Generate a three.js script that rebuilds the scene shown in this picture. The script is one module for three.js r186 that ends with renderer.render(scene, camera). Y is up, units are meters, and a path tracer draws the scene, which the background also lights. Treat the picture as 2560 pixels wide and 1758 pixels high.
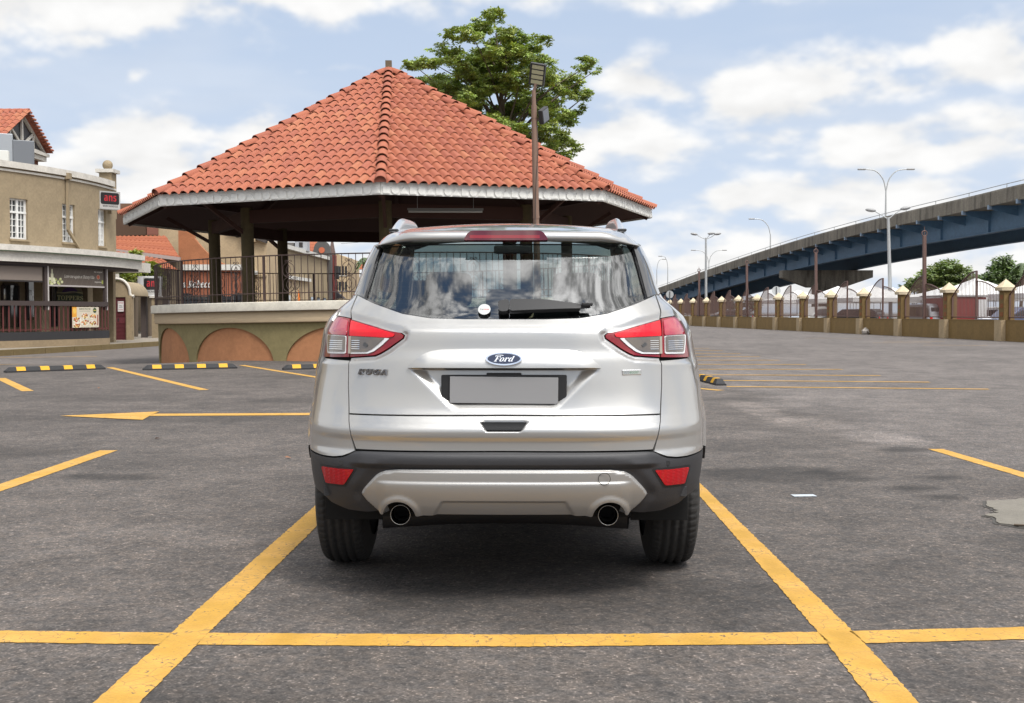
import * as THREE from 'three';
import { mergeGeometries } from 'three/addons/utils/BufferGeometryUtils.js';
import { RoundedBoxGeometry } from 'three/addons/geometries/RoundedBoxGeometry.js';
import { TextGeometry } from 'three/addons/geometries/TextGeometry.js';
import { FontLoader } from 'three/addons/loaders/FontLoader.js';
import { createNoise3D } from 'simplex-noise';

// ---------------------------------------------------------------- camera, sky, sun, exposure
const scene = new THREE.Scene();
const camera = new THREE.PerspectiveCamera(33.517, 1024 / 703, 0.1, 1500);
camera.position.set(0, 1.174, 0);
camera.rotation.order = 'YXZ';
camera.rotation.set(-1.8804 * Math.PI / 180, 0.8864 * Math.PI / 180, 0);

const renderer = new THREE.WebGLRenderer({ antialias: true });
renderer.setSize(1024, 703);
renderer.toneMapping = THREE.LinearToneMapping;
renderer.toneMappingExposure = 1.25;
renderer.shadowMap.enabled = true;

const SUN = new THREE.Vector3(0.30, 0.86, 0.41).normalize();
const sun = new THREE.DirectionalLight(new THREE.Color(1.0, 0.95, 0.88), 2.2);
sun.name = 'sun';
sun.position.copy(SUN).multiplyScalar(120).add(new THREE.Vector3(0, 0, -30));
sun.target.position.set(0, 0, -30);
sun.castShadow = true;
sun.shadow.radius = 30;
sun.shadow.mapSize.set(4096, 4096);
Object.assign(sun.shadow.camera, { left: -70, right: 70, top: 70, bottom: -70, near: 1, far: 300 });
scene.add(sun, sun.target);

function rng(seed) {
  let s = seed >>> 0;
  return () => { s = (s + 0x6d2b79f5) | 0; let t = Math.imul(s ^ (s >>> 15), 1 | s); t = (t + Math.imul(t ^ (t >>> 7), 61 | t)) ^ t; return ((t ^ (t >>> 14)) >>> 0) / 4294967296; };
}
const clamp = (x, a = 0, b = 1) => Math.min(b, Math.max(a, x));
const sstep = (a, b, x) => { const t = clamp((x - a) / (b - a)); return t * t * (3 - 2 * t); };
const mix = (a, b, t) => a + (b - a) * t;

// a sky of blue air and broken cloud, brighter round the veiled sun overhead
const n3 = createNoise3D(rng(77)), n3b = createNoise3D(rng(1234));
function fbm3(n, x, y, z, oct, gain = 0.5) { let a = 1, s = 0, t = 0; for (let i = 0; i < oct; i++) { s += a * n(x, y, z); t += a; a *= gain; x *= 2.03; y *= 2.03; z *= 2.03; } return s / t; }
// cumulus banks: [azimuth, elevation, half width, half height, strength] in degrees, azimuth from the car's heading, right positive
const BANKS = [
  [-23, 14.6, 8.5, 2.6, 0.95], [-11.5, 14.8, 6.5, 1.5, 0.75], [-3, 15.6, 5, 0.9, 0.5], [4, 15.2, 8, 1.0, 0.5], [17, 15.4, 9, 1.1, 0.55],
  [-18.6, 7.4, 4.2, 1.6, 0.9], [-20, 6.0, 6.5, 1.5, 0.75], [-14, 7.6, 3, 1.3, 0.7], [-24.5, 11.2, 1.2, 0.5, 0.4], [-17.2, 10.9, 0.8, 0.5, 0.45], [-9, 11.6, 4, 0.35, 0.22],
  [7.3, 10.6, 2.0, 1.5, 0.75], [12.5, 10.2, 4.0, 1.4, 0.75], [20.5, 11.2, 4.4, 1.5, 0.85], [4.3, 8.0, 3.0, 1.5, 0.8], [11.6, 8.2, 2.2, 0.9, 0.65],
  [18.0, 7.5, 4.2, 1.2, 0.8], [8.6, 5.2, 2.2, 0.9, 0.75], [14, 5.2, 6, 1.5, 0.72], [22, 4.5, 6, 1.5, 0.75], [-12, 3.5, 9, 1.2, 0.5], [3, 4.2, 8, 1.4, 0.45], [-24, 4, 4, 1.2, 0.5],
  [15, 2, 14, 1.9, 0.7], [-15, 1.5, 14, 1.4, 0.45],
];
{
  const W = 4096, Hh = 2048, data = new Float32Array(W * Hh * 4);
  const dir = new THREE.Vector3();
  for (let j = 0; j < Hh; j++) {
    const el = ((j + 0.5) / Hh - 0.5) * Math.PI;
    for (let i = 0; i < W; i++) {
      const o = (j * W + i) * 4;
      if (el <= 0) { data[o] = 0.33; data[o + 1] = 0.32; data[o + 2] = 0.31; data[o + 3] = 1; continue; }
      const ph = ((i + 0.5) / W - 0.5) * 2 * Math.PI, ce = Math.cos(el);
      dir.set(ce * Math.cos(ph), Math.sin(el), ce * Math.sin(ph));
      const az = Math.atan2(dir.x, -dir.z) * 180 / Math.PI, ed = el * 180 / Math.PI;
      // air
      const h = Math.pow(1 - dir.y, 1.7);
      let r = mix(0.18, 0.565, h), g = mix(0.295, 0.645, h), b = mix(0.51, 0.755, h);
      // cover
      let bank = -0.06;
      const wx = 2.2 * n3b(az * 0.11, ed * 0.22, 5), wy = 0.7 * n3b(az * 0.16, ed * 0.3, 9);
      if (ed < 24) for (const [a, e, w, hh, s] of BANKS) {
        const u = (az + wx - a) / w, v = (ed + wy - e) / (ed + wy < e ? hh * 0.75 : hh), q = u * u + v * v;
        if (q < 5) bank = Math.max(bank, s * Math.exp(-q * 0.75));
      }
      const far = sstep(20, 38, Math.abs(az)) , hi = sstep(15, 24, ed), free = Math.max(far, hi);
      const stretch = mix(3.0, 1.25, sstep(0, 0.7, dir.y));
      const px = dir.x * 2.6, py = dir.y * 2.6 * stretch, pz = dir.z * 2.6;
      const big = fbm3(n3, px * 0.8 + 3.1, py * 0.8 + 1.7, pz * 0.8 + 8.2, 3);
      const det = fbm3(n3, px * 4.3, py * 4.3, pz * 4.3, 5, 0.56);
      const fr = 0.50 + 0.75 * big + 0.22 * sstep(0.62, 0.95, dir.y);
      const cov = mix(bank, fr, free);
      let d = sstep(0.16, 0.62, cov + 0.42 * det * (0.4 + 0.9 * sstep(-0.1, 0.5, cov)));
      // thin high veil
      const veil = 0.18 * sstep(-0.1, 0.75, fbm3(n3b, px * 1.1, py * 2.6, pz * 1.1, 4) + 0.25 * h);
      // lit tops, greyer bases
      const up = fbm3(n3, px * 4.3, py * 4.3 + 0.22 * stretch, pz * 4.3, 3, 0.56);
      const lit = clamp(0.66 + 0.55 * (det - up) + 0.1 * det);
      const cos = dir.dot(SUN), ang = Math.acos(clamp(cos, -1, 1)) * 180 / Math.PI;
      const glow = 1 + 6.5 * Math.exp(-Math.pow(ang / 27, 2)) ;
      const c = mix(0.66, 0.80, lit) * glow * mix(1, 0.45 + 1.0 * sstep(-0.45, 0.5, det), sstep(26, 55, ed)), aur = 1 + 1.0 * Math.exp(-Math.pow(ang / 26, 2));
      const k = clamp(d + veil * (1 - d));
      r = mix(r * aur, c, k); g = mix(g * aur, c * 0.997, k); b = mix(b * aur, c * 0.99, k);
      data[o] = r; data[o + 1] = g; data[o + 2] = b; data[o + 3] = 1;
    }
  }
  const t = new THREE.DataTexture(data, W, Hh, THREE.RGBAFormat, THREE.FloatType);
  t.mapping = THREE.EquirectangularReflectionMapping; t.magFilter = THREE.LinearFilter; t.minFilter = THREE.LinearFilter; t.colorSpace = THREE.LinearSRGBColorSpace; t.needsUpdate = true;
  scene.background = t; scene.environment = t; scene.environmentIntensity = 1;
}

// ---------------------------------------------------------------- helpers
const used = new Map();
function numbered(n) { const k = used.get(n) || 0; used.set(n, k + 1); return k ? n + '_' + String(k).padStart(3, '0') : n; }
function mesh(name, geo, mat, parent) {
  const m = new THREE.Mesh(Array.isArray(geo) ? merge(geo) : geo, mat);
  m.name = name; m.castShadow = true; m.receiveShadow = true; if (parent) parent.add(m);
  return m;
}
function merge(list) {
  if (list.length === 1) return list[0];
  return mergeGeometries(list.map((g) => { let q = g.index ? g.toNonIndexed() : g; if (!q.attributes.normal) q.computeVertexNormals(); if (!q.attributes.uv) q.setAttribute('uv', new THREE.BufferAttribute(new Float32Array(q.attributes.position.count * 2), 2)); for (const k of Object.keys(q.attributes)) if (!['position', 'normal', 'uv'].includes(k)) q.deleteAttribute(k); return q; }));
}
function tag(o, label, category, group) { o.userData.label = label; o.userData.category = category; if (group) o.userData.group = group; return o; }
function thing(name, label, category, [x, y, z] = [0, 0, 0], turn = 0, group) {
  const o = new THREE.Group(); o.name = numbered(name); o.position.set(x, y, z); o.rotation.y = turn; scene.add(o);
  return tag(o, label, category, group);
}
function solo(name, geo, mat, label, category, pos, group, turn = 0) { const m = mesh(numbered(name), geo, mat, scene); if (pos) m.position.set(...pos); m.rotation.y = turn; return tag(m, label, category, group); }
function struct(name, geo, mat, parent = scene) { const m = mesh(parent === scene ? numbered(name) : name, geo, mat, parent); if (parent === scene) m.userData.kind = 'structure'; return m; }
function part(name, parent) { const g = new THREE.Group(); g.name = name; parent.add(g); return g; }
// texture coordinates in metres, from the face directions
function uvm(g, s = 1) {
  if (g.index) g = g.toNonIndexed();
  if (!g.attributes.normal) g.computeVertexNormals();
  const p = g.attributes.position, n = g.attributes.normal, uv = new Float32Array(p.count * 2);
  for (let i = 0; i < p.count; i++) {
    const ax = Math.abs(n.getX(i)), ay = Math.abs(n.getY(i)), az = Math.abs(n.getZ(i)), x = p.getX(i), y = p.getY(i), z = p.getZ(i);
    const q = ay > ax && ay > az ? [x, z] : ax > az ? [z, y] : [x, y];
    uv[i * 2] = q[0] * s; uv[i * 2 + 1] = q[1] * s;
  }
  g.setAttribute('uv', new THREE.BufferAttribute(uv, 2));
  return g;
}
function box(w, h, d, x = 0, y = 0, z = 0, ry = 0) { const g = new THREE.BoxGeometry(w, h, d); if (ry) g.rotateY(ry); return g.translate(x, y, z); }
function rbox(w, h, d, r, x = 0, y = 0, z = 0, seg = 2) { return new RoundedBoxGeometry(w, h, d, seg, r).translate(x, y, z); }
function cyl(r0, r1, h, x = 0, y = 0, z = 0, seg = 16) { return new THREE.CylinderGeometry(r1, r0, h, seg).translate(x, y + h / 2, z); } // stands on y
function V(p) { return p.isVector3 ? p : new THREE.Vector3(...p); }
function bar(a, b, w, h = w, round = false) { // straight bar between two points
  a = V(a); b = V(b); const l = a.distanceTo(b);
  const g = round ? new THREE.CylinderGeometry(w / 2, h / 2, l, 8).rotateX(Math.PI / 2) : new THREE.BoxGeometry(w, h, l);
  const m = new THREE.Matrix4().lookAt(a, b, Math.abs(b.y - a.y) > 0.98 * l ? new THREE.Vector3(0, 0, 1) : new THREE.Vector3(0, 1, 0));
  m.setPosition(a.clone().add(b).multiplyScalar(0.5));
  return g.applyMatrix4(m);
}
function tube(pts, r, n = 24, seg = 8, closed = false) { return new THREE.TubeGeometry(new THREE.CatmullRomCurve3(pts.map(V), closed, 'centripetal'), n, r, seg, closed); }
function prism(pts, depth, bevel = 0) { // outline in x, y; thickness along z from 0
  const s = new THREE.Shape(pts.map(([x, y]) => new THREE.Vector2(x, y)));
  return new THREE.ExtrudeGeometry(s, { depth, bevelEnabled: bevel > 0, bevelSize: bevel, bevelThickness: bevel, bevelSegments: 2, curveSegments: 12 });
}
function lathe(pts, seg = 32) { return new THREE.LatheGeometry(pts.map(([x, y]) => new THREE.Vector2(x, y)), seg); }
function sheet(pos, idx, uv) { const g = new THREE.BufferGeometry(); g.setAttribute('position', new THREE.Float32BufferAttribute(pos, 3)); if (uv) g.setAttribute('uv', new THREE.Float32BufferAttribute(uv, 2)); g.setIndex(idx); g.computeVertexNormals(); return g; }
function gridSurf(nu, nv, f, uvf) { const pos = [], uv = [], idx = []; for (let j = 0; j <= nv; j++) for (let i = 0; i <= nu; i++) { const p = f(i / nu, j / nv); pos.push(p[0], p[1], p[2]); const q = uvf ? uvf(i / nu, j / nv) : [i / nu, j / nv]; uv.push(q[0], q[1]); } for (let j = 0; j < nv; j++) for (let i = 0; i < nu; i++) { const a = j * (nu + 1) + i; idx.push(a, a + 1, a + nu + 2, a, a + nu + 2, a + nu + 1); } return sheet(pos, idx, uv); }

// ---------------------------------------------------------------- textures and materials
function lattice(n, seed) { const r = rng(seed), a = new Float32Array(n * n); for (let i = 0; i < n * n; i++) a[i] = r(); return a; }
function tnoise(lat, n, x, y) { // tiling value noise, x and y in lattice cells
  const xi = Math.floor(x), yi = Math.floor(y), fx = x - xi, fy = y - yi, u = fx * fx * (3 - 2 * fx), v = fy * fy * (3 - 2 * fy);
  const a = ((xi % n) + n) % n, b = (a + 1) % n, c = (((yi % n) + n) % n) * n, d = ((((yi + 1) % n) + n) % n) * n;
  return mix(mix(lat[c + a], lat[c + b], u), mix(lat[d + a], lat[d + b], u), v);
}
function texture(size, f, srgb = true) {
  const d = new Uint8Array(size * size * 4);
  for (let y = 0; y < size; y++) for (let x = 0; x < size; x++) { const c = f(x / size, y / size), o = (y * size + x) * 4; d[o] = clamp(c[0]) * 255; d[o + 1] = clamp(c[1]) * 255; d[o + 2] = clamp(c[2]) * 255; d[o + 3] = 255; }
  const t = new THREE.DataTexture(d, size, size); t.wrapS = t.wrapT = THREE.RepeatWrapping; t.magFilter = THREE.LinearFilter; t.minFilter = THREE.LinearMipmapLinearFilter; t.generateMipmaps = true; if (srgb) t.colorSpace = THREE.SRGBColorSpace; t.needsUpdate = true;
  return t;
}
function scaled(t, metres) { const c = t.clone(); c.repeat.set(1 / metres, 1 / metres); c.needsUpdate = true; return c; }
function canvasTex(w, h, draw) { const c = document.createElement('canvas'); c.width = w; c.height = h; const x = c.getContext('2d'); draw(x, w, h); const t = new THREE.CanvasTexture(c); t.colorSpace = THREE.SRGBColorSpace; t.magFilter = THREE.LinearFilter; return t; }
const lin = (r, g, b) => new THREE.Color().setRGB(r, g, b);
function std(color, roughness = 0.8, extra = {}) { return new THREE.MeshStandardMaterial({ color: Array.isArray(color) ? lin(...color) : color, roughness, metalness: 0, ...extra }); }
function phys(color, roughness, extra = {}) { return new THREE.MeshPhysicalMaterial({ color: Array.isArray(color) ? lin(...color) : color, roughness, metalness: 0, ...extra }); }

const L64 = lattice(64, 5), L128 = lattice(128, 6), L256 = lattice(256, 7), L32 = lattice(32, 8), L16 = lattice(16, 9), L8 = lattice(8, 10), L512 = lattice(512, 11);
const plasterT = texture(512, (u, v) => { const a = tnoise(L8, 8, u * 8, v * 8), b = tnoise(L32, 32, u * 32, v * 32), c = tnoise(L256, 256, u * 256, v * 256); const k = 0.88 + 0.06 * (a - 0.5) + 0.06 * (b - 0.5) + 0.08 * (c - 0.5); return [k, k * 0.995, k * 0.98]; });
const plasterB = texture(512, (u, v) => { const k = 0.6 * tnoise(L256, 256, u * 256, v * 256) + 0.4 * tnoise(L64, 64, u * 64, v * 64); return [k, k, k]; }, false);
const plaster = (c, r = 0.9) => std(c, r, { map: scaled(plasterT, 2.2), bumpMap: scaled(plasterB, 1.1), bumpScale: 0.0014 });
const clayT = texture(256, (u, v) => { const a = tnoise(L8, 8, u * 8, v * 8), b = tnoise(L64, 64, u * 64, v * 64), c = tnoise(L16, 16, u * 16, v * 16); const k = 0.82 + 0.2 * (a - 0.5) + 0.16 * (b - 0.5) + 0.14 * (c - 0.5); return [k, k * (0.97 + 0.05 * a), k * (0.95 + 0.08 * c)]; });

// ---------------------------------------------------------------- ground
const ground = (x, z) => -0.32 * sstep(6.5, 11, -x) * sstep(26, 33, -z);
const asphaltH = (u, v) => {
  const a = tnoise(L512, 512, u * 512, v * 512), b = tnoise(L256, 256, u * 256 + 9, v * 256 + 4), c = tnoise(L128, 128, u * 128, v * 128), d = tnoise(L16, 16, u * 16, v * 16), e = tnoise(L32, 32, u * 32 + 3, v * 32);
  return [a, b, c, d, e];
};
const asphaltT = texture(2048, (u, v) => {
  const [a, b, c, d, e] = asphaltH(u, v), f = tnoise(L512, 512, u * 512 * 2 + 100.3, v * 512 * 2 + 31.7);
  let k = 0.282 + 0.10 * (b - 0.5) + 0.08 * (a - 0.5) + 0.10 * (f - 0.5) + 0.05 * (c - 0.5) + 0.045 * (d - 0.5) + 0.04 * (e - 0.5);
  const st = sstep(0.80, 0.93, a) * (0.3 + 0.7 * c); // pale stones
  const hole = sstep(0.80, 0.95, b) * 0.8;
  k = k + st * 0.20 - hole * 0.09;
  const warm = 0.012 * (c - 0.5) + 0.02 * st * (e - 0.3);
  return [k * 1.06 + warm, k * 0.982, k * 0.93 - warm];
});
const asphaltB = texture(1024, (u, v) => { const [a, b, c] = asphaltH(u, v); const k = 0.45 * a + 0.35 * b + 0.2 * c; return [k, k, k]; }, false);
const asphaltM = std([1, 1, 1], 0.88, { map: scaled(asphaltT, 4), bumpMap: scaled(asphaltB, 4), bumpScale: 0.006, vertexColors: true });
function ladder(lo, hi, a, b, fine, grow) { // grid lines: fine between a and b, growing outwards to lo and hi
  const out = []; for (let x = a; x <= b + 1e-6; x += fine) out.push(x);
  for (let x = a, s = fine; x > lo;) { s *= grow; x -= s; out.unshift(Math.max(x, lo)); }
  for (let x = b, s = fine; x < hi;) { s *= grow; x += s; out.push(Math.min(x, hi)); }
  return out;
}
// stains that show on the lot: [x, z, half width, half length, darkness (negative is pale sand), angle]
const STAINS = [
  [1.80, -8.5, 0.62, 0.42, 0.26], [2.55, -7.85, 0.16, 0.16, 0.3], [2.62, -7.45, 0.14, 0.12, 0.28], [2.2, -8.6, 0.22, 0.15, 0.2], [3.25, -10.05, 0.26, 0.18, 0.3], [2.95, -8.35, 0.16, 0.1, 0.26],
  [3.35, -11.0, 0.34, 0.62, -0.42], [2.95, -12.4, 0.4, 0.8, -0.2], [2.75, -14.2, 0.22, 1.5, -0.2], [2.6, -17.2, 0.4, 0.7, -0.22], [2.0, -11.3, 0.5, 0.4, -0.14],
  [0.1, -3.3, 0.32, 0.18, 0.22], [0.25, -4.7, 0.9, 0.5, 0.16], [-0.6, -4.8, 0.5, 0.3, 0.1], [-2.7, -4.5, 0.5, 0.3, 0.18], [-1.0, -3.4, 0.4, 0.2, 0.14], [-3.0, -8.3, 0.35, 0.2, 0.22], [-4.5, -9.8, 0.7, 0.4, 0.16], [-3.8, -6.6, 0.6, 0.35, 0.14],
  [-2.0, -6.0, 0.6, 0.5, -0.1], [-4.0, -13.0, 2.2, 0.6, 0.12], [-2.6, -15.6, 1.4, 0.5, 0.14], [-6, -16, 1.8, 0.7, 0.1], [-4.2, -21.5, 1.3, 0.5, 0.12], [2.9, -16.0, 0.5, 0.3, 0.14], [1.7, -10.2, 0.7, 0.3, 0.1], [2.7, -6.0, 0.5, 0.25, 0.16], [1.6, -3.7, 0.5, 0.2, 0.12],
];
{
  const xs = ladder(-900, 900, -7, 7, 0.1, 1.09), zs = ladder(-1200, 500, -14, -2.6, 0.1, 1.055).map((z) => z);
  const pos = [], uv = [], col = [], idx = [];
  for (const z of zs) for (const x of xs) {
    pos.push(x, ground(x, z), z); uv.push(x, z);
    let k = 1 + 0.13 * n3(x * 0.35, z * 0.35, 1) + 0.12 * n3(x * 1.1, z * 1.5, 4) + 0.07 * n3(x * 3.7, z * 3.7, 7);
    for (const [sx, sz, w, l, s] of STAINS) { const q = ((x - sx) / w) ** 2 + ((z - sz) / l) ** 2; if (q < 3.2) { const e = q + 0.45 * n3(x * 4, z * 4, 11) + 0.25 * n3(x * 11, z * 11, 2); k *= 1 - Math.sign(s) * Math.min(0.6, Math.abs(s) * 2.2) * sstep(1.5, 0.45, e); } }
    // the aisle on the right and the road on the left were laid with greyer, paler asphalt
    const edge = 3.25 + 0.35 * n3(0, z * 0.25, 3) - 1.6 * sstep(17, 26, -z) + 0.16 * n3(x * 2, z * 2, 9);
    const aisle = sstep(-0.25, 0.35, x - edge) * sstep(-7.5, -8.8, z) * 1, road = sstep(7.2, 8.6, -x - 0.28 * (z + 28)) * sstep(26.8, 28.4, -z + 0.22 * (x + 9));
    const lane = Math.max(aisle, road);
    const band = 1 + 0.10 * n3(x * 0.06, z * 0.16, 21) * lane;
    const base = [mix(1.0, 1.42, lane) * band * k, mix(1.0, 1.45, lane) * band * k, mix(1.0, 1.49, lane) * band * k];
    col.push(...base);
  }
  const n = xs.length;
  for (let j = 0; j < zs.length - 1; j++) for (let i = 0; i < n - 1; i++) { const a = j * n + i; idx.push(a, a + n, a + 1, a + 1, a + n, a + n + 1); }
  const g = new THREE.BufferGeometry(); g.setAttribute('position', new THREE.Float32BufferAttribute(pos, 3)); g.setAttribute('uv', new THREE.Float32BufferAttribute(uv, 2)); g.setAttribute('color', new THREE.Float32BufferAttribute(col, 3)); g.setIndex(idx); g.computeVertexNormals();
  struct('parking_lot', g, asphaltM);
}
const lot = scene.getObjectByName('parking_lot');

const paintT = texture(1024, (u, v) => {
  // crazed old paint: cell cracks and chips
  const cell = (N, seed) => { const x = u * N, y = v * N, xi = Math.floor(x), yi = Math.floor(y); let d1 = 9, d2 = 9; for (let j = -1; j <= 1; j++) for (let i = -1; i <= 1; i++) { const cx = (xi + i + N) % N, cy = (yi + j + N) % N, px = xi + i + L256[(cy * 7 + seed) % 256 * 256 + (cx * 13 + seed) % 256], py = yi + j + L256[(cx * 11 + seed) % 256 * 256 + (cy * 5 + 3 * seed) % 256]; const d = Math.hypot(px - x, py - y); if (d < d1) { d2 = d1; d1 = d; } else if (d < d2) d2 = d; } return d2 - d1; };
  const a = tnoise(L16, 16, u * 16, v * 16), b = tnoise(L128, 128, u * 128, v * 128), c = tnoise(L32, 32, u * 32, v * 32), e = tnoise(L512, 512, u * 512, v * 512);
  const crack = sstep(0.045, 0.012, cell(31, 3)) * sstep(0.40, 0.66, a) * 0.45;
  const chip = sstep(0.76, 0.86, 0.6 * b + 0.4 * e + 0.16 * (c - 0.5)) * sstep(0.35, 0.7, c);
  const dust = 0.93 + 0.10 * (a - 0.5) + 0.08 * (c - 0.5) + 0.07 * (e - 0.5);
  const k = clamp(crack + chip);
  return [mix(0.955 * dust, 0.38, k), mix(0.735 * dust, 0.35, k), mix(0.300 * dust * (0.9 + 0.3 * a), 0.33, k)];
});
const paintM = std([0.60, 0.60, 0.60], 0.72, { map: scaled(paintT, 2), bumpMap: scaled(asphaltB, 4), bumpScale: 0.003 });
let strokes = 0;
function stroke(name, pts, w, lift = 0.003, rough = 0.006) { // a hand-painted stripe along a centre line
  const r = rng(900 + strokes++), pos = [], uv = [], idx = [], P = pts.map(([x, z]) => new THREE.Vector2(x, z));
  let L = 0; const seg = []; for (let i = 0; i < P.length - 1; i++) { seg.push(P[i].distanceTo(P[i + 1])); L += seg[i]; }
  const n = Math.max(2, Math.ceil(L / 0.022));
  for (let i = 0; i <= n; i++) {
    let s = i / n * L, k = 0; while (k < seg.length - 1 && s > seg[k]) s -= seg[k++];
    const t = s / seg[k], c = P[k].clone().lerp(P[k + 1], t), d = P[k + 1].clone().sub(P[k]).normalize(), nx = -d.y, nz = d.x, ww = typeof w === 'function' ? w(i / n) : w;
    for (const e of [-1, 1]) { const o = e * (ww / 2 + (r() - 0.5) * rough); const x = c.x + nx * o, z = c.y + nz * o; pos.push(x, ground(x, z) + lift, z); uv.push(x, z); }
    if (i < n) { const a = i * 2; idx.push(a, a + 1, a + 2, a + 1, a + 3, a + 2); }
  }
  const g = sheet(pos, idx, uv); const nn = g.attributes.normal; for (let i = 0; i < nn.count; i++) nn.setXYZ(i, 0, 1, 0);
  return mesh(name, g, paintM, lot);
}
stroke('bay_line', [[-1.24, -2.0], [-1.243, -3.4], [-1.247, -4.3], [-1.24, -7.0], [-1.24, -9.9]], 0.138, 0.003, 0.007);
stroke('bay_line', [[1.095, -2.0], [1.102, -3.5], [1.125, -4.25], [1.132, -7.7], [1.135, -9.9]], (t) => mix(0.15, 0.085, sstep(0, 0.8, t)), 0.003, 0.007);
stroke('bay_end_line', [[-6.3, -4.34], [-1.95, -4.17], [-1.312, -4.152]], 0.15, 0.003, 0.007); stroke('bay_end_line', [[-1.18, -4.15], [0, -4.145], [1.065, -4.197]], 0.152, 0.003, 0.007); stroke('bay_end_line', [[1.185, -4.208], [1.85, -4.275], [6.0, -4.52]], 0.158, 0.003, 0.007);
stroke('bay_line', [[-3.56, -5.0], [-3.56, -7.75], [-3.6, -9.89]], 0.15);
stroke('bay_line', [[3.58, -5.6], [3.58, -8.48], [3.50, -10.1]], 0.13);
stroke('bay_line', [[-9.56, -20.9], [-7.565, -17.44]], 0.17);
stroke('bay_line', [[-9.1, -25.1], [-4.98, -17.74]], 0.15);
stroke('bay_line', [[-6.5, -26.2], [-3.8, -21.1], [-2.4, -18.4]], 0.14);
stroke('bay_line', [[-12.9, -25.6], [-11.6, -27.35]], 0.16);
stroke('bay_line', [[-18.5, -38.4], [-15.0, -40.2]], 0.15);
stroke('bay_line', [[1.6, -20.0], [2.9, -17.75]], 0.15);
for (const [x0, z0, x1, z1] of [[3.14, -18.66, 7.07, -18.08], [3.2, -20.37, 6.79, -19.91], [2.6, -22.26, 6.58, -22.0], [2.2, -24.4, 6.51, -24.4], [2, -26.8, 6.29, -26.68], [1.8, -29.15, 6.22, -29.17], [1.8, -31.5, 6.19, -31.52], [1.6, -33.9, 6.09, -33.91], [1.6, -36.7, 6.04, -36.7], [1.6, -39, 5.98, -39]]) stroke('bay_line', [[x0, z0], [x1, z1]], 0.15, 0.005);
for (const [x0, z0, x1, z1] of [[14.4, -43, 16.6, -42.6], [13.6, -46.5, 15.8, -46.3], [14.8, -49, 17.2, -48.7], [12.9, -55, 15.5, -54.6]]) stroke('bay_line', [[x0, z0], [x1, z1]], 0.10, 0.005);
{ // aisle arrow, pointing left
  stroke('arrow_shaft', [[-4.36, -13.36], [-2.4, -13.5], [-0.4, -13.6], [1.2, -13.65]], 0.30, 0.004);
  const s = [[-5.36, -13.19], [-4.41, -13.8], [-4.36, -13.36], [-4.25, -12.71]];
  const g = sheet(s.flatMap(([x, z]) => [x, 0.006, z]), [0, 2, 1, 0, 3, 2], s.flat()); for (let i = 0; i < 4; i++) g.attributes.normal.setXYZ(i, 0, 1, 0);
  mesh('arrow_head', g, paintM, lot);
}
// broken concrete patch let into the asphalt at the right
{
  const r = rng(31), out = [], cx = 3.42, cz = -6.75; for (let i = 0; i < 80; i++) { const a = i / 80 * Math.PI * 2, q = 1 + 0.07 * (r() - 0.5) + 0.08 * Math.sin(3 * a + 1) + 0.09 * n3(Math.cos(a) * 3, Math.sin(a) * 3, 2); out.push([cx + Math.cos(a) * 0.80 * q, cz + Math.sin(a) * 0.62 * q]); }
  const slabM = std([0.23, 0.213, 0.185], 0.9, { map: scaled(plasterT, 0.9), bumpMap: scaled(plasterB, 0.5), bumpScale: 0.004 });
  // three broken pieces with open cracks between them
  const cut = (f) => { const res = []; for (let i = 0; i < out.length; i++) { const a = out[i], b = out[(i + 1) % out.length], fa = f(a), fb = f(b); if (fa > 0) res.push(a); if (fa * fb < 0) { const t = fa / (fa - fb); res.push([mix(a[0], b[0], t), mix(a[1], b[1], t)]); } } return res; };
  const l1 = ([x, z]) => (x - 2.88) * 1 + (z + 6.75) * 0.42 + 0.02 * Math.sin(z * 14), l2 = ([x, z]) => (x - 3.1) * 0.3 + (z + 6.62);
  const pieces = [cut((p) => -l1(p) - 0.010), cut((p) => Math.min(l1(p), l2(p)) - 0.008), cut((p) => Math.min(l1(p), -l2(p)) - 0.008)];
  const holder = struct('concrete_patch', sheet([...out.flatMap(([x, z]) => [x * 1.0 + (x - cx) * 0.03, 0.003, z + (z - cz) * 0.03])], Array.from({ length: 78 }, (_, i) => [0, i + 2, i + 1]).flat(), out.flat()), std([0.06, 0.055, 0.05], 0.95));
  pieces.forEach((p, i) => { const s = p.map(([x, z]) => [x, -z]); if (s.length > 2) { const g = prism(s, 0.006 + 0.002 * i); g.rotateX(-Math.PI / 2).translate(0, 0.003, 0); mesh('slab_piece', uvm(g), slabM, holder); } });
}
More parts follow.
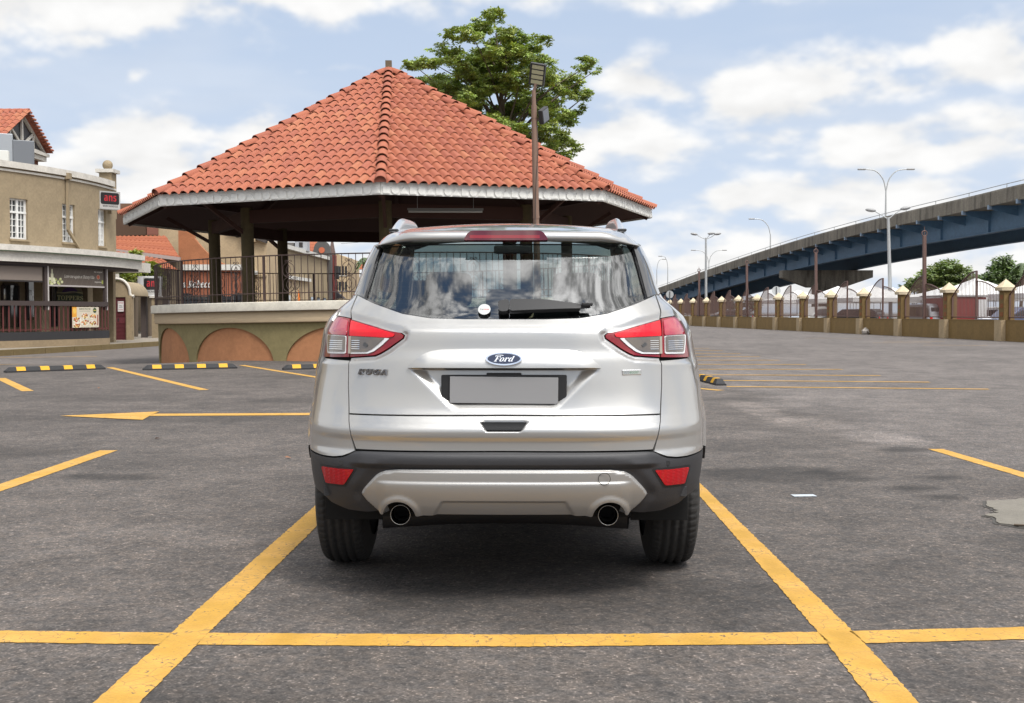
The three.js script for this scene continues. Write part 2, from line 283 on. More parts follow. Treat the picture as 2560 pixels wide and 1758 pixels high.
// rubber wheel stops
const rubber = std([0.022, 0.022, 0.024], 0.75, { bumpMap: scaled(plasterB, 0.3), bumpScale: 0.002 }), stopYellow = std([0.58, 0.31, 0.012], 0.7);
function wheelStop(x0, z0, x1, z1, label, faces = 4) {
  const len = Math.hypot(x1 - x0, z1 - z0), t = thing('wheel_stop', label, 'wheel stop', [(x0 + x1) / 2, 0, (z0 + z1) / 2], Math.atan2(-(z1 - z0), x1 - x0), 'rubber wheel stops');
  const sec = (x, s) => [[x, 0.002, 0.085], [x, 0.03, 0.085], [x + 0, 0.105 * s + 0.03 * (1 - s), 0.045], [x, 0.105 * s + 0.03 * (1 - s), -0.045], [x, 0.03, -0.085], [x, 0.002, -0.085]];
  const loft = (secs) => { const pos = [], idx = [], n = secs[0].length; secs.forEach((s) => s.forEach((p) => pos.push(...p))); for (let k = 0; k < secs.length - 1; k++) for (let i = 0; i < n; i++) { const a = k * n + i, b = k * n + (i + 1) % n; idx.push(a, a + n, b, b, a + n, b + n); } for (let i = 1; i < n - 1; i++) { idx.push(0, i, i + 1); const e = (secs.length - 1) * n; idx.push(e, e + i + 1, e + i); } const g = sheet(pos, idx).toNonIndexed(); g.computeVertexNormals(); return uvm(g); };
  mesh('body', loft([sec(-len / 2, 0), sec(-len / 2 + 0.09, 1), sec(len / 2 - 0.09, 1), sec(len / 2, 0)]), rubber, t);
  for (let i = 0; i < faces; i++) { const c = -len / 2 + len * (i + 0.62) / (faces + 0.25), w = 0.16, o = 0.0015; const q = (x) => [[x, 0.031, 0.085 + o], [x, 0.105 + o, 0.045 + o], [x, 0.105 + o, -0.045 - o], [x, 0.031, -0.085 - o]]; const g = loft([q(c - w / 2 - 0.02), q(c + w / 2)].map((s) => s)); mesh('stripe', g, stopYellow, t); }
  return t;
}
wheelStop(-10.36, -22.86, -8.93, -24.3, 'black rubber wheel stop with yellow stripes nearest the sports bar, leftmost of the row');
wheelStop(-7.98, -23.92, -6.25, -24.75, 'black and yellow wheel stop by the pavilion wall, between two slanting bay lines');
wheelStop(-5.12, -24.1, -3.4, -24.95, 'black and yellow wheel stop in front of the pavilion, half hidden by the silver car');
wheelStop(3.10, -18.95, 2.98, -20.75, 'dark worn rubber wheel stop beside the silver car on its right, faded yellow marks', 3);

// ---------------------------------------------------------------- the silver car
const pchip = (X, Y) => { // smooth curve through a table
  const n = X.length, m = new Array(n).fill(0), d = []; for (let i = 0; i < n - 1; i++) d.push((Y[i + 1] - Y[i]) / (X[i + 1] - X[i]));
  m[0] = d[0]; m[n - 1] = d[n - 2]; for (let i = 1; i < n - 1; i++) m[i] = d[i - 1] * d[i] <= 0 ? 0 : 2 * d[i - 1] * d[i] / (d[i - 1] + d[i]);
  return (x) => { if (x <= X[0]) return Y[0] + (x - X[0]) * m[0]; if (x >= X[n - 1]) return Y[n - 1] + (x - X[n - 1]) * m[n - 1]; let i = 0; while (x > X[i + 1]) i++; const h = X[i + 1] - X[i], t = (x - X[i]) / h, t2 = t * t, t3 = t2 * t; return (2 * t3 - 3 * t2 + 1) * Y[i] + (t3 - 2 * t2 + t) * h * m[i] + (3 * t2 - 2 * t3) * Y[i + 1] + (t3 - t2) * h * m[i + 1]; };
};
const cut2 = (poly, axis, lim, sign) => { const out = []; for (let i = 0; i < poly.length; i++) { const a = poly[i], b = poly[(i + 1) % poly.length], fa = sign * (a[axis] - lim), fb = sign * (b[axis] - lim); if (fa >= 0) out.push(a); if ((fa > 0 && fb < 0) || (fa < 0 && fb > 0)) { const t = fa / (fa - fb); out.push([a[0] + (b[0] - a[0]) * t, a[1] + (b[1] - a[1]) * t]); } } return out; };
const area = (p) => { let s = 0; for (let i = 0; i < p.length; i++) { const a = p[i], b = p[(i + 1) % p.length]; s += a[0] * b[1] - b[0] * a[1]; } return s / 2; };
const inPoly = (p, x, y) => { let c = false; for (let i = 0, j = p.length - 1; i < p.length; j = i++) if ((p[i][1] > y) !== (p[j][1] > y) && x < (p[j][0] - p[i][0]) * (y - p[i][1]) / (p[j][1] - p[i][1]) + p[i][0]) c = !c; return c; };
const edgeDist = (p, x, y, skip) => { let m = 9; for (let i = 0; i < p.length; i++) { if (skip && skip.includes(i)) continue; const a = p[i], b = p[(i + 1) % p.length], dx = b[0] - a[0], dy = b[1] - a[1], t = clamp(((x - a[0]) * dx + (y - a[1]) * dy) / (dx * dx + dy * dy)); m = Math.min(m, Math.hypot(x - a[0] - t * dx, y - a[1] - t * dy)); } return m; };
const inset = (p, d) => { if (!d) return p; const s = area(p) > 0 ? 1 : -1, n = p.length; return p.map((b, i) => { const a = p[(i + n - 1) % n], c = p[(i + 1) % n]; let e1 = [b[0] - a[0], b[1] - a[1]], e2 = [c[0] - b[0], c[1] - b[1]]; const l1 = Math.hypot(...e1), l2 = Math.hypot(...e2); e1 = e1.map((v) => v / l1); e2 = e2.map((v) => v / l2); let nx = -(e1[1] + e2[1]), ny = e1[0] + e2[0]; const l = Math.hypot(nx, ny) || 1, k = Math.max(0.35, (nx * -e1[1] + ny * e1[0]) / l); return [b[0] + s * nx / l * d / k, b[1] + s * ny / l * d / k]; }); };
const mirror = (p) => p.map(([x, y]) => [-x, y]).reverse();
const rounded = (p, r, n = 4) => { const out = [], N = p.length; p.forEach((b, i) => { const a = p[(i + N - 1) % N], c = p[(i + 1) % N], l1 = Math.hypot(a[0] - b[0], a[1] - b[1]), l2 = Math.hypot(c[0] - b[0], c[1] - b[1]), q = Math.min(r, l1 * 0.45, l2 * 0.45), A = [b[0] + (a[0] - b[0]) * q / l1, b[1] + (a[1] - b[1]) * q / l1], Cc = [b[0] + (c[0] - b[0]) * q / l2, b[1] + (c[1] - b[1]) * q / l2]; for (let k = 0; k <= n; k++) { const t = k / n; out.push([(1 - t) ** 2 * A[0] + 2 * t * (1 - t) * b[0] + t * t * Cc[0], (1 - t) ** 2 * A[1] + 2 * t * (1 - t) * b[1] + t * t * Cc[1]]); } }); return out; };
// a panel: an outline in two surface coordinates laid on a smooth surface, with its edges turned in
function panel(poly, surf, { step = 0.012, gap = 0.002, flange = 0.012, out = 1, uvs = 1 } = {}) {
  poly = inset(poly, gap);
  if (area(poly) < 0) poly = poly.slice().reverse();
  const pos = [], nor = [], uv = [], eps = 0.0012;
  const at = (u, v) => { const p = surf(u, v), a = surf(u + eps, v), b = surf(u, v + eps), c = surf(u - eps, v), d = surf(u, v - eps); const e1 = [a[0] - c[0], a[1] - c[1], a[2] - c[2]], e2 = [b[0] - d[0], b[1] - d[1], b[2] - d[2]]; let n = [e1[1] * e2[2] - e1[2] * e2[1], e1[2] * e2[0] - e1[0] * e2[2], e1[0] * e2[1] - e1[1] * e2[0]]; const l = Math.hypot(...n) || 1; n = n.map((q) => q / l * out); return { p, n, u, v }; };
  const tri = (A, B, Cc) => { if (out < 0) [B, Cc] = [Cc, B]; for (const q of [A, B, Cc]) { pos.push(...q.p); nor.push(...q.n); uv.push(q.u * uvs, q.v * uvs); } };
  const xs = poly.map((q) => q[0]), ys = poly.map((q) => q[1]), x0 = Math.min(...xs), x1 = Math.max(...xs), y0 = Math.min(...ys), y1 = Math.max(...ys), nx = Math.max(1, Math.ceil((x1 - x0) / step)), ny = Math.max(1, Math.ceil((y1 - y0) / step)), cache = new Map();
  const node = (i, j) => { const k = i * 10000 + j; if (!cache.has(k)) cache.set(k, at(x0 + (x1 - x0) * i / nx, y0 + (y1 - y0) * j / ny)); return cache.get(k); };
  for (let i = 0; i < nx; i++) {
    const a = x0 + (x1 - x0) * i / nx, b = x0 + (x1 - x0) * (i + 1) / nx, col = cut2(cut2(poly, 0, a, 1), 0, b, -1);
    if (col.length < 3) continue;
    for (let j = 0; j < ny; j++) {
      const c = y0 + (y1 - y0) * j / ny, d = y0 + (y1 - y0) * (j + 1) / ny, m = cut2(cut2(col, 1, c, 1), 1, d, -1);
      if (m.length < 3) continue;
      const ar = Math.abs(area(m)), full = (b - a) * (d - c);
      if (ar < full * 1e-5) continue;
      if (ar > full * 0.9999) { const A = node(i, j), B = node(i + 1, j), Cc = node(i + 1, j + 1), D = node(i, j + 1); tri(A, B, Cc); tri(A, Cc, D); continue; }
      const q = m.filter((p, k) => { const o = m[(k + 1) % m.length]; return Math.hypot(p[0] - o[0], p[1] - o[1]) > 1e-7; }); if (q.length < 3) continue;
      const v2 = q.map((p) => new THREE.Vector2(p[0], p[1])), w = q.map((p) => at(p[0], p[1]));
      for (const [e, f, g] of THREE.ShapeUtils.triangulateShape(v2, [])) tri(w[e], w[f], w[g]);
    }
  }
  if (flange) for (let i = 0; i < poly.length; i++) {
    const a = poly[i], b = poly[(i + 1) % poly.length], l = Math.hypot(b[0] - a[0], b[1] - a[1]), n = Math.max(1, Math.ceil(l / (step * 1.5)));
    for (let k = 0; k < n; k++) {
      const A = at(mix(a[0], b[0], k / n), mix(a[1], b[1], k / n)), B = at(mix(a[0], b[0], (k + 1) / n), mix(a[1], b[1], (k + 1) / n));
      const t = new THREE.Vector3(B.p[0] - A.p[0], B.p[1] - A.p[1], B.p[2] - A.p[2]), nn = new THREE.Vector3(...A.n), o = t.clone().cross(nn).normalize().multiplyScalar(out), N = [o.x, o.y, o.z];
      const dn = (Q) => ({ p: Q.p.map((c, m) => c - Q.n[m] * flange), n: N, u: Q.u, v: Q.v }), A1 = { ...A, n: N }, B1 = { ...B, n: N };
      tri(A1, dn(A1.n === N ? A : A), B1); tri(B1, dn(A), dn(B));
    }
  }
  const g = new THREE.BufferGeometry(); g.setAttribute('position', new THREE.Float32BufferAttribute(pos, 3)); g.setAttribute('normal', new THREE.Float32BufferAttribute(nor, 3)); g.setAttribute('uv', new THREE.Float32BufferAttribute(uv, 2));
  return g;
}
const car = thing('silver_car', 'silver sport utility car seen from behind, parked between two yellow lines', 'car', [-0.104, 0, -5.5]);
// materials
const flakeB = texture(512, (u, v) => { const k = tnoise(L512, 512, u * 512, v * 512); return [k, k, k]; }, false);
const silver = phys([0.44, 0.433, 0.418], 0.30, { metalness: 0.62, clearcoat: 1, clearcoatRoughness: 0.04, bumpMap: scaled(flakeB, 0.5), bumpScale: 0.00012 });
const silverSkid = phys([0.33, 0.322, 0.31], 0.42, { metalness: 0.45, clearcoat: 0.35, clearcoatRoughness: 0.25 });
const cladding = std([0.027, 0.027, 0.030], 0.55, { bumpMap: scaled(flakeB, 0.35), bumpScale: 0.0004 });
const blackPlastic = std([0.010, 0.010, 0.011], 0.55), gapBlack = std([0.008, 0.008, 0.008], 0.9), glossBlack = phys([0.01, 0.01, 0.011], 0.06, { clearcoat: 1 });
const chrome = std([0.86, 0.86, 0.87], 0.10, { metalness: 1 }), tyreM = std([0.022, 0.021, 0.020], 0.82), rimM = std([0.45, 0.45, 0.46], 0.35, { metalness: 0.9 });
const carGlass = phys([0.42, 0.48, 0.46], 0.0, { transmission: 1, ior: 2.1, thickness: 0 }), trimDark = std([0.03, 0.03, 0.032], 0.85), trimGrey = std([0.24, 0.25, 0.24], 0.9), seatM = std([0.045, 0.045, 0.048], 0.95);
const lensPlum = phys([0.36, 0.020, 0.045], 0.05, { clearcoat: 1, clearcoatRoughness: 0.02 }), lampWhite = phys([0.66, 0.67, 0.68], 0.12, { clearcoat: 1 }), lampClear = phys([0.15, 0.125, 0.105], 0.16, { metalness: 0.35, clearcoat: 1, clearcoatRoughness: 0.02 });
// body form: rear reach, half width and corner roundness by height; z = 0 at the rear axle, rear is +z
const Rt = pchip([0.30, 0.36, 0.42, 0.50, 0.56, 0.60, 0.626, 0.66, 0.688, 0.706, 0.735, 0.77, 0.80, 0.85, 0.92, 0.98, 1.03, 1.075, 1.10, 1.125, 1.15, 1.20, 1.25, 1.40, 1.50, 1.56], [0.79, 0.85, 0.892, 0.918, 0.922, 0.914, 0.900, 0.902, 0.913, 0.915, 0.902, 0.884, 0.872, 0.862, 0.855, 0.846, 0.832, 0.826, 0.820, 0.795, 0.765, 0.715, 0.665, 0.51, 0.405, 0.35]);
const Wt = pchip([0.30, 0.38, 0.45, 0.55, 0.62, 0.70, 0.77, 0.85, 0.95, 1.05, 1.10, 1.15, 1.20, 1.25, 1.40, 1.50, 1.56], [0.825, 0.848, 0.862, 0.874, 0.878, 0.878, 0.874, 0.866, 0.850, 0.838, 0.830, 0.808, 0.755, 0.70, 0.652, 0.605, 0.57]);
const Nt = pchip([0.30, 0.62, 0.77, 0.95, 1.10, 1.20, 1.25, 1.4, 1.56], [3.4, 3.4, 3.2, 3.0, 3.0, 3.3, 3.5, 3.6, 3.6]);
const rearZ = (x, y) => { const a = Math.min(0.9999, Math.abs(x) / Wt(y)), n = Nt(y); return Rt(y) * Math.pow(1 - Math.pow(a, n), 1 / n); };
const roofC = pchip([-1.45, -1.2, -1.0, -0.5, 0, 0.3, 0.45, 0.6], [1.60, 1.642, 1.655, 1.632, 1.592, 1.552, 1.522, 1.49]);
const roofY = (x, z) => roofC(z) - 0.1 * x * x - 6 * Math.pow(Math.max(0, Math.abs(x) - 0.50), 2);
const lift = (z) => Math.max(0, roofY(0.595, Math.min(z, 0)) - roofY(0.595, 0));
const sideX = (z, y) => { // half width of the body at a station
  const yy = y - lift(z) * sstep(1.2, 1.55, y), W = Wt(yy), n = Nt(yy);
  const fl = 0.022 * sstep(0.45, 0.02, z) * sstep(1.12, 0.95, y);
  if (z >= 0) return fl + W * Math.pow(Math.max(0.0, 1 - Math.pow(Math.min(1, z / Rt(yy)), n)), 1 / n);
  let w = W + fl + 0.012 * Math.sin(Math.PI * clamp(-z / 2.69)) * sstep(1.15, 0.9, y);
  if (z < -2.3) w *= 1 - 0.10 * Math.pow((-z - 2.3) / 1.3, 2.2);
  return w;
};
const rearX = (z, y) => { const n = Nt(y); return Wt(y) * Math.pow(1 - Math.pow(z / Rt(y), n), 1 / n); }; // x where the rear corner reaches depth z
// outlines on the rear (right half unless closed across)
const lampTip = [[0.655, 1.154], [0.556, 1.131], [0.476, 1.110], [0.420, 1.097], [0.407, 1.086], [0.412, 1.073], [0.435, 1.057], [0.472, 1.032], [0.509, 1.012], [0.532, 1.003], [0.645, 0.993]];
const zb = (y) => mix(0.462, 0.40, sstep(1.14, 1.22, y));
const curveZ = (y0, y1, n = 10) => Array.from({ length: n + 1 }, (_, i) => { const y = mix(y0, y1, i / n); return [rearX(zb(y), y), y]; });
const lampEnd = [[0.657, 1.157], [0.700, 1.1635], [0.725, 1.166], ...curveZ(1.155, 0.985, 12), [0.645, 0.993]];
const lampBoth = [...lampTip.slice(0, -1), [0.645, 0.993], ...lampEnd.slice(0, -1).reverse()];
const recess = [[-0.385, 0.955], [0.385, 0.955], [0.375, 0.935], [0.232, 0.802], [0.205, 0.787], [0.185, 0.783], [-0.185, 0.783], [-0.205, 0.787], [-0.232, 0.802], [-0.375, 0.935]];
const handle = [[-0.102, 0.748], [0.102, 0.748], [0.070, 0.702], [-0.070, 0.702]];
function relief(x, y) {
  let d = 0; const ax = Math.abs(x);
  if (ax > 0.36 && y > 0.94 && y < 1.21) { const q = inPoly(lampBoth, ax, y) ? 0 : edgeDist(lampBoth, ax, y); d -= 0.013 * (1 - sstep(0.004, 0.030, q)); }
  if (ax < 0.39 && y > 0.77 && y < 0.956 && inPoly(recess, x, y)) { const q = edgeDist(recess, x, y, [0]); d -= 0.025 * sstep(0, 0.05, q); }
  if (ax < 0.11 && y > 0.69 && y < 0.76 && inPoly(handle, x, y)) { const q = edgeDist(handle, x, y, [0]), t = edgeDist(handle, x, y, [1, 2, 3]); d -= 0.055 * Math.min(sstep(0, 0.026, q), sstep(-0.001, 0.006, t)); }
  return d;
}
function along(f, off) { return (u, v) => { const p = f(u, v), e = 0.002, a = f(u + e, v), b = f(u, v + e), c = f(u - e, v), d = f(u, v - e); const n = new THREE.Vector3(a[0] - c[0], a[1] - c[1], a[2] - c[2]).cross(new THREE.Vector3(b[0] - d[0], b[1] - d[1], b[2] - d[2])).normalize(), o = typeof off === 'function' ? off(u, v) : off; return [p[0] + n.x * o, p[1] + n.y * o, p[2] + n.z * o]; }; }
const rear0 = (x, y) => [x, y, rearZ(x, y)];
const rear = along(rear0, relief), rearBy = (o) => along(rear0, o);
const half = (pts) => [...pts, ...mirror(pts).filter(([x]) => Math.abs(x) > 1e-6)];

// tailgate: upper skin between window and seam, lower skin below it
const glassLow = [[0, 1.151], [0.16, 1.151], [0.305, 1.155], [0.42, 1.173], [0.545, 1.214], [0.645, 1.254]];
const tailUp = [...glassLow, [0.657, 1.169], [0.655, 1.154], ...lampTip.slice(1), [0.645, 0.982], [0.642, 0.873], [0.632, 0.766], [0, 0.770]];
mesh('tailgate', panel(half(tailUp), rear, { step: 0.0075, gap: 0.0022 }), silver, car);
mesh('tailgate_lower', panel(half([[0, 0.768], [0.632, 0.764], [0.630, 0.739], [0.617, 0.677], [0.598, 0.626], [0, 0.628]]), rear, { step: 0.0075, gap: 0.002 }), silver, car);
mesh('handle_shade', panel(rounded([[-0.094, 0.7475], [0.094, 0.7475], [0.076, 0.721], [-0.076, 0.721]], 0.006), rearBy((x, y) => -0.012 - 0.9 * (0.7475 - y) * 0.4), { step: 0.01, gap: 0, flange: 0.02 }), blackPlastic, car);  // black panel painting the shade in the upper part of the handle recess
// wide trim bar over the plate
{
  const w = [[-0.388, 0.953], [0.388, 0.953], [0.382, 0.962], [0.345, 0.990], [0.318, 1.008], [0.290, 1.020], [0.245, 1.0275], [0.12, 1.0315], [-0.12, 1.0315], [-0.245, 1.0275], [-0.290, 1.020], [-0.318, 1.008], [-0.345, 0.990], [-0.382, 0.962]];
  mesh('tailgate_trim_bar', panel(w, rearBy((x, y) => 0.004 + 0.019 * sstep(1.045, 0.955, y) * sstep(0.42, 0.30, Math.abs(x)) + 0.003), { step: 0.0075, gap: 0, flange: 0.045 }), silver, car);
}
// emblem: oval with script
{
  const e = part('emblem', car), c = rear0(0, 0.991), tilt = -0.33; e.position.set(0, 0.991, c[2] + 0.024); e.rotation.x = tilt;
  const oval = (a, b) => Array.from({ length: 48 }, (_, i) => [a * Math.cos(i / 48 * 2 * Math.PI), b * Math.sin(i / 48 * 2 * Math.PI)]);
  mesh('rim', prism(oval(0.0715, 0.0275), 0.006, 0.002), chrome, e);
  const face = canvasTex(512, 200, (g, w, h) => { g.fillStyle = '#0d1836'; g.fillRect(0, 0, w, h); g.strokeStyle = '#cfd3da'; g.lineWidth = 4; g.beginPath(); g.ellipse(w / 2, h / 2, w * 0.475, h * 0.44, 0, 0, 7); g.stroke(); g.fillStyle = '#dfe2e6'; g.save(); g.translate(w / 2, h / 2); g.transform(1, 0, -0.28, 1, 0, 0); g.font = 'italic bold 116px serif'; g.textAlign = 'center'; g.textBaseline = 'middle'; g.fillText('Ford', 0, 4); g.lineWidth = 9; g.strokeStyle = '#dfe2e6'; g.beginPath(); g.moveTo(-128, -34); g.bezierCurveTo(-150, -66, -60, -62, -20, -52); g.stroke(); g.restore(); });
  const og = new THREE.ShapeGeometry(new THREE.Shape(oval(0.0655, 0.0222).map(([x, y]) => new THREE.Vector2(x, y)))); const p = og.attributes.position, uv = og.attributes.uv; for (let i = 0; i < p.count; i++) uv.setXY(i, p.getX(i) / 0.138 + 0.5, p.getY(i) / 0.0505 + 0.5); og.translate(0, 0, 0.0085);
  mesh('badge_face', og, phys([1, 1, 1], 0.25, { map: face, clearcoat: 1, clearcoatRoughness: 0.03 }), e);
}
const fontBold = await new FontLoader().loadAsync('fonts/droid/droid_sans_bold.typeface.json');
const serifBold = await new FontLoader().loadAsync('fonts/droid/droid_serif_bold.typeface.json');
function letters(text, size, depth, font = fontBold, shear = 0, bevel = 0, wide = 1) { const g = new TextGeometry(text, { font, size, depth, curveSegments: 4, bevelEnabled: bevel > 0, bevelSize: bevel, bevelThickness: bevel, bevelSegments: 1 }); g.computeBoundingBox(); const b = g.boundingBox; g.translate(-(b.min.x + b.max.x) / 2, -(b.min.y + b.max.y) / 2, 0); g.applyMatrix4(new THREE.Matrix4().set(wide, shear, 0, 0, 0, 1, 0, 0, 0, 0, 1, 0, 0, 0, 0, 1)); return g; }
{
  const nrm = (x, y) => { const a = rear0(x + 0.01, y), b = rear0(x - 0.01, y); return Math.atan2(-(a[2] - b[2]), a[0] - b[0]); };
  const badgeM = std([0.30, 0.30, 0.31], 0.18, { metalness: 1 }), b = part('model_badge', car); b.position.set(-0.532, 0.936, rear0(-0.532, 0.936)[2] + 0.001); b.rotation.y = nrm(-0.532, 0.936);
  [...'KUGA'].forEach((ch, i) => { const g = letters(ch, 0.0215, 0.005, fontBold, 0.40, 0.0012, 1.55); g.translate(-0.054 + i * 0.036, 0, 0); mesh('letter', g, badgeM, b); });
  const e = part('engine_badge', car); e.position.set(0.514, 0.935, rear0(0.514, 0.935)[2] + 0.001); e.rotation.y = nrm(0.514, 0.935);
  mesh('plate', rbox(0.086, 0.0215, 0.006, 0.002), chrome, e);
  mesh('lettering', new THREE.PlaneGeometry(0.080, 0.0155).translate(0, 0, 0.0036), std(0xffffff, 0.4, { map: canvasTex(320, 62, (g, w, h) => { g.fillStyle = '#b9bdb9'; g.fillRect(0, 0, w, h); g.font = 'italic bold 50px sans-serif'; g.textAlign = 'center'; g.textBaseline = 'middle'; g.fillStyle = '#6f7487'; g.fillText('ECO', 62, 32); g.fillStyle = '#6d8f77'; g.fillText('BOOST', 194, 32); }), metalness: 0.5 }), e);
}
// number plate in its holder (blank)
{
  const z = rear(0, 0.87)[2], h = part('plate_holder', car); h.position.set(0, 0.875, z + 0.008);
  mesh('frame', rbox(0.502, 0.106, 0.016, 0.006), blackPlastic, h);
  mesh('clip', rbox(0.14, 0.014, 0.012, 0.004, 0, 0.054, 0), blackPlastic, h);
  const pl = mesh('number_plate', rbox(0.432, 0.106, 0.004, 0.0015), std([0.24, 0.24, 0.245], 0.55), h); pl.position.set(0, -0.008, 0.0135); pl.rotation.z = -0.010;
}
// seams and everything behind them
mesh('inner_shell', [panel(half([...glassLow.map(([x, y]) => [x, y - 0.02]), [0.66, 1.17], [0.72, 1.16], [0.765, 1.1], [0.77, 1.0], [0.78, 0.85], [0.77, 0.62], [0.74, 0.47], [0.60, 0.43], [0, 0.43]]), rearBy((x, y) => -0.016 + Math.min(0, relief(x, y)) * 1.15), { step: 0.02, gap: 0, flange: 0 })], gapBlack, car);

// rear corners and body sides
const archR = 0.385, archZ = [0, -2.69], wheelY = 0.345;
const sideRel = (z, y) => { let d = 0; for (const a of archZ) { const q = Math.hypot(z - a, y - wheelY); d += 0.012 * sstep(0.50, 0.41, q) * sstep(1.0, 0.8, y); } d -= 0.010 * Math.exp(-Math.pow((y - 0.62) / 0.06, 2)) * sstep(-0.55, -0.8, z) * sstep(-2.2, -1.9, z); d += 0.006 * Math.exp(-Math.pow((y - (0.93 + 0.02 * z)) / 0.035, 2)); return d; };
const sides = {};
for (const s of [1, -1]) {
  const sd0 = (z, y) => [s * sideX(z, y), y, z], o = s > 0 ? -1 : 1; // keep the panel's outward side out
  const side = along(sd0, (z, y) => -o * -1 * 0 + (s > 0 ? -1 : 1) * sideRel(z, y)), flip = { out: s > 0 ? -1 : 1 };
  sides[s] = { sd0, side, flip };
  const cp = (p) => s > 0 ? p : mirror(p);
  const q = part('quarter_panel', car);
  mesh('rear_corner', panel(cp([[0.645, 0.981], ...curveZ(0.985, 0.592, 14), [0.75, 0.587], [0.697, 0.589], [0.656, 0.596], [0.628, 0.607], [0.601, 0.619], [0.603, 0.626], [0.617, 0.677], [0.630, 0.739], [0.633, 0.766], [0.642, 0.873]]), rear, { step: 0.009, gap: 0.0022 }), silver, q);
  mesh('shoulder', panel(cp([[0.657, 1.1605], [0.700, 1.167], [0.727, 1.170], ...curveZ(1.172, 1.252, 6), [0.648, 1.255], [0.660, 1.169]]), rear, { step: 0.009, gap: 0.0018, flange: 0.01 }), silver, q);
  // flank from lamp to wheel arch and up to the side window
  const arc = (a, r, t0, t1, n = 18) => Array.from({ length: n + 1 }, (_, i) => { const t = mix(t0, t1, i / n); return [a + r * Math.cos(t), wheelY + r * Math.sin(t)]; });
  const flank = [[0.462, 0.592], [0.462, 0.985], [0.462, 1.10], [0.460, 1.145], [0.44, 1.165], [0.40, 1.20], [0.40, 1.252], [0.30, 1.262], [0.14, 1.185], [-0.35, 1.150], [-0.62, 1.125], [-0.60, 0.95], [-0.47, 0.66], ...arc(0, 0.43, Math.PI * 0.72, Math.PI * 0.19, 14), [0.44, 0.60]];
  mesh('flank', panel(flank, side, { step: 0.02, gap: 0.0018, flange: 0.015, ...flip }), silver, q);
  // rear pillar and roof frame
  const yE = (z) => roofY(0.595, z) + 0.002;
  const top = [], bot = []; for (let i = 0; i <= 16; i++) { const z = mix(0.30, -1.25, i / 16); top.push([z, yE(Math.min(z, 0.3))]); }
  const fr = [[0.40, 1.254], [0.345, 1.34], [0.285, 1.45], [0.26, 1.474], ...top.slice(1), [-1.30, 1.585], [-1.27, 1.565], [-0.95, 1.58], [-0.45, 1.56], [-0.05, 1.515], [0.08, 1.47], [0.13, 1.40], [0.16, 1.28], [0.30, 1.264]];
  mesh('roof_frame', panel(fr, sd0, { step: 0.02, gap: 0.001, flange: 0.02, ...flip }), silver, q);
  // doors, fender, sill
  const rd = part('rear_door', car), fd = part('front_door', car), fe = part('front_fender', car);
  mesh('skin', panel([[-0.62, 1.125], [-0.60, 0.95], [-0.47, 0.66], [-0.56, 0.47], [-0.62, 0.43], [-1.24, 0.43], [-1.24, 1.085]], side, { step: 0.022, gap: 0.003, flange: 0.015, ...flip }), silver, rd);
  mesh('skin', panel([[-1.24, 1.085], [-1.24, 0.43], [-2.20, 0.43], [-2.22, 0.75], [-2.20, 1.03]], side, { step: 0.022, gap: 0.003, flange: 0.015, ...flip }), silver, fd);
  mesh('skin', panel([[-2.20, 1.03], [-2.22, 0.75], [-2.20, 0.43], ...arc(-2.69, 0.43, Math.PI * 0.06, Math.PI * 0.92, 14), [-3.30, 0.60], [-3.30, 0.80], [-2.9, 0.93]], side, { step: 0.022, gap: 0.003, flange: 0.015, ...flip }), silver, fe);
  for (const [p, z] of [[rd, -0.72], [fd, -1.40]]) mesh('door_handle', rbox(0.03, 0.022, 0.17, 0.009, s * (sideX(z, 0.93) + 0.016), 0.93, z), silver, p);
  mesh('sill_cladding', panel([[-0.47, 0.43], [-0.50, 0.30], [-2.18, 0.30], [-2.22, 0.43]], along(sd0, (s > 0 ? -1 : 1) * 0.008), { step: 0.03, gap: 0, flange: 0.03, ...flip }), cladding, car);
  for (const a of archZ) mesh('arch_cladding', panel([...arc(a, 0.432, Math.PI * 1.04, -Math.PI * (a ? 0.03 : -0.185), 26), ...arc(a, 0.375, -Math.PI * (a ? 0.03 : -0.165), Math.PI * 1.04, 26)], along(sd0, (s > 0 ? -1 : 1) * 0.009), { step: 0.02, gap: 0, flange: 0.035, ...flip }), cladding, car);
  // side windows
  const win = (name, p) => mesh(name, panel(p, along(sd0, (s > 0 ? -1 : 1) * -0.006), { step: 0.05, gap: 0, flange: 0, ...flip }), carGlass, car);
  win('rear_quarter_window', [[0.30, 1.264], [0.16, 1.28], [0.13, 1.40], [0.08, 1.47], [-0.05, 1.515], [-0.34, 1.547], [-0.36, 1.15], [0.14, 1.185]]);
  win('rear_door_window', [[-0.40, 1.552], [-0.42, 1.145], [-0.62, 1.125], [-1.21, 1.088], [-1.18, 1.572], [-0.95, 1.578], [-0.45, 1.557]]);
  win('front_door_window', [[-1.27, 1.560], [-1.29, 1.083], [-2.05, 1.04], [-1.86, 1.20], [-1.55, 1.42]]);
  mesh('door_pillar', panel([[-1.16, 1.575], [-1.20, 1.085], [-1.30, 1.08], [-1.28, 1.565]], sd0, { step: 0.04, gap: 0, flange: 0.02, ...flip }), glossBlack, car);
  mesh('window_divider', panel([[-0.33, 1.552], [-0.35, 1.145], [-0.43, 1.14], [-0.41, 1.558]], sd0, { step: 0.04, gap: 0, flange: 0.02, ...flip }), glossBlack, car);
  mesh('windscreen_pillar', bar([s * 0.60, 1.575, -1.27], [s * 0.74, 1.03, -2.16], 0.07, 0.05), silver, car);
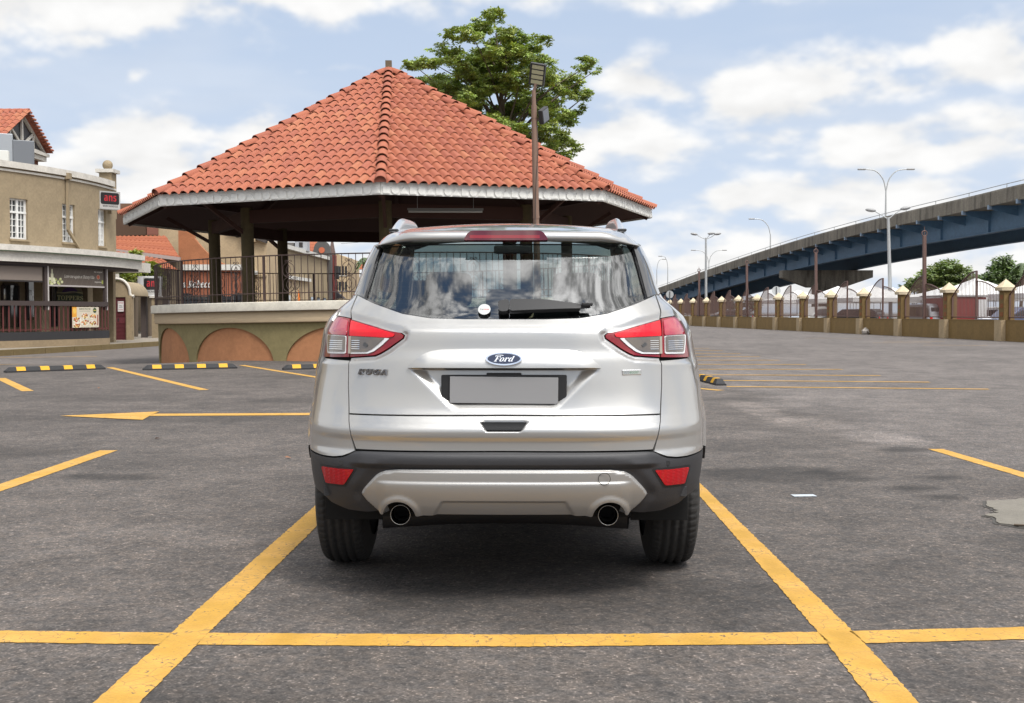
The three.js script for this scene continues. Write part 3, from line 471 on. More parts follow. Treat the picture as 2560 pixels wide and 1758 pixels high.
  // inner linings so that the cabin reads dark
  mesh('cabin_lining', [panel([[0.42, 1.10], [0.40, 1.24], [0.30, 1.25], [0.14, 1.17], [-0.35, 1.135], [-2.2, 1.02], [-2.2, 0.5], [0.40, 0.62]], along(sd0, (s > 0 ? -1 : 1) * -0.05), { step: 0.08, gap: 0, flange: 0, ...flip })], trimDark, car);
  mesh('pillar_lining', [panel([[0.40, 1.24], [0.345, 1.33], [0.27, 1.47], [0.20, 1.52], [-1.2, 1.60], [-1.27, 1.545], [-0.95, 1.56], [-0.45, 1.54], [-0.07, 1.495], [0.06, 1.45], [0.11, 1.39], [0.14, 1.27], [0.30, 1.25]], along(sd0, (s > 0 ? -1 : 1) * -0.03), { step: 0.05, gap: 0, flange: 0, ...flip })], trimGrey, car);
  // door mirror
  const mi = part('door_mirror', car); mesh('shell', rbox(0.20, 0.15, 0.09, 0.035, s * 0.96, 1.09, -1.98), silver, mi); mesh('mirror_glass', box(0.16, 0.11, 0.004, s * 0.965, 1.09, -1.932), chrome, mi); mesh('mirror_arm', bar([s * 0.80, 1.04, -2.02], [s * 0.9, 1.07, -2.0], 0.05, 0.04), blackPlastic, mi);
  // tail light: red upper lens, clear lower lens, white line, dark red rim
  const tl = part('tail_light', car), lensRed = phys([0.62, 0.006, 0.016], 0.12, { clearcoat: 0.35, specularIntensity: 0.6, bumpMap: ribT(), bumpScale: 0.0006 }), lensDeep = phys([0.20, 0.004, 0.010], 0.10, { clearcoat: 0.4 });
  const base = (pl) => panel(cp(pl), rearBy(-0.006), { step: 0.012, gap: 0.0022, flange: 0.012 });
  mesh('inner_rim', base(lampTip), lensDeep, tl); mesh('outer_rim', base(lampEnd), lensDeep, tl);
  const layer = (name, pl, off, m, r = 0.004) => mesh(name, panel(cp(rounded(pl, r)), rearBy(off), { step: 0.01, gap: 0, flange: 0.004, uvs: 1 }), m, tl);
  layer('red_lens', [[0.648, 1.145], [0.555, 1.121], [0.480, 1.101], [0.445, 1.091], [0.452, 1.079], [0.4795, 1.0755], [0.648, 1.0815]], -0.0015, lensRed, 0.006);
  layer('red_lens', [[0.664, 1.146], [0.700, 1.1535], [0.722, 1.153], [0.742, 1.135], [0.752, 1.115], [0.766, 1.086], [0.664, 1.0835]], -0.0015, lensPlum, 0.006);
  layer('white_trim', [[0.648, 1.0785], [0.468, 1.0725], [0.500, 1.043], [0.534, 1.019], [0.560, 1.010], [0.648, 1.007]], -0.0015, lampWhite, 0.004);
  layer('white_trim', [[0.664, 1.080], [0.774, 1.083], [0.771, 1.05], [0.762, 1.004], [0.664, 1.007]], -0.0015, lampWhite, 0.006);
  layer('clear_lens', [[0.637, 1.0785], [0.486, 1.0732], [0.512, 1.050], [0.540, 1.028], [0.565, 1.0165], [0.637, 1.0145]], 0.001, lampClear, 0.005);
  layer('clear_lens', [[0.666, 1.0785], [0.764, 1.0808], [0.762, 1.05], [0.755, 1.012], [0.666, 1.0145]], 0.001, lampClear, 0.006);
  layer('bulb_cover', [[0.572, 1.056], [0.556, 1.043], [0.564, 1.034], [0.581, 1.047]], 0.003, std([0.10, 0.10, 0.10], 0.3, { metalness: 0.6 }), 0.004);
  for (let k = 0; k < 5; k++) layer('reflector_rib', [[0.676, 1.023 + k * 0.0085], [0.748 + 0.0012 * k, 1.023 + k * 0.0085], [0.748 + 0.0012 * k, 1.0255 + k * 0.0085], [0.676, 1.0255 + k * 0.0085]], 0.003, chrome, 0.001);
  for (let k = 0; k < 5; k++) layer('reflector_rib', [[0.595, 1.026 + k * 0.0085], [0.632, 1.026 + k * 0.0085], [0.632, 1.0285 + k * 0.0085], [0.595, 1.0285 + k * 0.0085]], 0.003, chrome, 0.001);
  layer('divider', [[0.648, 1.0785], [0.637, 1.078], [0.637, 1.0075], [0.648, 1.0075]], 0.002, std([0.42, 0.37, 0.31], 0.3, { metalness: 0.5 }), 0.001);
  // bumper reflector, sensors
  const rf = part('bumper_reflector', car);
  mesh('red_lens', panel(cp(rounded([[0.758, 0.541], [0.603, 0.546], [0.648, 0.480], [0.738, 0.475]], 0.008)), rearBy(0.004), { step: 0.012, gap: 0, flange: 0.012, uvs: 1 }), phys([0.36, 0.008, 0.012], 0.12, { clearcoat: 0.2, specularIntensity: 0.5, bumpMap: ribT(), bumpScale: 0.0008 }), rf);
  mesh('surround', panel(cp(rounded([[0.770, 0.551], [0.588, 0.554], [0.642, 0.470], [0.746, 0.463]], 0.012)), rearBy(0.0008), { step: 0.012, gap: 0, flange: 0.004 }), blackPlastic, rf);
  for (const [x, y] of [[0.660, 0.570], [0.242, 0.597]]) { const c = rear0(s * x, y), g = new THREE.CylinderGeometry(0.0095, 0.0095, 0.006, 20).rotateX(Math.PI / 2).translate(c[0], c[1], c[2] + 0.002); mesh('parking_sensor', g, std([0.02, 0.02, 0.021], 0.5), car); }
}
function ribT() { ribT.t ||= scaled(texture(128, (u, v) => { const k = 0.5 + 0.5 * Math.sin(v * 12 * 2 * Math.PI) * (0.6 + 0.4 * Math.sin(u * 3 * 2 * Math.PI)); return [k, k, k]; }, false), 0.07); return ribT.t; }
// lower bumper: dark skin, silver skid plate with pipe cut-outs
{
  const bl = [[0, 0.622], [0.596, 0.6165], [0.628, 0.603], [0.656, 0.592], [0.697, 0.585], [0.75, 0.583], ...curveZ(0.588, 0.43, 8), [0.765, 0.418], [0.720, 0.389], [0.64, 0.368], [0.54, 0.366], [0.500, 0.366], [0.547, 0.415], [0.571, 0.449], [0.552, 0.474], [0.506, 0.522], [0.477, 0.539], [0.422, 0.546], [0.25, 0.5485], [0, 0.5485]];
  const skidOut = [[0, 0.5565], [0.25, 0.5565], [0.423, 0.554], [0.481, 0.547], [0.512, 0.529], [0.559, 0.478], [0.580, 0.449], [0.555, 0.415], [0.506, 0.371]];
  const crown = (x, y) => { const ax = Math.abs(x), q = edgeDist(skidOut, ax, y, [skidOut.length - 1]); return -0.011 * (1 - sstep(0.0, 0.045, q)) + 0.016 * sstep(0.64, 0.56, ax) * sstep(0.555, 0.575, y) - 0.006 * sstep(0.605, 0.622, y); };
  mesh('bumper_cover', panel(half(bl), rearBy(crown), { step: 0.009, gap: 0.001, flange: 0.03 }), cladding, car);
  const arcUp = (cx, r, n = 14) => Array.from({ length: n + 1 }, (_, i) => { const t = mix(0.05, Math.PI - 0.05, i / n); return [cx + r * Math.cos(t), 0.372 + r * 0.92 * Math.sin(t)]; });
  const sk = [...skidOut.slice(0, -1), [0.503, 0.372], ...arcUp(0.417, 0.066), [0, 0.374]];
  const rimq = (x, y) => { const ax = Math.abs(x), q = Math.hypot(ax - 0.417, (y - 0.372) / 0.92); let d = 0.006 - 0.012 * (1 - sstep(0, 0.010, Math.min(edgeDist(skidOut, ax, y, [skidOut.length - 1]), ax < 0.2 ? 0.02 + (0.5565 - y) : 9, 0.5565 - y + 0.001))); d += 0.007 * sstep(0.094, 0.072, q); d += 0.008 * sstep(0.508, 0.498, y) * sstep(0.515, 0.46, ax) - 0.004; d -= 0.008 * sstep(0.29 + (y - 0.37) * -0.6, 0.27 + (y - 0.37) * -0.6, ax) * sstep(0.434, 0.426, y); return d; };
  mesh('skid_plate', panel(rounded(half(sk), 0.024), rearBy((x, y) => 0.004 + rimq(x, y)), { step: 0.0075, gap: 0, flange: 0.04 }), silverSkid, car);
  const tc = rear0(0.397, 0.521), tr = new THREE.TorusGeometry(0.0235, 0.0011, 6, 40).translate(0.397, 0.521, tc[2] + 0.0135); mesh('tow_eye_cover', tr, gapBlack, car);
  for (const s of [-1, 1]) {
    const e = part('exhaust_pipe', car);
    mesh('outer_tip', lathe([[0.0365, 0.0], [0.038, 0.004], [0.0400, 0.006], [0.0415, 0.003], [0.042, -0.01], [0.042, -0.16]].map(([r, z]) => [r, z]), 40).rotateX(Math.PI / 2).translate(s * 0.418, 0.362, 0.825), std([0.36, 0.35, 0.33], 0.25, { metalness: 1 }), e);
    mesh('inner_pipe', new THREE.CylinderGeometry(0.033, 0.033, 0.16, 32, 1, true).rotateX(Math.PI / 2).translate(s * 0.418, 0.362, 0.70), gapBlack, e);
    mesh('bore_disc', new THREE.CircleGeometry(0.036, 32).translate(s * 0.418, 0.362, 0.64), gapBlack, e);  // flat black disc closing the bore of the pipe
    mesh('pipe_recess', box(0.2, 0.13, 0.01, s * 0.417, 0.40, 0.70), gapBlack, e);
  }
  // dark underside: floor, axle, silencer, wheel liners
  mesh('underbody', [box(1.30, 0.12, 3.9, 0, 0.38, -1.45), box(1.20, 0.20, 0.30, 0, 0.46, 0.58)], gapBlack, car);
  mesh('silencer', tube([[-0.52, 0.335, 0.60], [-0.2, 0.345, 0.55], [0.2, 0.345, 0.55], [0.52, 0.335, 0.60]], 0.07, 24, 16), blackPlastic, car);
  mesh('rear_axle', [tube([[-0.72, 0.33, 0.02], [-0.3, 0.29, 0.05], [0.3, 0.29, 0.05], [0.72, 0.33, 0.02]], 0.045, 20, 12), bar([-0.55, 0.26, 0.1], [-0.5, 0.34, 0.5], 0.07), bar([0.55, 0.26, 0.1], [0.5, 0.34, 0.5], 0.07)], blackPlastic, car);
  for (const s of [-1, 1]) for (const a of archZ) mesh('wheel_liner', new THREE.CylinderGeometry(0.40, 0.40, 0.25, 28, 1, true, -0.2, Math.PI + 0.4).rotateZ(Math.PI / 2).translate(s * 0.67, wheelY, a), gapBlack, car);
}
// wheels
{
  const R0 = 0.345, Wd = 0.1175, sN = 52, tN = 300, pos = [], idx = [];
  const prof = (s) => { const a = Math.abs(s); // s: -1..1 across tread, beyond = sidewall
    if (a <= 1) { return [s * 0.098, R0 - 0.022 * Math.pow(a, 4)]; }
    const t = (a - 1) / 0.9; const ang = t * 1.5; return [Math.sign(s) * (0.098 + 0.022 * Math.sin(ang * 1.05)), R0 - 0.022 - t * 0.106 - 0.0 * ang]; };
  for (let i = 0; i <= tN; i++) {
    const th = i / tN * 2 * Math.PI;
    for (let j = 0; j <= sN; j++) {
      const s = mix(-1.9, 1.9, j / sN); let [x, r] = prof(s); const a = Math.abs(s);
      if (a < 1) { const gr = [-0.56, -0.19, 0.19, 0.56]; for (const g of gr) r -= 0.008 * sstep(0.085, 0.055, Math.abs(s - g)); }
      if (a > 0.6 && a < 1.22) { const k = ((th * 33 / Math.PI + 0.25 * a + (s > 0 ? 0.5 : 0)) % 1 + 1) % 1; if (k < 0.2) r -= 0.005; } else if (a < 0.5) { const k = ((th * 33 / Math.PI + 0.9 * s) % 1 + 1) % 1; if (k < 0.12) r -= 0.003; }
      pos.push(x, r * Math.cos(th), r * Math.sin(th));
    }
  }
  for (let i = 0; i < tN; i++) for (let j = 0; j < sN; j++) { const a = i * (sN + 1) + j, b = a + sN + 1; idx.push(a, a + 1, b, a + 1, b + 1, b); }
  const tyre = sheet(pos, idx);
  const rim = [];
  for (const e of [-1, 1]) rim.push(lathe([[0.0, 0.02], [0.06, 0.03], [0.20, 0.045], [0.222, 0.085], [0.228, 0.10]], 36).rotateZ(-Math.PI / 2 * e));
  const wheelProto = (name) => { const w = part(name, car); mesh('tyre', tyre, tyreM, w); mesh('rim', rim.length ? merge([rim[1].clone(), lathe([[0.228, -0.11], [0.215, -0.05], [0.215, 0.1]], 36).rotateZ(-Math.PI / 2)]) : rim, std([0.10, 0.10, 0.10], 0.5, { metalness: 0.5 }), w); const sp = []; for (let k = 0; k < 5; k++) { const a = k / 5 * 2 * Math.PI; for (const d of [-0.09, 0.09]) sp.push(bar([0.085, 0.05 * Math.cos(a), 0.05 * Math.sin(a)], [0.098, 0.222 * Math.cos(a + d), 0.222 * Math.sin(a + d)], 0.03, 0.035)); } sp.push(new THREE.CylinderGeometry(0.06, 0.06, 0.03, 20).rotateZ(Math.PI / 2).translate(0.09, 0, 0)); mesh('spokes', sp, rimM, w); return w; };
  for (const s of [-1, 1]) for (const a of archZ) { const w = wheelProto('wheel'); w.position.set(s * 0.752, wheelY, a); if (s < 0) w.rotation.y = Math.PI; }
}
// rear window with defroster, side strips, wiper, sticker, spoiler and high brake light
{
  const top = [[0.592, 1.467], [0.515, 1.476], [0.335, 1.480], [0, 1.4815]];
  const outline = [...glassLow.slice(0, -1), [0.605, 1.240], [0.562, 1.469], ...top.slice(1)];
  mesh('rear_window', panel(half(outline), rearBy(-0.010), { step: 0.03, gap: 0.003, flange: 0 }), carGlass, car);
  mesh('window_seal', panelRing(half(glassLow.concat([[0.638, 1.27], [0.588, 1.467], ...top.slice(1)])), half([[0, 1.158], [0.16, 1.158], [0.302, 1.162], [0.415, 1.180], [0.54, 1.221], [0.598, 1.245], [0.556, 1.464], [0.515, 1.470], [0.335, 1.474], [0, 1.4755]]), rearBy(-0.008)), glossBlack, car);
  for (const s of [-1, 1]) { const m = [[0.648, 1.256], [0.602, 1.240], [0.560, 1.468], [0.590, 1.470]].map(([x, y]) => [s * x, y]); mesh('window_side_strip', panel(m, rearBy(0.002), { step: 0.015, gap: 0, flange: 0.02 }), glossBlack, car); }
  const def = []; for (let k = 0; k < 11; k++) { const y = 1.20 + k * 0.0235; const hw = 0.5 - 0.1 * sstep(1.2, 1.45, y); const pts = []; for (let i = 0; i <= 16; i++) { const x = mix(-hw, hw, i / 16), p = rearBy(-0.0125)(x, y); pts.push(p); } def.push(tube(pts, 0.0004, 16, 3)); }
  mesh('defroster_wires', def, std([0.10, 0.06, 0.04], 0.6), car);
  // wiper
  const w = part('rear_wiper', car), P = (x, y, o) => rearBy(o)(x, y);
  const body = (pts, name) => mesh(name, panel(rounded(pts, 0.014), rearBy((x, y) => 0.020 + 0.006 * Math.sin(clamp((x + 0.03) / 0.36) * Math.PI)), { step: 0.012, gap: 0, flange: 0.020 }), blackPlastic, w);
  body([[-0.028, 1.208], [-0.010, 1.215], [0.018, 1.216], [0.018, 1.168], [-0.022, 1.167]], 'pivot_cap'); body([[0.020, 1.216], [0.16, 1.213], [0.310, 1.198], [0.310, 1.180], [0.16, 1.172], [0.020, 1.168]], 'wiper_arm');
  mesh('wiper_blade', [bar(P(0.02, 1.172, 0.012), P(0.348, 1.192, 0.016), 0.012, 0.018), rbox(0.045, 0.014, 0.018, 0.004, ...P(0.335, 1.192, 0.026))], blackPlastic, w);
  // sticker
  const c = P(-0.083, 1.190, -0.003), sk = new THREE.CircleGeometry(0.0255, 36), st = mesh('window_sticker', sk, std([0.6, 0.6, 0.6], 0.6, { map: canvasTex(256, 256, (g, W, H) => { g.fillStyle = '#d8dad8'; g.fillRect(0, 0, W, H); g.font = 'bold 52px sans-serif'; g.textBaseline = 'middle'; g.fillStyle = '#333'; g.textAlign = 'right'; g.fillText('Car', 120, 128); g.fillStyle = '#c2352c'; g.textAlign = 'left'; g.fillText('max', 121, 128); }) }), car); st.position.set(c[0], c[1] + 0.002, c[2] + 0.006); st.rotation.x = -0.80; st.scale.y = 1.22;
  // spoiler: section swept across the car
  const lipZ = (x) => rearZ(Math.min(0.585, Math.abs(x)) * Math.sign(x || 1), 1.484) + 0.048, joint = (x) => lipZ(x) - 0.20;
  const sec = (x) => { const e = sstep(0.40, 0.60, Math.abs(x)), L = lipZ(x), lipY = 1.484 - 0.012 * e, J = joint(x), yj = roofY(x, J); const k = 1 - 0.93 * e; return [[L - 0.10, lipY + 0.004], [L - 0.015, lipY], [L, lipY + 0.004 * k], [L + 0.006 * k, lipY + 0.014 * k], [L + 0.003 * k, lipY + 0.028 * k], [L - 0.008, lipY + 0.042 * k], [L - 0.05, mix(lipY + 0.049 * k, roofY(x, L - 0.05), 0.5)], [L - 0.12, roofY(x, L - 0.12)], [J, yj]]; };
  const n = 72, m = sec(0).length, pos = [], idx = []; for (let i = 0; i <= n; i++) { const x = mix(-0.592, 0.592, i / n); for (const [z, y] of sec(x)) pos.push(x, y, z); } for (let i = 0; i < n; i++) for (let j = 0; j < m - 1; j++) { const a = i * m + j, b = a + m; idx.push(a, b, a + 1, a + 1, b, b + 1); }
  mesh('roof_spoiler', sheet(pos, idx), silver, car);
  const roof = gridSurf(40, 50, (u, v) => { const x = mix(-0.594, 0.594, u), z = mix(joint(x) + 0.001, -1.28, v); return [x, roofY(x, z), z]; });
  mesh('roof', roof, silver, car);
  const lining = gridSurf(12, 20, (u, v) => { const x = mix(-0.56, 0.56, u), z = mix(joint(x) - 0.02, -1.25, v); return [x, roofY(x, z) - 0.045, z]; }); mesh('headlining', lining, trimGrey, car);
  // brake light
  const bl = rounded([[-0.183, 0], [0.183, 0], [0.166, 0.030], [0.148, 0.042], [-0.148, 0.042], [-0.166, 0.030]], 0.01), surf = (x, y) => [x, 1.487 + y, lipZ(x) + 0.016 - y * 0.22];
  mesh('high_brake_light', panel(bl, surf, { step: 0.012, gap: 0, flange: 0.03 }), phys([0.085, 0.004, 0.008], 0.05, { clearcoat: 1 }), car);
  mesh('brake_light_strip', panel([[-0.155, 0.008], [0.145, 0.008], [0.145, 0.022], [-0.155, 0.022]], (x, y) => { const p = surf(x, y); return [p[0], p[1], p[2] + 0.001]; }, { step: 0.02, gap: 0, flange: 0 }), phys([0.22, 0.006, 0.010], 0.12, { clearcoat: 1 }), car);
  // roof rails
  for (const s of [-1, 1]) {
    const r = part('roof_rail', car), pts = [], N = 40; const zs = (t) => mix(0.10, -1.35, t), hx = (t) => s * mix(0.528, 0.545, t);
    const posR = [], idR = [], K = 8; for (let i = 0; i <= N; i++) { const t = i / N, z = zs(t), x = hx(t), y0 = roofY(x, z), hgt = 0.058 * Math.pow(Math.sin(Math.PI * clamp(t * 5.2 / Math.PI / 1.0, 0, 0.5)), 0.9) * sstep(1.0, 0.93, t), wdt = 0.019; for (let k = 0; k <= K; k++) { const a = Math.PI * k / K, cx = Math.cos(a), sy = Math.sin(a); posR.push(x + s * wdt * cx, y0 - 0.004 + (hgt + 0.006) * Math.pow(sy, 0.7), z); } }
    for (let i = 0; i < N; i++) for (let k = 0; k < K; k++) { const a = i * (K + 1) + k, b = a + K + 1; if (s > 0) idR.push(a, a + 1, b, a + 1, b + 1, b); else idR.push(a, b, a + 1, a + 1, b, b + 1); }
    mesh('rail', sheet(posR, idR), phys([0.62, 0.63, 0.64], 0.28, { metalness: 0.7, clearcoat: 0.5 }), r);
    mesh('rail_foot', rbox(0.042, 0.012, 0.10, 0.005, hx(0.03), roofY(hx(0.03), 0.03) + 0.002, 0.045), blackPlastic, r);
  }
}
function panelRing(outer, inner, surf) { // frame between two outlines
  const pos = [], idx = [], N = 160; const walk = (p) => { let L = 0; const l = p.map((a, i) => { const b = p[(i + 1) % p.length], d = Math.hypot(b[0] - a[0], b[1] - a[1]); L += d; return d; }); return (t) => { let s = t * L, i = 0; while (i < l.length - 1 && s > l[i]) s -= l[i++]; const a = p[i], b = p[(i + 1) % p.length], k = l[i] ? s / l[i] : 0; return [mix(a[0], b[0], k), mix(a[1], b[1], k)]; }; };
  const A = walk(outer), B = walk(inner); for (let i = 0; i <= N; i++) { pos.push(...surf(...A(i / N)), ...surf(...B(i / N))); if (i < N) { const a = i * 2; idx.push(a, a + 2, a + 1, a + 1, a + 2, a + 3); } } return sheet(pos, idx);
}
// front of the car and cabin
{
  mesh('bonnet', gridSurf(16, 14, (u, v) => { const z = mix(-2.15, -3.42, v), x = mix(-1, 1, u) * sideX(z, 0.85) * (1 - 0.08 * v * v) * 0.985; return [x, mix(1.035, 0.86, Math.pow(v, 1.5)) - 0.07 * x * x, z]; }), silver, car);
  mesh('front_bumper', gridSurf(20, 10, (u, v) => { const a = mix(-Math.PI / 2, Math.PI / 2, u), y = mix(0.28, 0.84, v), W = Wt(Math.max(0.45, y)) * 0.9; const sx = Math.sign(Math.sin(a)) * Math.pow(Math.abs(Math.sin(a)), 0.55), cz = Math.pow(Math.max(0, Math.cos(a)), 0.6); return [sx * W, y, -3.28 - 0.33 * cz * (1 - 0.2 * Math.abs(v - 0.4))]; }), silver, car);
  mesh('windscreen', gridSurf(16, 10, (u, v) => { const q = mix(-1, 1, u), x = q * mix(0.60, 0.72, v), y = mix(1.618, 1.03, v) - 0.03 * q * q * (1 - v), z = mix(-1.29, -2.24, v) + 0.10 * q * q; return [x, y, z]; }), carGlass, car);
  mesh('dashboard', [rbox(1.42, 0.16, 0.46, 0.06, 0, 0.97, -1.98), rbox(0.5, 0.10, 0.2, 0.04, -0.38, 1.05, -1.86)], trimDark, car);
  mesh('parcel_shelf', [box(1.10, 0.02, 0.72, 0, 1.075, 0.28), box(1.2, 0.5, 0.06, 0, 0.85, -0.08)], trimDark, car);
  mesh('tailgate_lining', panel(half([[0, 1.166], [0.16, 1.166], [0.26, 1.17], [0.34, 1.19], [0.42, 1.196], [0.55, 1.235], [0.60, 1.26], [0.62, 1.22], [0.5, 1.12], [0, 1.10]]), rearBy(-0.03), { step: 0.03, gap: 0, flange: 0 }), trimDark, car);
  const head = (x, y, z, w, h, nm) => { const t = part(nm, car); mesh('pad', rbox(w, h, 0.11, 0.045, x, y, z, 4), seatM, t); for (const d of [-0.065, 0.065]) mesh('post', new THREE.CylinderGeometry(0.006, 0.006, 0.16, 8).translate(x + d, y - h / 2 - 0.05, z), chrome, t); };
  for (const x of [-0.44, 0, 0.42]) head(x, x ? 1.245 : 1.22, -0.42, x ? 0.27 : 0.24, x ? 0.19 : 0.15, 'rear_headrest');
  mesh('rear_seat', [rbox(1.26, 0.62, 0.16, 0.06, 0, 0.80, -0.44, 3), rbox(1.26, 0.16, 0.5, 0.05, 0, 0.56, -0.72, 3)], seatM, car);
  for (const x of [-0.37, 0.37]) { mesh('front_seat', [rbox(0.50, 0.66, 0.14, 0.06, x, 0.88, -1.28, 3), rbox(0.50, 0.16, 0.5, 0.06, x, 0.56, -1.52, 3)], seatM, car); head(x, 1.31, -1.31, 0.27, 0.20, 'front_headrest'); }
  mesh('steering_wheel', new THREE.TorusGeometry(0.18, 0.016, 8, 28).rotateX(-0.4).translate(0.37, 1.02, -1.76), trimDark, car);
  mesh('cabin_floor', box(1.5, 0.04, 3.2, 0, 0.44, -0.9), trimDark, car);
  mesh('rear_view_mirror', rbox(0.22, 0.05, 0.03, 0.012, 0, 1.55, -1.42), trimDark, car);
}

// ---------------------------------------------------------------- tiled pavilion
const terracotta = [[0.50, 0.153, 0.085], [0.475, 0.143, 0.082], [0.525, 0.165, 0.092], [0.45, 0.136, 0.083], [0.55, 0.195, 0.105], [0.485, 0.150, 0.092]].map((c) => std(c, 0.8, { map: scaled(clayT, 0.4) }));
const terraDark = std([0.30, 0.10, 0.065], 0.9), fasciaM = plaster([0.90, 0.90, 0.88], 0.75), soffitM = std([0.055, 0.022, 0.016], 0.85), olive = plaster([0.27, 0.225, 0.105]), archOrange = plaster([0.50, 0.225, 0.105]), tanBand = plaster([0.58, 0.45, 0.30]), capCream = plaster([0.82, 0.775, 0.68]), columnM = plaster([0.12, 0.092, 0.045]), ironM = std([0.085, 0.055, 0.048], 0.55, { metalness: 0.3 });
function sTile(w, len, h, n = 12) { // one curved roof tile: barrel with side pans, lying along -z (up the slope), lower edge at z = 0
  const top = [], t = 0.014; for (let i = 0; i <= n; i++) { const x = mix(-w / 2, w / 2, i / n), a = x / (w * 0.36); top.push([x, Math.abs(a) < 1 ? h * Math.pow(1 - a * a, 0.6) : -0.012 * Math.sin((Math.abs(x) - w * 0.36) / (w * 0.14) * Math.PI / 2) + 0.0]); }
  const pos = [], idx = [], row = n + 1, lift = 0.028; for (const [z, dy] of [[0, lift], [-len, -0.004]]) for (const s of [0, -t]) for (const [x, y] of top) pos.push(x, y + dy + s, z);
  const q = (a, b, c, d) => idx.push(a, b, c, a, c, d);
  for (let i = 0; i < n; i++) { q(i, i + 1, 2 * row + i + 1, 2 * row + i); q(row + i, i + 0 + 0, i, i); q(row + i, row + i + 1, i + 1, i); }
  const g = sheet(pos, idx); return g;
}
const pav = thing('tiled_pavilion', 'octagonal open pavilion with red clay tile roof behind the silver car', 'pavilion', [-4.07, 0, -35], 4.9 * Math.PI / 180);
pav.rotation.order = 'ZYX'; pav.rotation.z = 0.0175; // the lot falls away to the left under a level pavilion
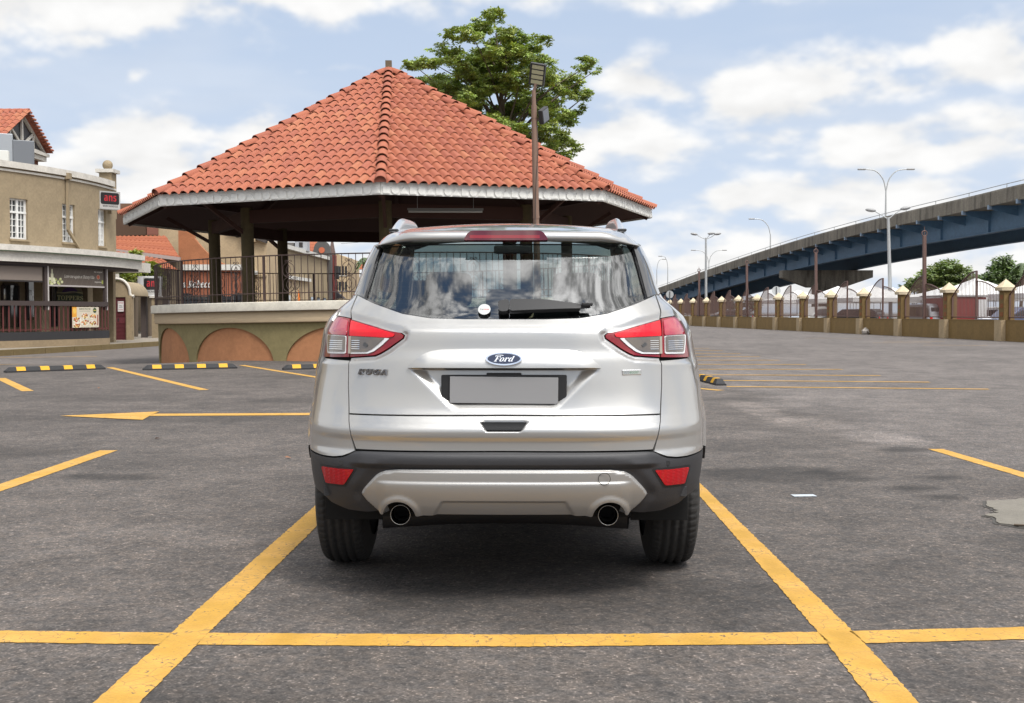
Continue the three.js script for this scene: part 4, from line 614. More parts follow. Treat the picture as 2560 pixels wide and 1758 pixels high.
// in the pavilion's own axes a corner of the octagon points along +z
const PR = 7.92, eaveY = 4.20, apexY = 8.42, corner = (k, r, y = 0) => { const a = k * Math.PI / 4; return new THREE.Vector3(r * Math.sin(a), y, r * Math.cos(a)); };
{
  const pitchLen = Math.hypot(PR * Math.cos(Math.PI / 8), apexY - eaveY), rise = Math.atan2(apexY - eaveY, PR * Math.cos(Math.PI / 8)), edge = 2 * PR * Math.sin(Math.PI / 8), rows = 20, exp = pitchLen / rows, tw = edge / 23;
  const tileG = sTile(tw * 1.02, exp * 1.12, 0.072), slots = [], r = rng(12);
  mesh('roof_deck', [...Array(8).keys()].map((k) => { const a = corner(k, PR - 0.05, eaveY - 0.05), b = corner(k + 1, PR - 0.05, eaveY - 0.05), c = new THREE.Vector3(0, apexY - 0.07, 0); return sheet([...a.toArray(), ...b.toArray(), ...c.toArray()], [0, 1, 2]); }), terraDark, pav);
  for (let k = 0; k < 8; k++) {
    const mid = (k + 0.5) * Math.PI / 4;
    for (let j = 0; j < rows; j++) {
      const s = j * exp - 0.06, half = edge / 2 * (1 - (s + exp * 0.3) / pitchLen), n = Math.floor(2 * (half - 0.02) / tw);
      for (let i = -Math.ceil(n / 2) - 1; i <= Math.ceil(n / 2) + 1; i++) {
        const x = (i + 0.5) * tw; if (Math.abs(x) > half - 0.02) continue;
        const m = new THREE.Matrix4().makeRotationY(mid);
        m.multiply(new THREE.Matrix4().makeTranslation(x + 0.008 * (r() - 0.5), eaveY + s * Math.sin(rise), PR * Math.cos(Math.PI / 8) - s * Math.cos(rise)));
        m.multiply(new THREE.Matrix4().makeRotationX(rise - 0.012 + 0.01 * (r() - 0.5)).multiply(new THREE.Matrix4().makeRotationY(0.02 * (r() - 0.5))));
        const p = new THREE.Vector3().setFromMatrixPosition(m).applyAxisAngle(new THREE.Vector3(0, 1, 0), pav.rotation.y).add(pav.position);
        const facing = Math.cos(mid + pav.rotation.y - Math.atan2(4.07, 35));
        slots.push({ m, d: p.distanceTo(camera.position) - 6 * facing, v: Math.min(5, Math.floor(Math.pow(r(), 1.25) * 6)) });
      }
    }
  }
  slots.sort((a, b) => a.d - b.d);
  slots.slice(0, 300).forEach((s) => { const t = mesh('roof_tile', tileG, terracotta[s.v], pav); t.matrixAutoUpdate = true; s.m.decompose(t.position, t.quaternion, t.scale); });
  const rest = slots.slice(300), im = new THREE.InstancedMesh(tileG, std([1, 1, 1], 0.8, { map: scaled(clayT, 0.4) }), rest.length); im.name = 'upper_roof_tiles'; im.userData.kind = 'stuff'; im.castShadow = im.receiveShadow = true;
  rest.forEach((s, i) => { im.setMatrixAt(i, s.m); im.setColorAt(i, terracotta[s.v].color); }); pav.add(im);
  // ridge caps down each hip
  const capG = (() => { const pos = [], idx = [], n = 10; for (const [z, rr, y] of [[0, 0.145, 0.028], [-0.60, 0.118, -0.010]]) for (const t of [0, -0.016]) for (let i = 0; i <= n; i++) { const a = Math.PI * (0.02 + 0.96 * i / n); pos.push(-(rr + t) * Math.cos(a), (rr + t) * Math.sin(a) * 0.95 + y, z); } const w = n + 1; for (let i = 0; i < n; i++) { idx.push(i, i + 1, 2 * w + i + 1, i, 2 * w + i + 1, 2 * w + i); idx.push(w + i, w + i + 1, i + 1, w + i, i + 1, i); } return sheet(pos, idx); })();
  const hipLen = Math.hypot(PR, apexY - eaveY), hipA = Math.atan2(apexY - eaveY, PR), N = 18;
  for (let k = 0; k < 8; k++) {
    for (let i = 0; i < N; i++) { const s = i * hipLen / N - 0.05, t = mesh('ridge_tile', capG, terracotta[Math.floor(r() * 4)], pav); t.position.copy(corner(k, PR - s * Math.cos(hipA), eaveY + s * Math.sin(hipA) + 0.015)); t.rotation.order = 'YXZ'; t.rotation.set(hipA - 0.02, k * Math.PI / 4, 0.02 * (r() - 0.5)); }
    const end = mesh('ridge_end', new THREE.CircleGeometry(0.135, 20, 0, Math.PI).translate(0, 0, 0), terraDark, pav); end.position.copy(corner(k, PR + 0.02, eaveY - 0.0)); end.rotation.y = k * Math.PI / 4;
  }
  mesh('finial_post', uvm(box(0.19, 0.38, 0.19, 0, apexY + 0.08, 0)), plaster([0.16, 0.125, 0.085]), pav);
  // fascia boards with raised squares, circles and triangles
  const FR = PR - 0.07, fb = 3.92, ft = 4.21, fl = 2 * FR * Math.sin(Math.PI / 8), apo = FR * Math.cos(Math.PI / 8), shapes = [prism([[-0.085, -0.085], [0.085, -0.085], [0.085, 0.085], [-0.085, 0.085]], 0.022), prism(Array.from({ length: 20 }, (_, i) => [0.095 * Math.cos(i / 10 * Math.PI), 0.095 * Math.sin(i / 10 * Math.PI)]), 0.022), prism([[-0.105, -0.085], [0.105, -0.085], [0.0, 0.09]], 0.022)];
  for (let k = 0; k < 8; k++) {
    const f = part('fascia', pav); f.rotation.y = (k + 0.5) * Math.PI / 4;
    mesh('board', uvm(box(fl - 0.004, ft - fb, 0.04, 0, (ft + fb) / 2, apo)), fasciaM, f);
    if (k < 2 || k > 5) for (let i = 0; i < 27; i++) { const o = mesh('ornament', shapes[i % 3], fasciaM, f); o.position.set(-fl / 2 + (i + 0.55) * fl / 27, (ft + fb) / 2 - 0.035, apo + 0.018); if (i % 3 === 2 && r() < 0.4) o.rotation.z = 0.25 * (r() - 0.5); }
  }
  // underside: sloping boards, hip rafters, purlins, tie beams
  const beams = []; const inY = (rr) => fb + 0.02 + (FR - rr) * 0.42;
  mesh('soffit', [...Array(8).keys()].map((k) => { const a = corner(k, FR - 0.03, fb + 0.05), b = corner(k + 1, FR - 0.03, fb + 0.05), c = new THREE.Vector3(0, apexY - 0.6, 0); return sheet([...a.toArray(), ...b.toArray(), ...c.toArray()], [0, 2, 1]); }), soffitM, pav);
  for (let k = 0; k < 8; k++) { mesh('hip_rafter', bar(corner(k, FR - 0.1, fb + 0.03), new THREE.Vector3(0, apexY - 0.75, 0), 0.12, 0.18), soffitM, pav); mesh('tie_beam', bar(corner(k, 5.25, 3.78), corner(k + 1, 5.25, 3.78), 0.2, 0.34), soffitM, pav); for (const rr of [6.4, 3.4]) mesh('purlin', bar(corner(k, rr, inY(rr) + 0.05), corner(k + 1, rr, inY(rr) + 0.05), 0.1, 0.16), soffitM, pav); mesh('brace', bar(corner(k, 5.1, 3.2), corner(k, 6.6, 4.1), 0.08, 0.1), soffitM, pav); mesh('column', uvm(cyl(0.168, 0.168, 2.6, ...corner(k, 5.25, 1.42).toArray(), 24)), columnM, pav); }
}
{ // round base: arched wall, band, cap, floor
  const RB = 6.78, N = 14, seg = 2 * Math.PI / N, off = 0.045;
  const surf = (rad) => (s, y) => [rad * Math.sin(s / RB), y, rad * Math.cos(s / RB)], al = RB * seg;
  const archTop = (x, w, h) => h * Math.sqrt(Math.max(0, 1 - (x / w) ** 2));
  const notch = []; for (let i = 0; i <= 26; i++) { const x = 1.36 * Math.cos(i / 26 * Math.PI); notch.push([x, i === 0 || i === 26 ? -0.5 : archTop(x, 1.36, 0.92) - 0.05]); }
  const wallPoly = [[-al / 2, -0.5], [-al / 2, 1.0], [al / 2, 1.0], [al / 2, -0.5], [1.36, -0.5], ...notch.slice(1, -1), [-1.36, -0.5]];
  const wg = panel(wallPoly, surf(RB), { step: 0.16, gap: 0, flange: 0.05, uvs: 1 }), og = panel([[-1.4, -0.5], [1.4, -0.5], [1.4, 0.9], [-1.4, 0.9]], surf(RB - off), { step: 0.2, gap: 0, flange: 0 });
  for (let i = 0; i < N; i++) { const a = -15.4 * Math.PI / 180 - pav.rotation.y + 10.4 * Math.PI / 180 + i * seg; const w = mesh('wall_bay', wg, olive, pav); w.rotation.y = a; const o = mesh('arch_panel', og, archOrange, pav); o.rotation.y = a; }
  mesh('wall_band', uvm(lathe([[RB - 0.3, 0.98], [RB + 0.07, 0.98], [RB + 0.10, 1.0], [RB + 0.10, 1.28], [RB - 0.3, 1.28]], 96)), tanBand, pav);
  mesh('wall_cap', uvm(lathe([[RB - 0.45, 1.27], [RB + 0.17, 1.27], [RB + 0.19, 1.285], [RB + 0.19, 1.475], [RB + 0.17, 1.495], [RB - 0.45, 1.495]], 96)), capCream, pav);
  mesh('floor', uvm(new THREE.CircleGeometry(RB - 0.4, 64).rotateX(-Math.PI / 2).translate(0, 1.40, 0)), plaster([0.30, 0.26, 0.21]), pav);
}
{ // wrought-iron railing round the floor
  const rail = part('railing', pav), RR = 6.83, y0 = 1.62, y1 = 2.62, ring = (y, r) => new THREE.TorusGeometry(RR, r, 6, 128).rotateX(Math.PI / 2).translate(0, y, 0);
  mesh('top_rail', ring(y1, 0.018), ironM, rail); mesh('bottom_rail', ring(y0 + 0.08, 0.014), ironM, rail);
  const bg = new THREE.CylinderGeometry(0.010, 0.010, y1 - 1.49, 6).translate(0, (y1 + 1.49) / 2, 0), pg = box(0.05, y1 - 1.49, 0.05, 0, (y1 + 1.49) / 2, 0);
  const N = 252;
  const scroll = (() => { const g = [], W = 0.15, f = (pts) => g.push(tube(pts.map(([x, y]) => [x, y, 0]), 0.0075, 20, 5)); for (const c of [2.26, 1.90]) { for (const s of [-1, 1]) { f([[0, c - 0.20], [s * W * 0.9, c - 0.10], [s * W, c], [s * W * 0.9, c + 0.10], [0, c + 0.20]]); f([[0, c - 0.13], [s * W * 0.42, c], [0, c + 0.13]]); f([[0, c + 0.20], [s * 0.05, c + 0.235], [s * 0.085, c + 0.225], [s * 0.08, c + 0.195], [s * 0.055, c + 0.20]]); } } f([[0, 1.66], [0, 1.9], [0, 2.3], [0, 2.62]]); return merge(g); })();
  for (let i = 0; i < N; i++) { const a = i / N * 2 * Math.PI, k = i % 9; if (k === 4) { const s = mesh('scroll_ornament', scroll, ironM, rail); s.position.set(RR * Math.sin(a), 0, RR * Math.cos(a)); s.rotation.y = a; continue; } const b = mesh(i % 18 === 0 ? 'railing_post' : 'baluster', i % 18 === 0 ? pg : bg, ironM, rail); b.position.set(RR * Math.sin(a), 0, RR * Math.cos(a)); b.rotation.y = a; }
}
{ // string of coloured bulbs under the eaves
  const t = thing('string_lights', 'string of small coloured bulbs strung under the pavilion eaves', 'string lights', pav.position.toArray(), pav.rotation.y), cols = [[0.55, 0.36, 0.03], [0.02, 0.20, 0.12], [0.50, 0.13, 0.03], [0.03, 0.10, 0.08]].map((c) => phys(c, 0.15, { clearcoat: 1 })), bg = new THREE.SphereGeometry(0.034, 10, 8).scale(1, 1.35, 1), sg = cyl(0.016, 0.016, 0.05, 0, 0.035, 0, 8), wireM = std([0.02, 0.05, 0.03], 0.7), r = rng(5);
  t.rotation.copy(pav.rotation);
  for (let k = -3; k < 3; k++) { const pts = [], a = corner(k, PR - 0.12, 4.20), b = corner(k + 1, PR - 0.12, 4.20); for (let i = 0; i < 14; i++) { const p = a.clone().lerp(b, (i + 0.5) / 14); p.y -= 0.045 + 0.02 * r(); const u = part('bulb', t); u.position.copy(p); u.rotation.z = 0.3 * (r() - 0.5); mesh('glass', bg, cols[(i + k + 8) % 4], u); mesh('socket', sg, wireM, u); pts.push(p.clone().add(new THREE.Vector3(0, 0.075, 0))); } mesh('wire', tube(pts, 0.006, 60, 5), wireM, t); }
}
{ const t = thing('tube_light', 'unlit white tube light fixed under the pavilion ceiling', 'light', [-2.12, 3.72, -29.3], 0.05); mesh('tube', new THREE.CylinderGeometry(0.03, 0.03, 1.85, 10).rotateZ(Math.PI / 2), std([0.34, 0.34, 0.32], 0.5), t); mesh('batten', box(1.9, 0.05, 0.06, 0, 0.055, 0), std([0.16, 0.155, 0.145], 0.7), t); for (const s of [-1, 1]) mesh('hanger', bar([s * 0.7, 0.08, 0], [s * 0.7, 0.6, 0], 0.012), std([0.3, 0.3, 0.3], 0.6), t); }
{ // brown lamp post in front of the pavilion with two floodlights
  const t = thing('lamp_post', 'brown lamp post with two floodlights in front of the pavilion roof', 'lamp post', [0.19, 0, -24.6]), brown = std([0.185, 0.112, 0.080], 0.6), dark = std([0.035, 0.032, 0.032], 0.5);
  t.rotation.z = 0.02;
  mesh('pole', [cyl(0.085, 0.062, 3.2, 0, 0, 0), cyl(0.066, 0.058, 2.35, 0, 3.18, 0)], brown, t); mesh('pole_joint', [cyl(0.07, 0.07, 0.06, 0, 3.16, 0), cyl(0.064, 0.064, 0.05, 0, 5.25, 0)], brown, t); mesh('bracket', [cyl(0.045, 0.04, 0.34, 0, 5.5, 0), bar([-0.0, 5.8, 0], [0.05, 5.97, 0.02], 0.05)], brown, t);
  const f = part('floodlight', t); f.position.set(0.085, 6.16, 0.05); f.rotation.set(0.42, -0.30, -0.12); mesh('housing', rbox(0.33, 0.46, 0.09, 0.015), dark, f); for (let k = 0; k < 4; k++) mesh('lens', box(0.25, 0.078, 0.006, 0.01, 0.155 - k * 0.104, 0.047), std([0.46, 0.43, 0.27], 0.25), f); mesh('rim', [box(0.31, 0.02, 0.02, 0, 0.215, 0.045), box(0.31, 0.02, 0.02, 0, -0.215, 0.045)], dark, f);
  const h = part('floodlight', t); h.position.set(0.20, 5.32, -0.05); h.rotation.set(0.2, 1.15, 0.25); mesh('housing', rbox(0.34, 0.30, 0.10, 0.015), dark, h); mesh('lens', box(0.29, 0.25, 0.006, 0, 0, 0.053), std([0.10, 0.11, 0.13], 0.15), h); mesh('arm', bar([0, 5.2, 0], [0.17, 5.28, -0.03], 0.035), brown, t);
  mesh('cable', tube([[0.055, 5.2, 0.05], [0.07, 4.6, 0.06], [0.02, 4.0, 0.075], [-0.02, 3.0, 0.085], [0.0, 2.0, 0.09]], 0.006, 30, 5), dark, t);
}

// ---------------------------------------------------------------- plants
function leafCluster(n, size, flat, seed) { // a spray of small leaves
  const r = rng(seed), pos = [], idx = [], nor = []; for (let i = 0; i < n; i++) { const a = r() * Math.PI * 2, e = (r() - 0.5) * flat, d = new THREE.Vector3(Math.cos(a), e, Math.sin(a)).normalize(), s = size * (0.6 + 0.7 * r()), o = d.clone().multiplyScalar(size * 0.5 * r()), w = new THREE.Vector3(-Math.sin(a), (r() - 0.5) * 1.2, Math.cos(a)).normalize().multiplyScalar(s * 0.26), b = pos.length / 3, up = (r() - 0.35) * 0.3 * s; pos.push(o.x, o.y, o.z, o.x + d.x * s * 0.5 + w.x, o.y + d.y * s * 0.5 + w.y + up * 0.6, o.z + d.z * s * 0.5 + w.z, o.x + d.x * s, o.y + d.y * s - 0.1 * s, o.z + d.z * s, o.x + d.x * s * 0.5 - w.x, o.y + d.y * s * 0.5 - w.y + up * 0.6, o.z + d.z * s * 0.5 - w.z); idx.push(b, b + 1, b + 2, b, b + 2, b + 3); }
  return sheet(pos, idx);
}
const leafMat = (c) => phys(c, 0.7, { transmission: 0.45, thickness: 0, side: THREE.DoubleSide });
function crown(parent, lobes, geo, mat, density, seed, tint = 0.35, gap = -0.32) { // leaves through the outer part of each lobe
  const r = rng(seed), M = [], m = new THREE.Matrix4(), q = new THREE.Quaternion(), e = new THREE.Euler(); const cols = [];
  for (const [x, y, z, rx, ry, rz = rx] of lobes) {
    const n = Math.round(density * (rx * ry + ry * rz + rx * rz));
    for (let i = 0; i < n; i++) {
      const a = r() * Math.PI * 2, c = 2 * r() - 1, s = Math.sqrt(1 - c * c), k = Math.pow(0.18 + 0.82 * r(), 0.5) * (0.85 + 0.25 * n3(x + s * Math.cos(a) * 2.2, y + c * 2.2, z + s * Math.sin(a) * 2.2));
      if (n3b((x + s * Math.cos(a) * k * rx) * 0.9, (y + c * k * ry) * 1.3, (z + s * Math.sin(a) * k * rz) * 0.9) < gap) continue;
      e.set((r() - 0.5) * 0.9, r() * 6.28, (r() - 0.5) * 0.9); q.setFromEuler(e); const sc = 0.7 + 0.6 * r();
      m.compose(new THREE.Vector3(x + s * Math.cos(a) * k * rx, y + c * k * ry, z + s * Math.sin(a) * k * rz), q, new THREE.Vector3(sc, sc, sc)); M.push(m.clone()); const t = 1 + tint * (r() - 0.5) * 2; cols.push(lin(t * (0.92 + 0.25 * r()), t, t * 0.9));
    }
  }
  const im = new THREE.InstancedMesh(geo, mat, M.length); M.forEach((mm, i) => { im.setMatrixAt(i, mm); im.setColorAt(i, cols[i]); }); im.name = 'crown'; im.userData.kind = 'stuff'; im.castShadow = im.receiveShadow = true; parent.add(im); return im;
}
function limb(a, b, r0, r1, bend, seed) { const r = rng(seed), A = V(a), B = V(b), m = A.clone().lerp(B, 0.5).add(new THREE.Vector3((r() - 0.5) * bend, (r() - 0.2) * bend, (r() - 0.5) * bend)), c = new THREE.CatmullRomCurve3([A, m, B]), n = 10, s = 7, pos = [], idx = [], f = c.computeFrenetFrames(n); for (let i = 0; i <= n; i++) { const p = c.getPoint(i / n), rr = mix(r0, r1, i / n); for (let j = 0; j <= s; j++) { const t = j / s * 2 * Math.PI, o = f.normals[i].clone().multiplyScalar(Math.cos(t) * rr).addScaledVector(f.binormals[i], Math.sin(t) * rr); pos.push(p.x + o.x, p.y + o.y, p.z + o.z); } } for (let i = 0; i < n; i++) for (let j = 0; j < s; j++) { const k = i * (s + 1) + j; idx.push(k, k + 1, k + s + 1, k + 1, k + s + 2, k + s + 1); } return sheet(pos, idx); }
const bark = std([0.11, 0.085, 0.062], 0.95);
{ // the tall tree behind the pavilion: flat tiers of fine leaves on rising limbs
  const t = thing('tall_tree', 'tall leafy tree with tiered green branches behind the tiled pavilion', 'tree', [-0.9, 0, -48]), k = 0.0181, lob = [];
  const P = [[1120, 55, 52, 24], [1092, 88, 70, 24], [1150, 92, 70, 22], [1060, 120, 70, 24], [1120, 135, 90, 28], [1200, 130, 60, 22], [1225, 110, 34, 16], [1000, 116, 42, 18], [972, 146, 48, 18], [948, 178, 30, 14], [1020, 158, 62, 22], [1100, 180, 80, 28], [1180, 185, 80, 28], [1250, 165, 56, 22], [1300, 160, 48, 24], [1335, 142, 28, 13], [1320, 190, 34, 20], [1280, 215, 50, 26], [1040, 205, 70, 24], [985, 200, 44, 17], [1110, 230, 70, 26], [1190, 240, 70, 28], [1262, 258, 46, 28], [1080, 268, 60, 24], [1160, 290, 70, 28], [1240, 300, 54, 28], [1285, 305, 34, 24], [1200, 335, 60, 24], [1265, 335, 34, 18], [1120, 325, 50, 22], [1040, 245, 50, 20], [1150, 370, 80, 26]];
  const r = rng(41); for (const [u, v, w, h] of P) { const s = Math.max(2, Math.round(w / 17)); for (let i = 0; i < s; i++) { const f = (i + 0.5) / s - 0.5; lob.push([(u + f * 2 * w * 0.8 - 1153) * k, 0.95 + (711 - v + 6 * Math.sin(f * 5 + u) - Math.abs(f) * 10 + 12 * (r() - 0.5)) * k, (r() - 0.5) * 4.4, w * k * (0.55 + 0.2 * r()), h * k * 0.82, w * k * 0.7]); } }
  crown(t, lob, leafCluster(14, 0.115, 1.0, 3), leafMat([0.28, 0.37, 0.062]), 150, 8, 0.45, -0.12);
  const tr = [limb([0, 0, 0], [0.1, 5.5, 0], 0.30, 0.22, 0.2, 1), limb([0.1, 5.4, 0], [-0.3, 9.2, 0.2], 0.20, 0.11, 0.5, 2), limb([-0.3, 9.1, 0.2], [-0.5, 12.6, 0], 0.11, 0.03, 0.5, 3)]; mesh('trunk', tr, bark, t);
  const ends = lob.filter((_, i) => i % 2 === 0); ends.forEach((e, i) => { const y0 = clamp(e[1] - 1.2 - Math.hypot(e[0], e[2]) * 0.55, 4.6, 11.5), a = [mix(0.1, -0.5, clamp((y0 - 5) / 7)), y0, 0.05]; mesh('limb', limb(a, [e[0], e[1] - 0.05, e[2]], 0.028 + 0.016 * Math.hypot(e[0], e[2]), 0.010, 0.5, 60 + i), bark, t); });
}
function palm(x, z, h, crownR, label, seed, trunkR = 0.16, lean = 0.4) {
  const t = thing('palm_tree', label, 'palm', [x, ground(x, z), z], 0, 'palm trees'), r = rng(seed), top = [lean, h, lean * 0.3], g = leafMat([0.075, 0.125, 0.030]); mesh('trunk', limb([0, -0.05, 0], top, trunkR * 1.2, trunkR * 0.8, 0.4, seed), bark, t);
  for (let k = 0; k < 13; k++) { const a = k / 13 * 6.28 + r(), up = 0.15 + 0.8 * r(), L = crownR * (0.8 + 0.35 * r()), pos = [], idx = [], n = 14; for (let i = 0; i <= n; i++) { const s = i / n, cx = L * s * Math.cos(a), cz = L * s * Math.sin(a), cy = L * (up * s - (up + 0.75) * s * s), w = L * 0.20 * Math.sin(Math.PI * Math.pow(s, 0.6)) + 0.01; for (const e of [-1, 1]) { const j = i % 2 ? 1 : 0.35; pos.push(cx - Math.sin(a) * w * e * j, cy - w * 0.55 * j, cz + Math.cos(a) * w * e * j, cx, cy, cz); } } for (let i = 0; i < n; i++) { const b = i * 4; idx.push(b, b + 1, b + 5, b, b + 5, b + 4, b + 2, b + 3, b + 7, b + 2, b + 7, b + 6); } const f = mesh('frond', sheet(pos, idx), g, t); f.position.set(...top); }
  return t;
}
function roundTree(name, label, x, z, lobes, h, color, size, density, seed, group) { const t = thing(name, label, 'tree', [x, ground(x, z), z], 0, group); mesh('trunk', [limb([0, -0.05, 0], [0.1, h * 0.55, 0], 0.22, 0.14, 0.3, seed), ...lobes.slice(0, 4).map((l, i) => limb([0.05, h * 0.4, 0], [l[0] * 0.8, l[1], l[2] * 0.8], 0.10, 0.03, 0.4, seed + i))], bark, t); crown(t, lobes, leafCluster(9, size, 1.2, seed), leafMat(color), density, seed, 0.4); return t; }

// ---------------------------------------------------------------- boundary fence on the right
{
  const wallM = plaster([0.30, 0.195, 0.072]), plinthM = plaster([0.56, 0.43, 0.27]), pillM = plaster([0.235, 0.155, 0.058]), capM = plaster([0.66, 0.56, 0.40]), brickM = std([0.36, 0.135, 0.045], 0.85, { map: scaled(clayT, 0.5) }), steel = std([0.125, 0.072, 0.060], 0.55, { metalness: 0.2 });
  const f = thing('boundary_fence', 'long olive wall with cream-capped pillars and arched brown metal panels', 'fence', [20.02, 0, -49.5], 0.0802), S = 5.45;
  const capG = uvm(merge([box(0.62, 0.13, 0.62, 0, 2.19, 0), new THREE.ConeGeometry(0.45, 0.36, 4, 1).rotateY(Math.PI / 4).translate(0, 2.435, 0)])), bodyG = uvm(box(0.46, 1.28, 0.46, 0.05, 1.49, 0)), plG = uvm(box(0.56, 0.885, 0.60, -0.06, 0.4425, 0)), brG = box(0.02, 0.18, 0.24), postG = box(0.05, 1, 0.05), thin = new THREE.BoxGeometry(0.019, 1, 0.019);
  const farBars = [];
  for (let k = -6; k < 14; k++) {
    const z = -S * k;
    const p = part('pillar', f); p.position.z = z; mesh('shaft', bodyG, pillM, p); mesh('cap', capG, capM, p); mesh('plinth', plG, plinthM, p);
    for (let b = 0; b < 3; b++) { const q = mesh('brick', brG, brickM, p); q.position.set(-0.188, 1.13 + 0.36 * b, 0.02); }
    const w = mesh('wall_section', uvm(box(0.28, 0.86, S - 0.604, 0, 0.43, 0)), wallM, f); w.position.z = z - S / 2; const c = mesh('wall_coping', uvm(box(0.30, 0.03, S - 0.604, 0, 0.878, 0)), wallM, f); c.position.z = z - S / 2;
    // panel: far half a tall quarter arch, near half a lower one
    const q = part('fence_panel', f), z0 = z - S + 0.24, zm = z - S / 2 - 0.05, z1 = z - 0.24, A = (t) => 1.94 + 1.10 * Math.sin(t * Math.PI / 2), B = (t) => 1.95 + 0.65 * Math.cos(t * Math.PI / 2), pa = [], pb = [];
    for (let i = 0; i <= 12; i++) { pa.push([0.05, A(i / 12), mix(z0, zm, i / 12)]); pb.push([0.05, B(i / 12), mix(zm, z1, i / 12)]); }
    mesh('arch_rail', tube(pa, 0.032, 16, 6), steel, q); mesh('arch_rail', tube(pb, 0.028, 16, 6), steel, q); mesh('bottom_rail', box(0.05, 0.05, z1 - z0, 0.05, 0.99, (z0 + z1) / 2), steel, q);
    for (const [zz, h] of [[z0, 1.94], [zm, 3.06], [z1, 1.95]]) { const m = mesh('panel_post', postG, steel, q); m.scale.set(1.3, h - 0.9, 1.3); m.position.set(0.05, (h + 0.9) / 2, zz); }
    const n = 37; for (let i = 1; i < n; i++) { const zz = mix(z0, z1, i / n), h = zz < zm ? A((zz - z0) / (zm - z0)) : B((zz - zm) / (z1 - zm)); if (k < 7 && k > -2) { const m = mesh('bar', thin, steel, q); m.scale.y = h - 0.98; m.position.set(0.05, (h + 0.98) / 2, zz); } else farBars.push(box(0.019, h - 0.98, 0.019, 0.05, (h + 0.98) / 2, zz)); }
  }
  const fb = mesh('distant_bars', farBars, steel, f); fb.userData.kind = 'stuff';
  ['nearest', 'second nearest', 'third nearest', 'farthest'].forEach((w, j) => { const d = 49.5 + S * (1.5 + 3 * j), t = thing('fence_pole', `tall brown square pole with a ring on top, ${w} along the fence`, 'pole', [24.0 - 0.0804 * d + 0.02, 0, -d], 0.0802, 'ringed poles along the fence'); t.rotation.z = 0.012; mesh('shaft', box(0.15, 4.95, 0.15, 0, 2.475, 0), steel, t); mesh('ring', new THREE.TorusGeometry(0.13, 0.028, 6, 18).translate(0, 5.08, 0), steel, t); mesh('spike', cyl(0.025, 0.012, 0.42, 0, 5.0, 0, 6), steel, t); });
}
// crumpled bag against the wall
{ const g = new THREE.IcosahedronGeometry(0.19, 4), p = g.attributes.position; for (let i = 0; i < p.count; i++) { const v = new THREE.Vector3().fromBufferAttribute(p, i), k = 1 + 0.22 * n3(v.x * 9, v.y * 9, v.z * 9) + 0.10 * n3(v.x * 22, v.y * 22, v.z * 22); v.multiplyScalar(k); v.y = Math.max(-0.15, v.y * 0.9); if (v.y > 0.1) { v.x *= 0.6; v.z *= 0.6; v.y += 0.05; } p.setXYZ(i, v.x, v.y + 0.152, v.z); } g.computeVertexNormals(); solo('rubbish_bag', g, std([0.42, 0.38, 0.34], 0.6), 'small crumpled grey plastic bag lying against the fence wall', 'bag', [18.48, 0, -64.6]); }
// litter on the asphalt
solo('paper_slip', new THREE.BoxGeometry(0.15, 0.002, 0.075).translate(0, 0.003, 0), std([0.42, 0.46, 0.50], 0.6), 'small white paper slip lying on the asphalt right of the car', 'paper', [1.76, 0, -7.5], null, 0.1);
{ const lf = leafCluster(1, 0.09, 0.2, 4), lm = std([0.22, 0.10, 0.05], 0.9, { side: THREE.DoubleSide }); for (const [x, z, l] of [[-6.75, -18.1, 'curled brown leaf between the two slanting bay lines at left'], [-3.43, -10.76, 'curled brown leaf between the painted arrow and the short bay line'], [-1.98, -9.34, 'small dry leaf on the asphalt just left of the car']]) solo('dry_leaf', lf, lm, l, 'leaf', [x, 0.015, z], 'dry leaves on the asphalt', x * 3); solo('twig', tube([[0, 0.012, 0], [0.12, 0.02, 0.03], [0.30, 0.012, 0.02], [0.38, 0.03, 0.06]], 0.006, 16, 5), bark, 'thin dark twig on the asphalt beside the concrete patch', 'twig', [2.66, 0, -6.42], null, -0.5); }

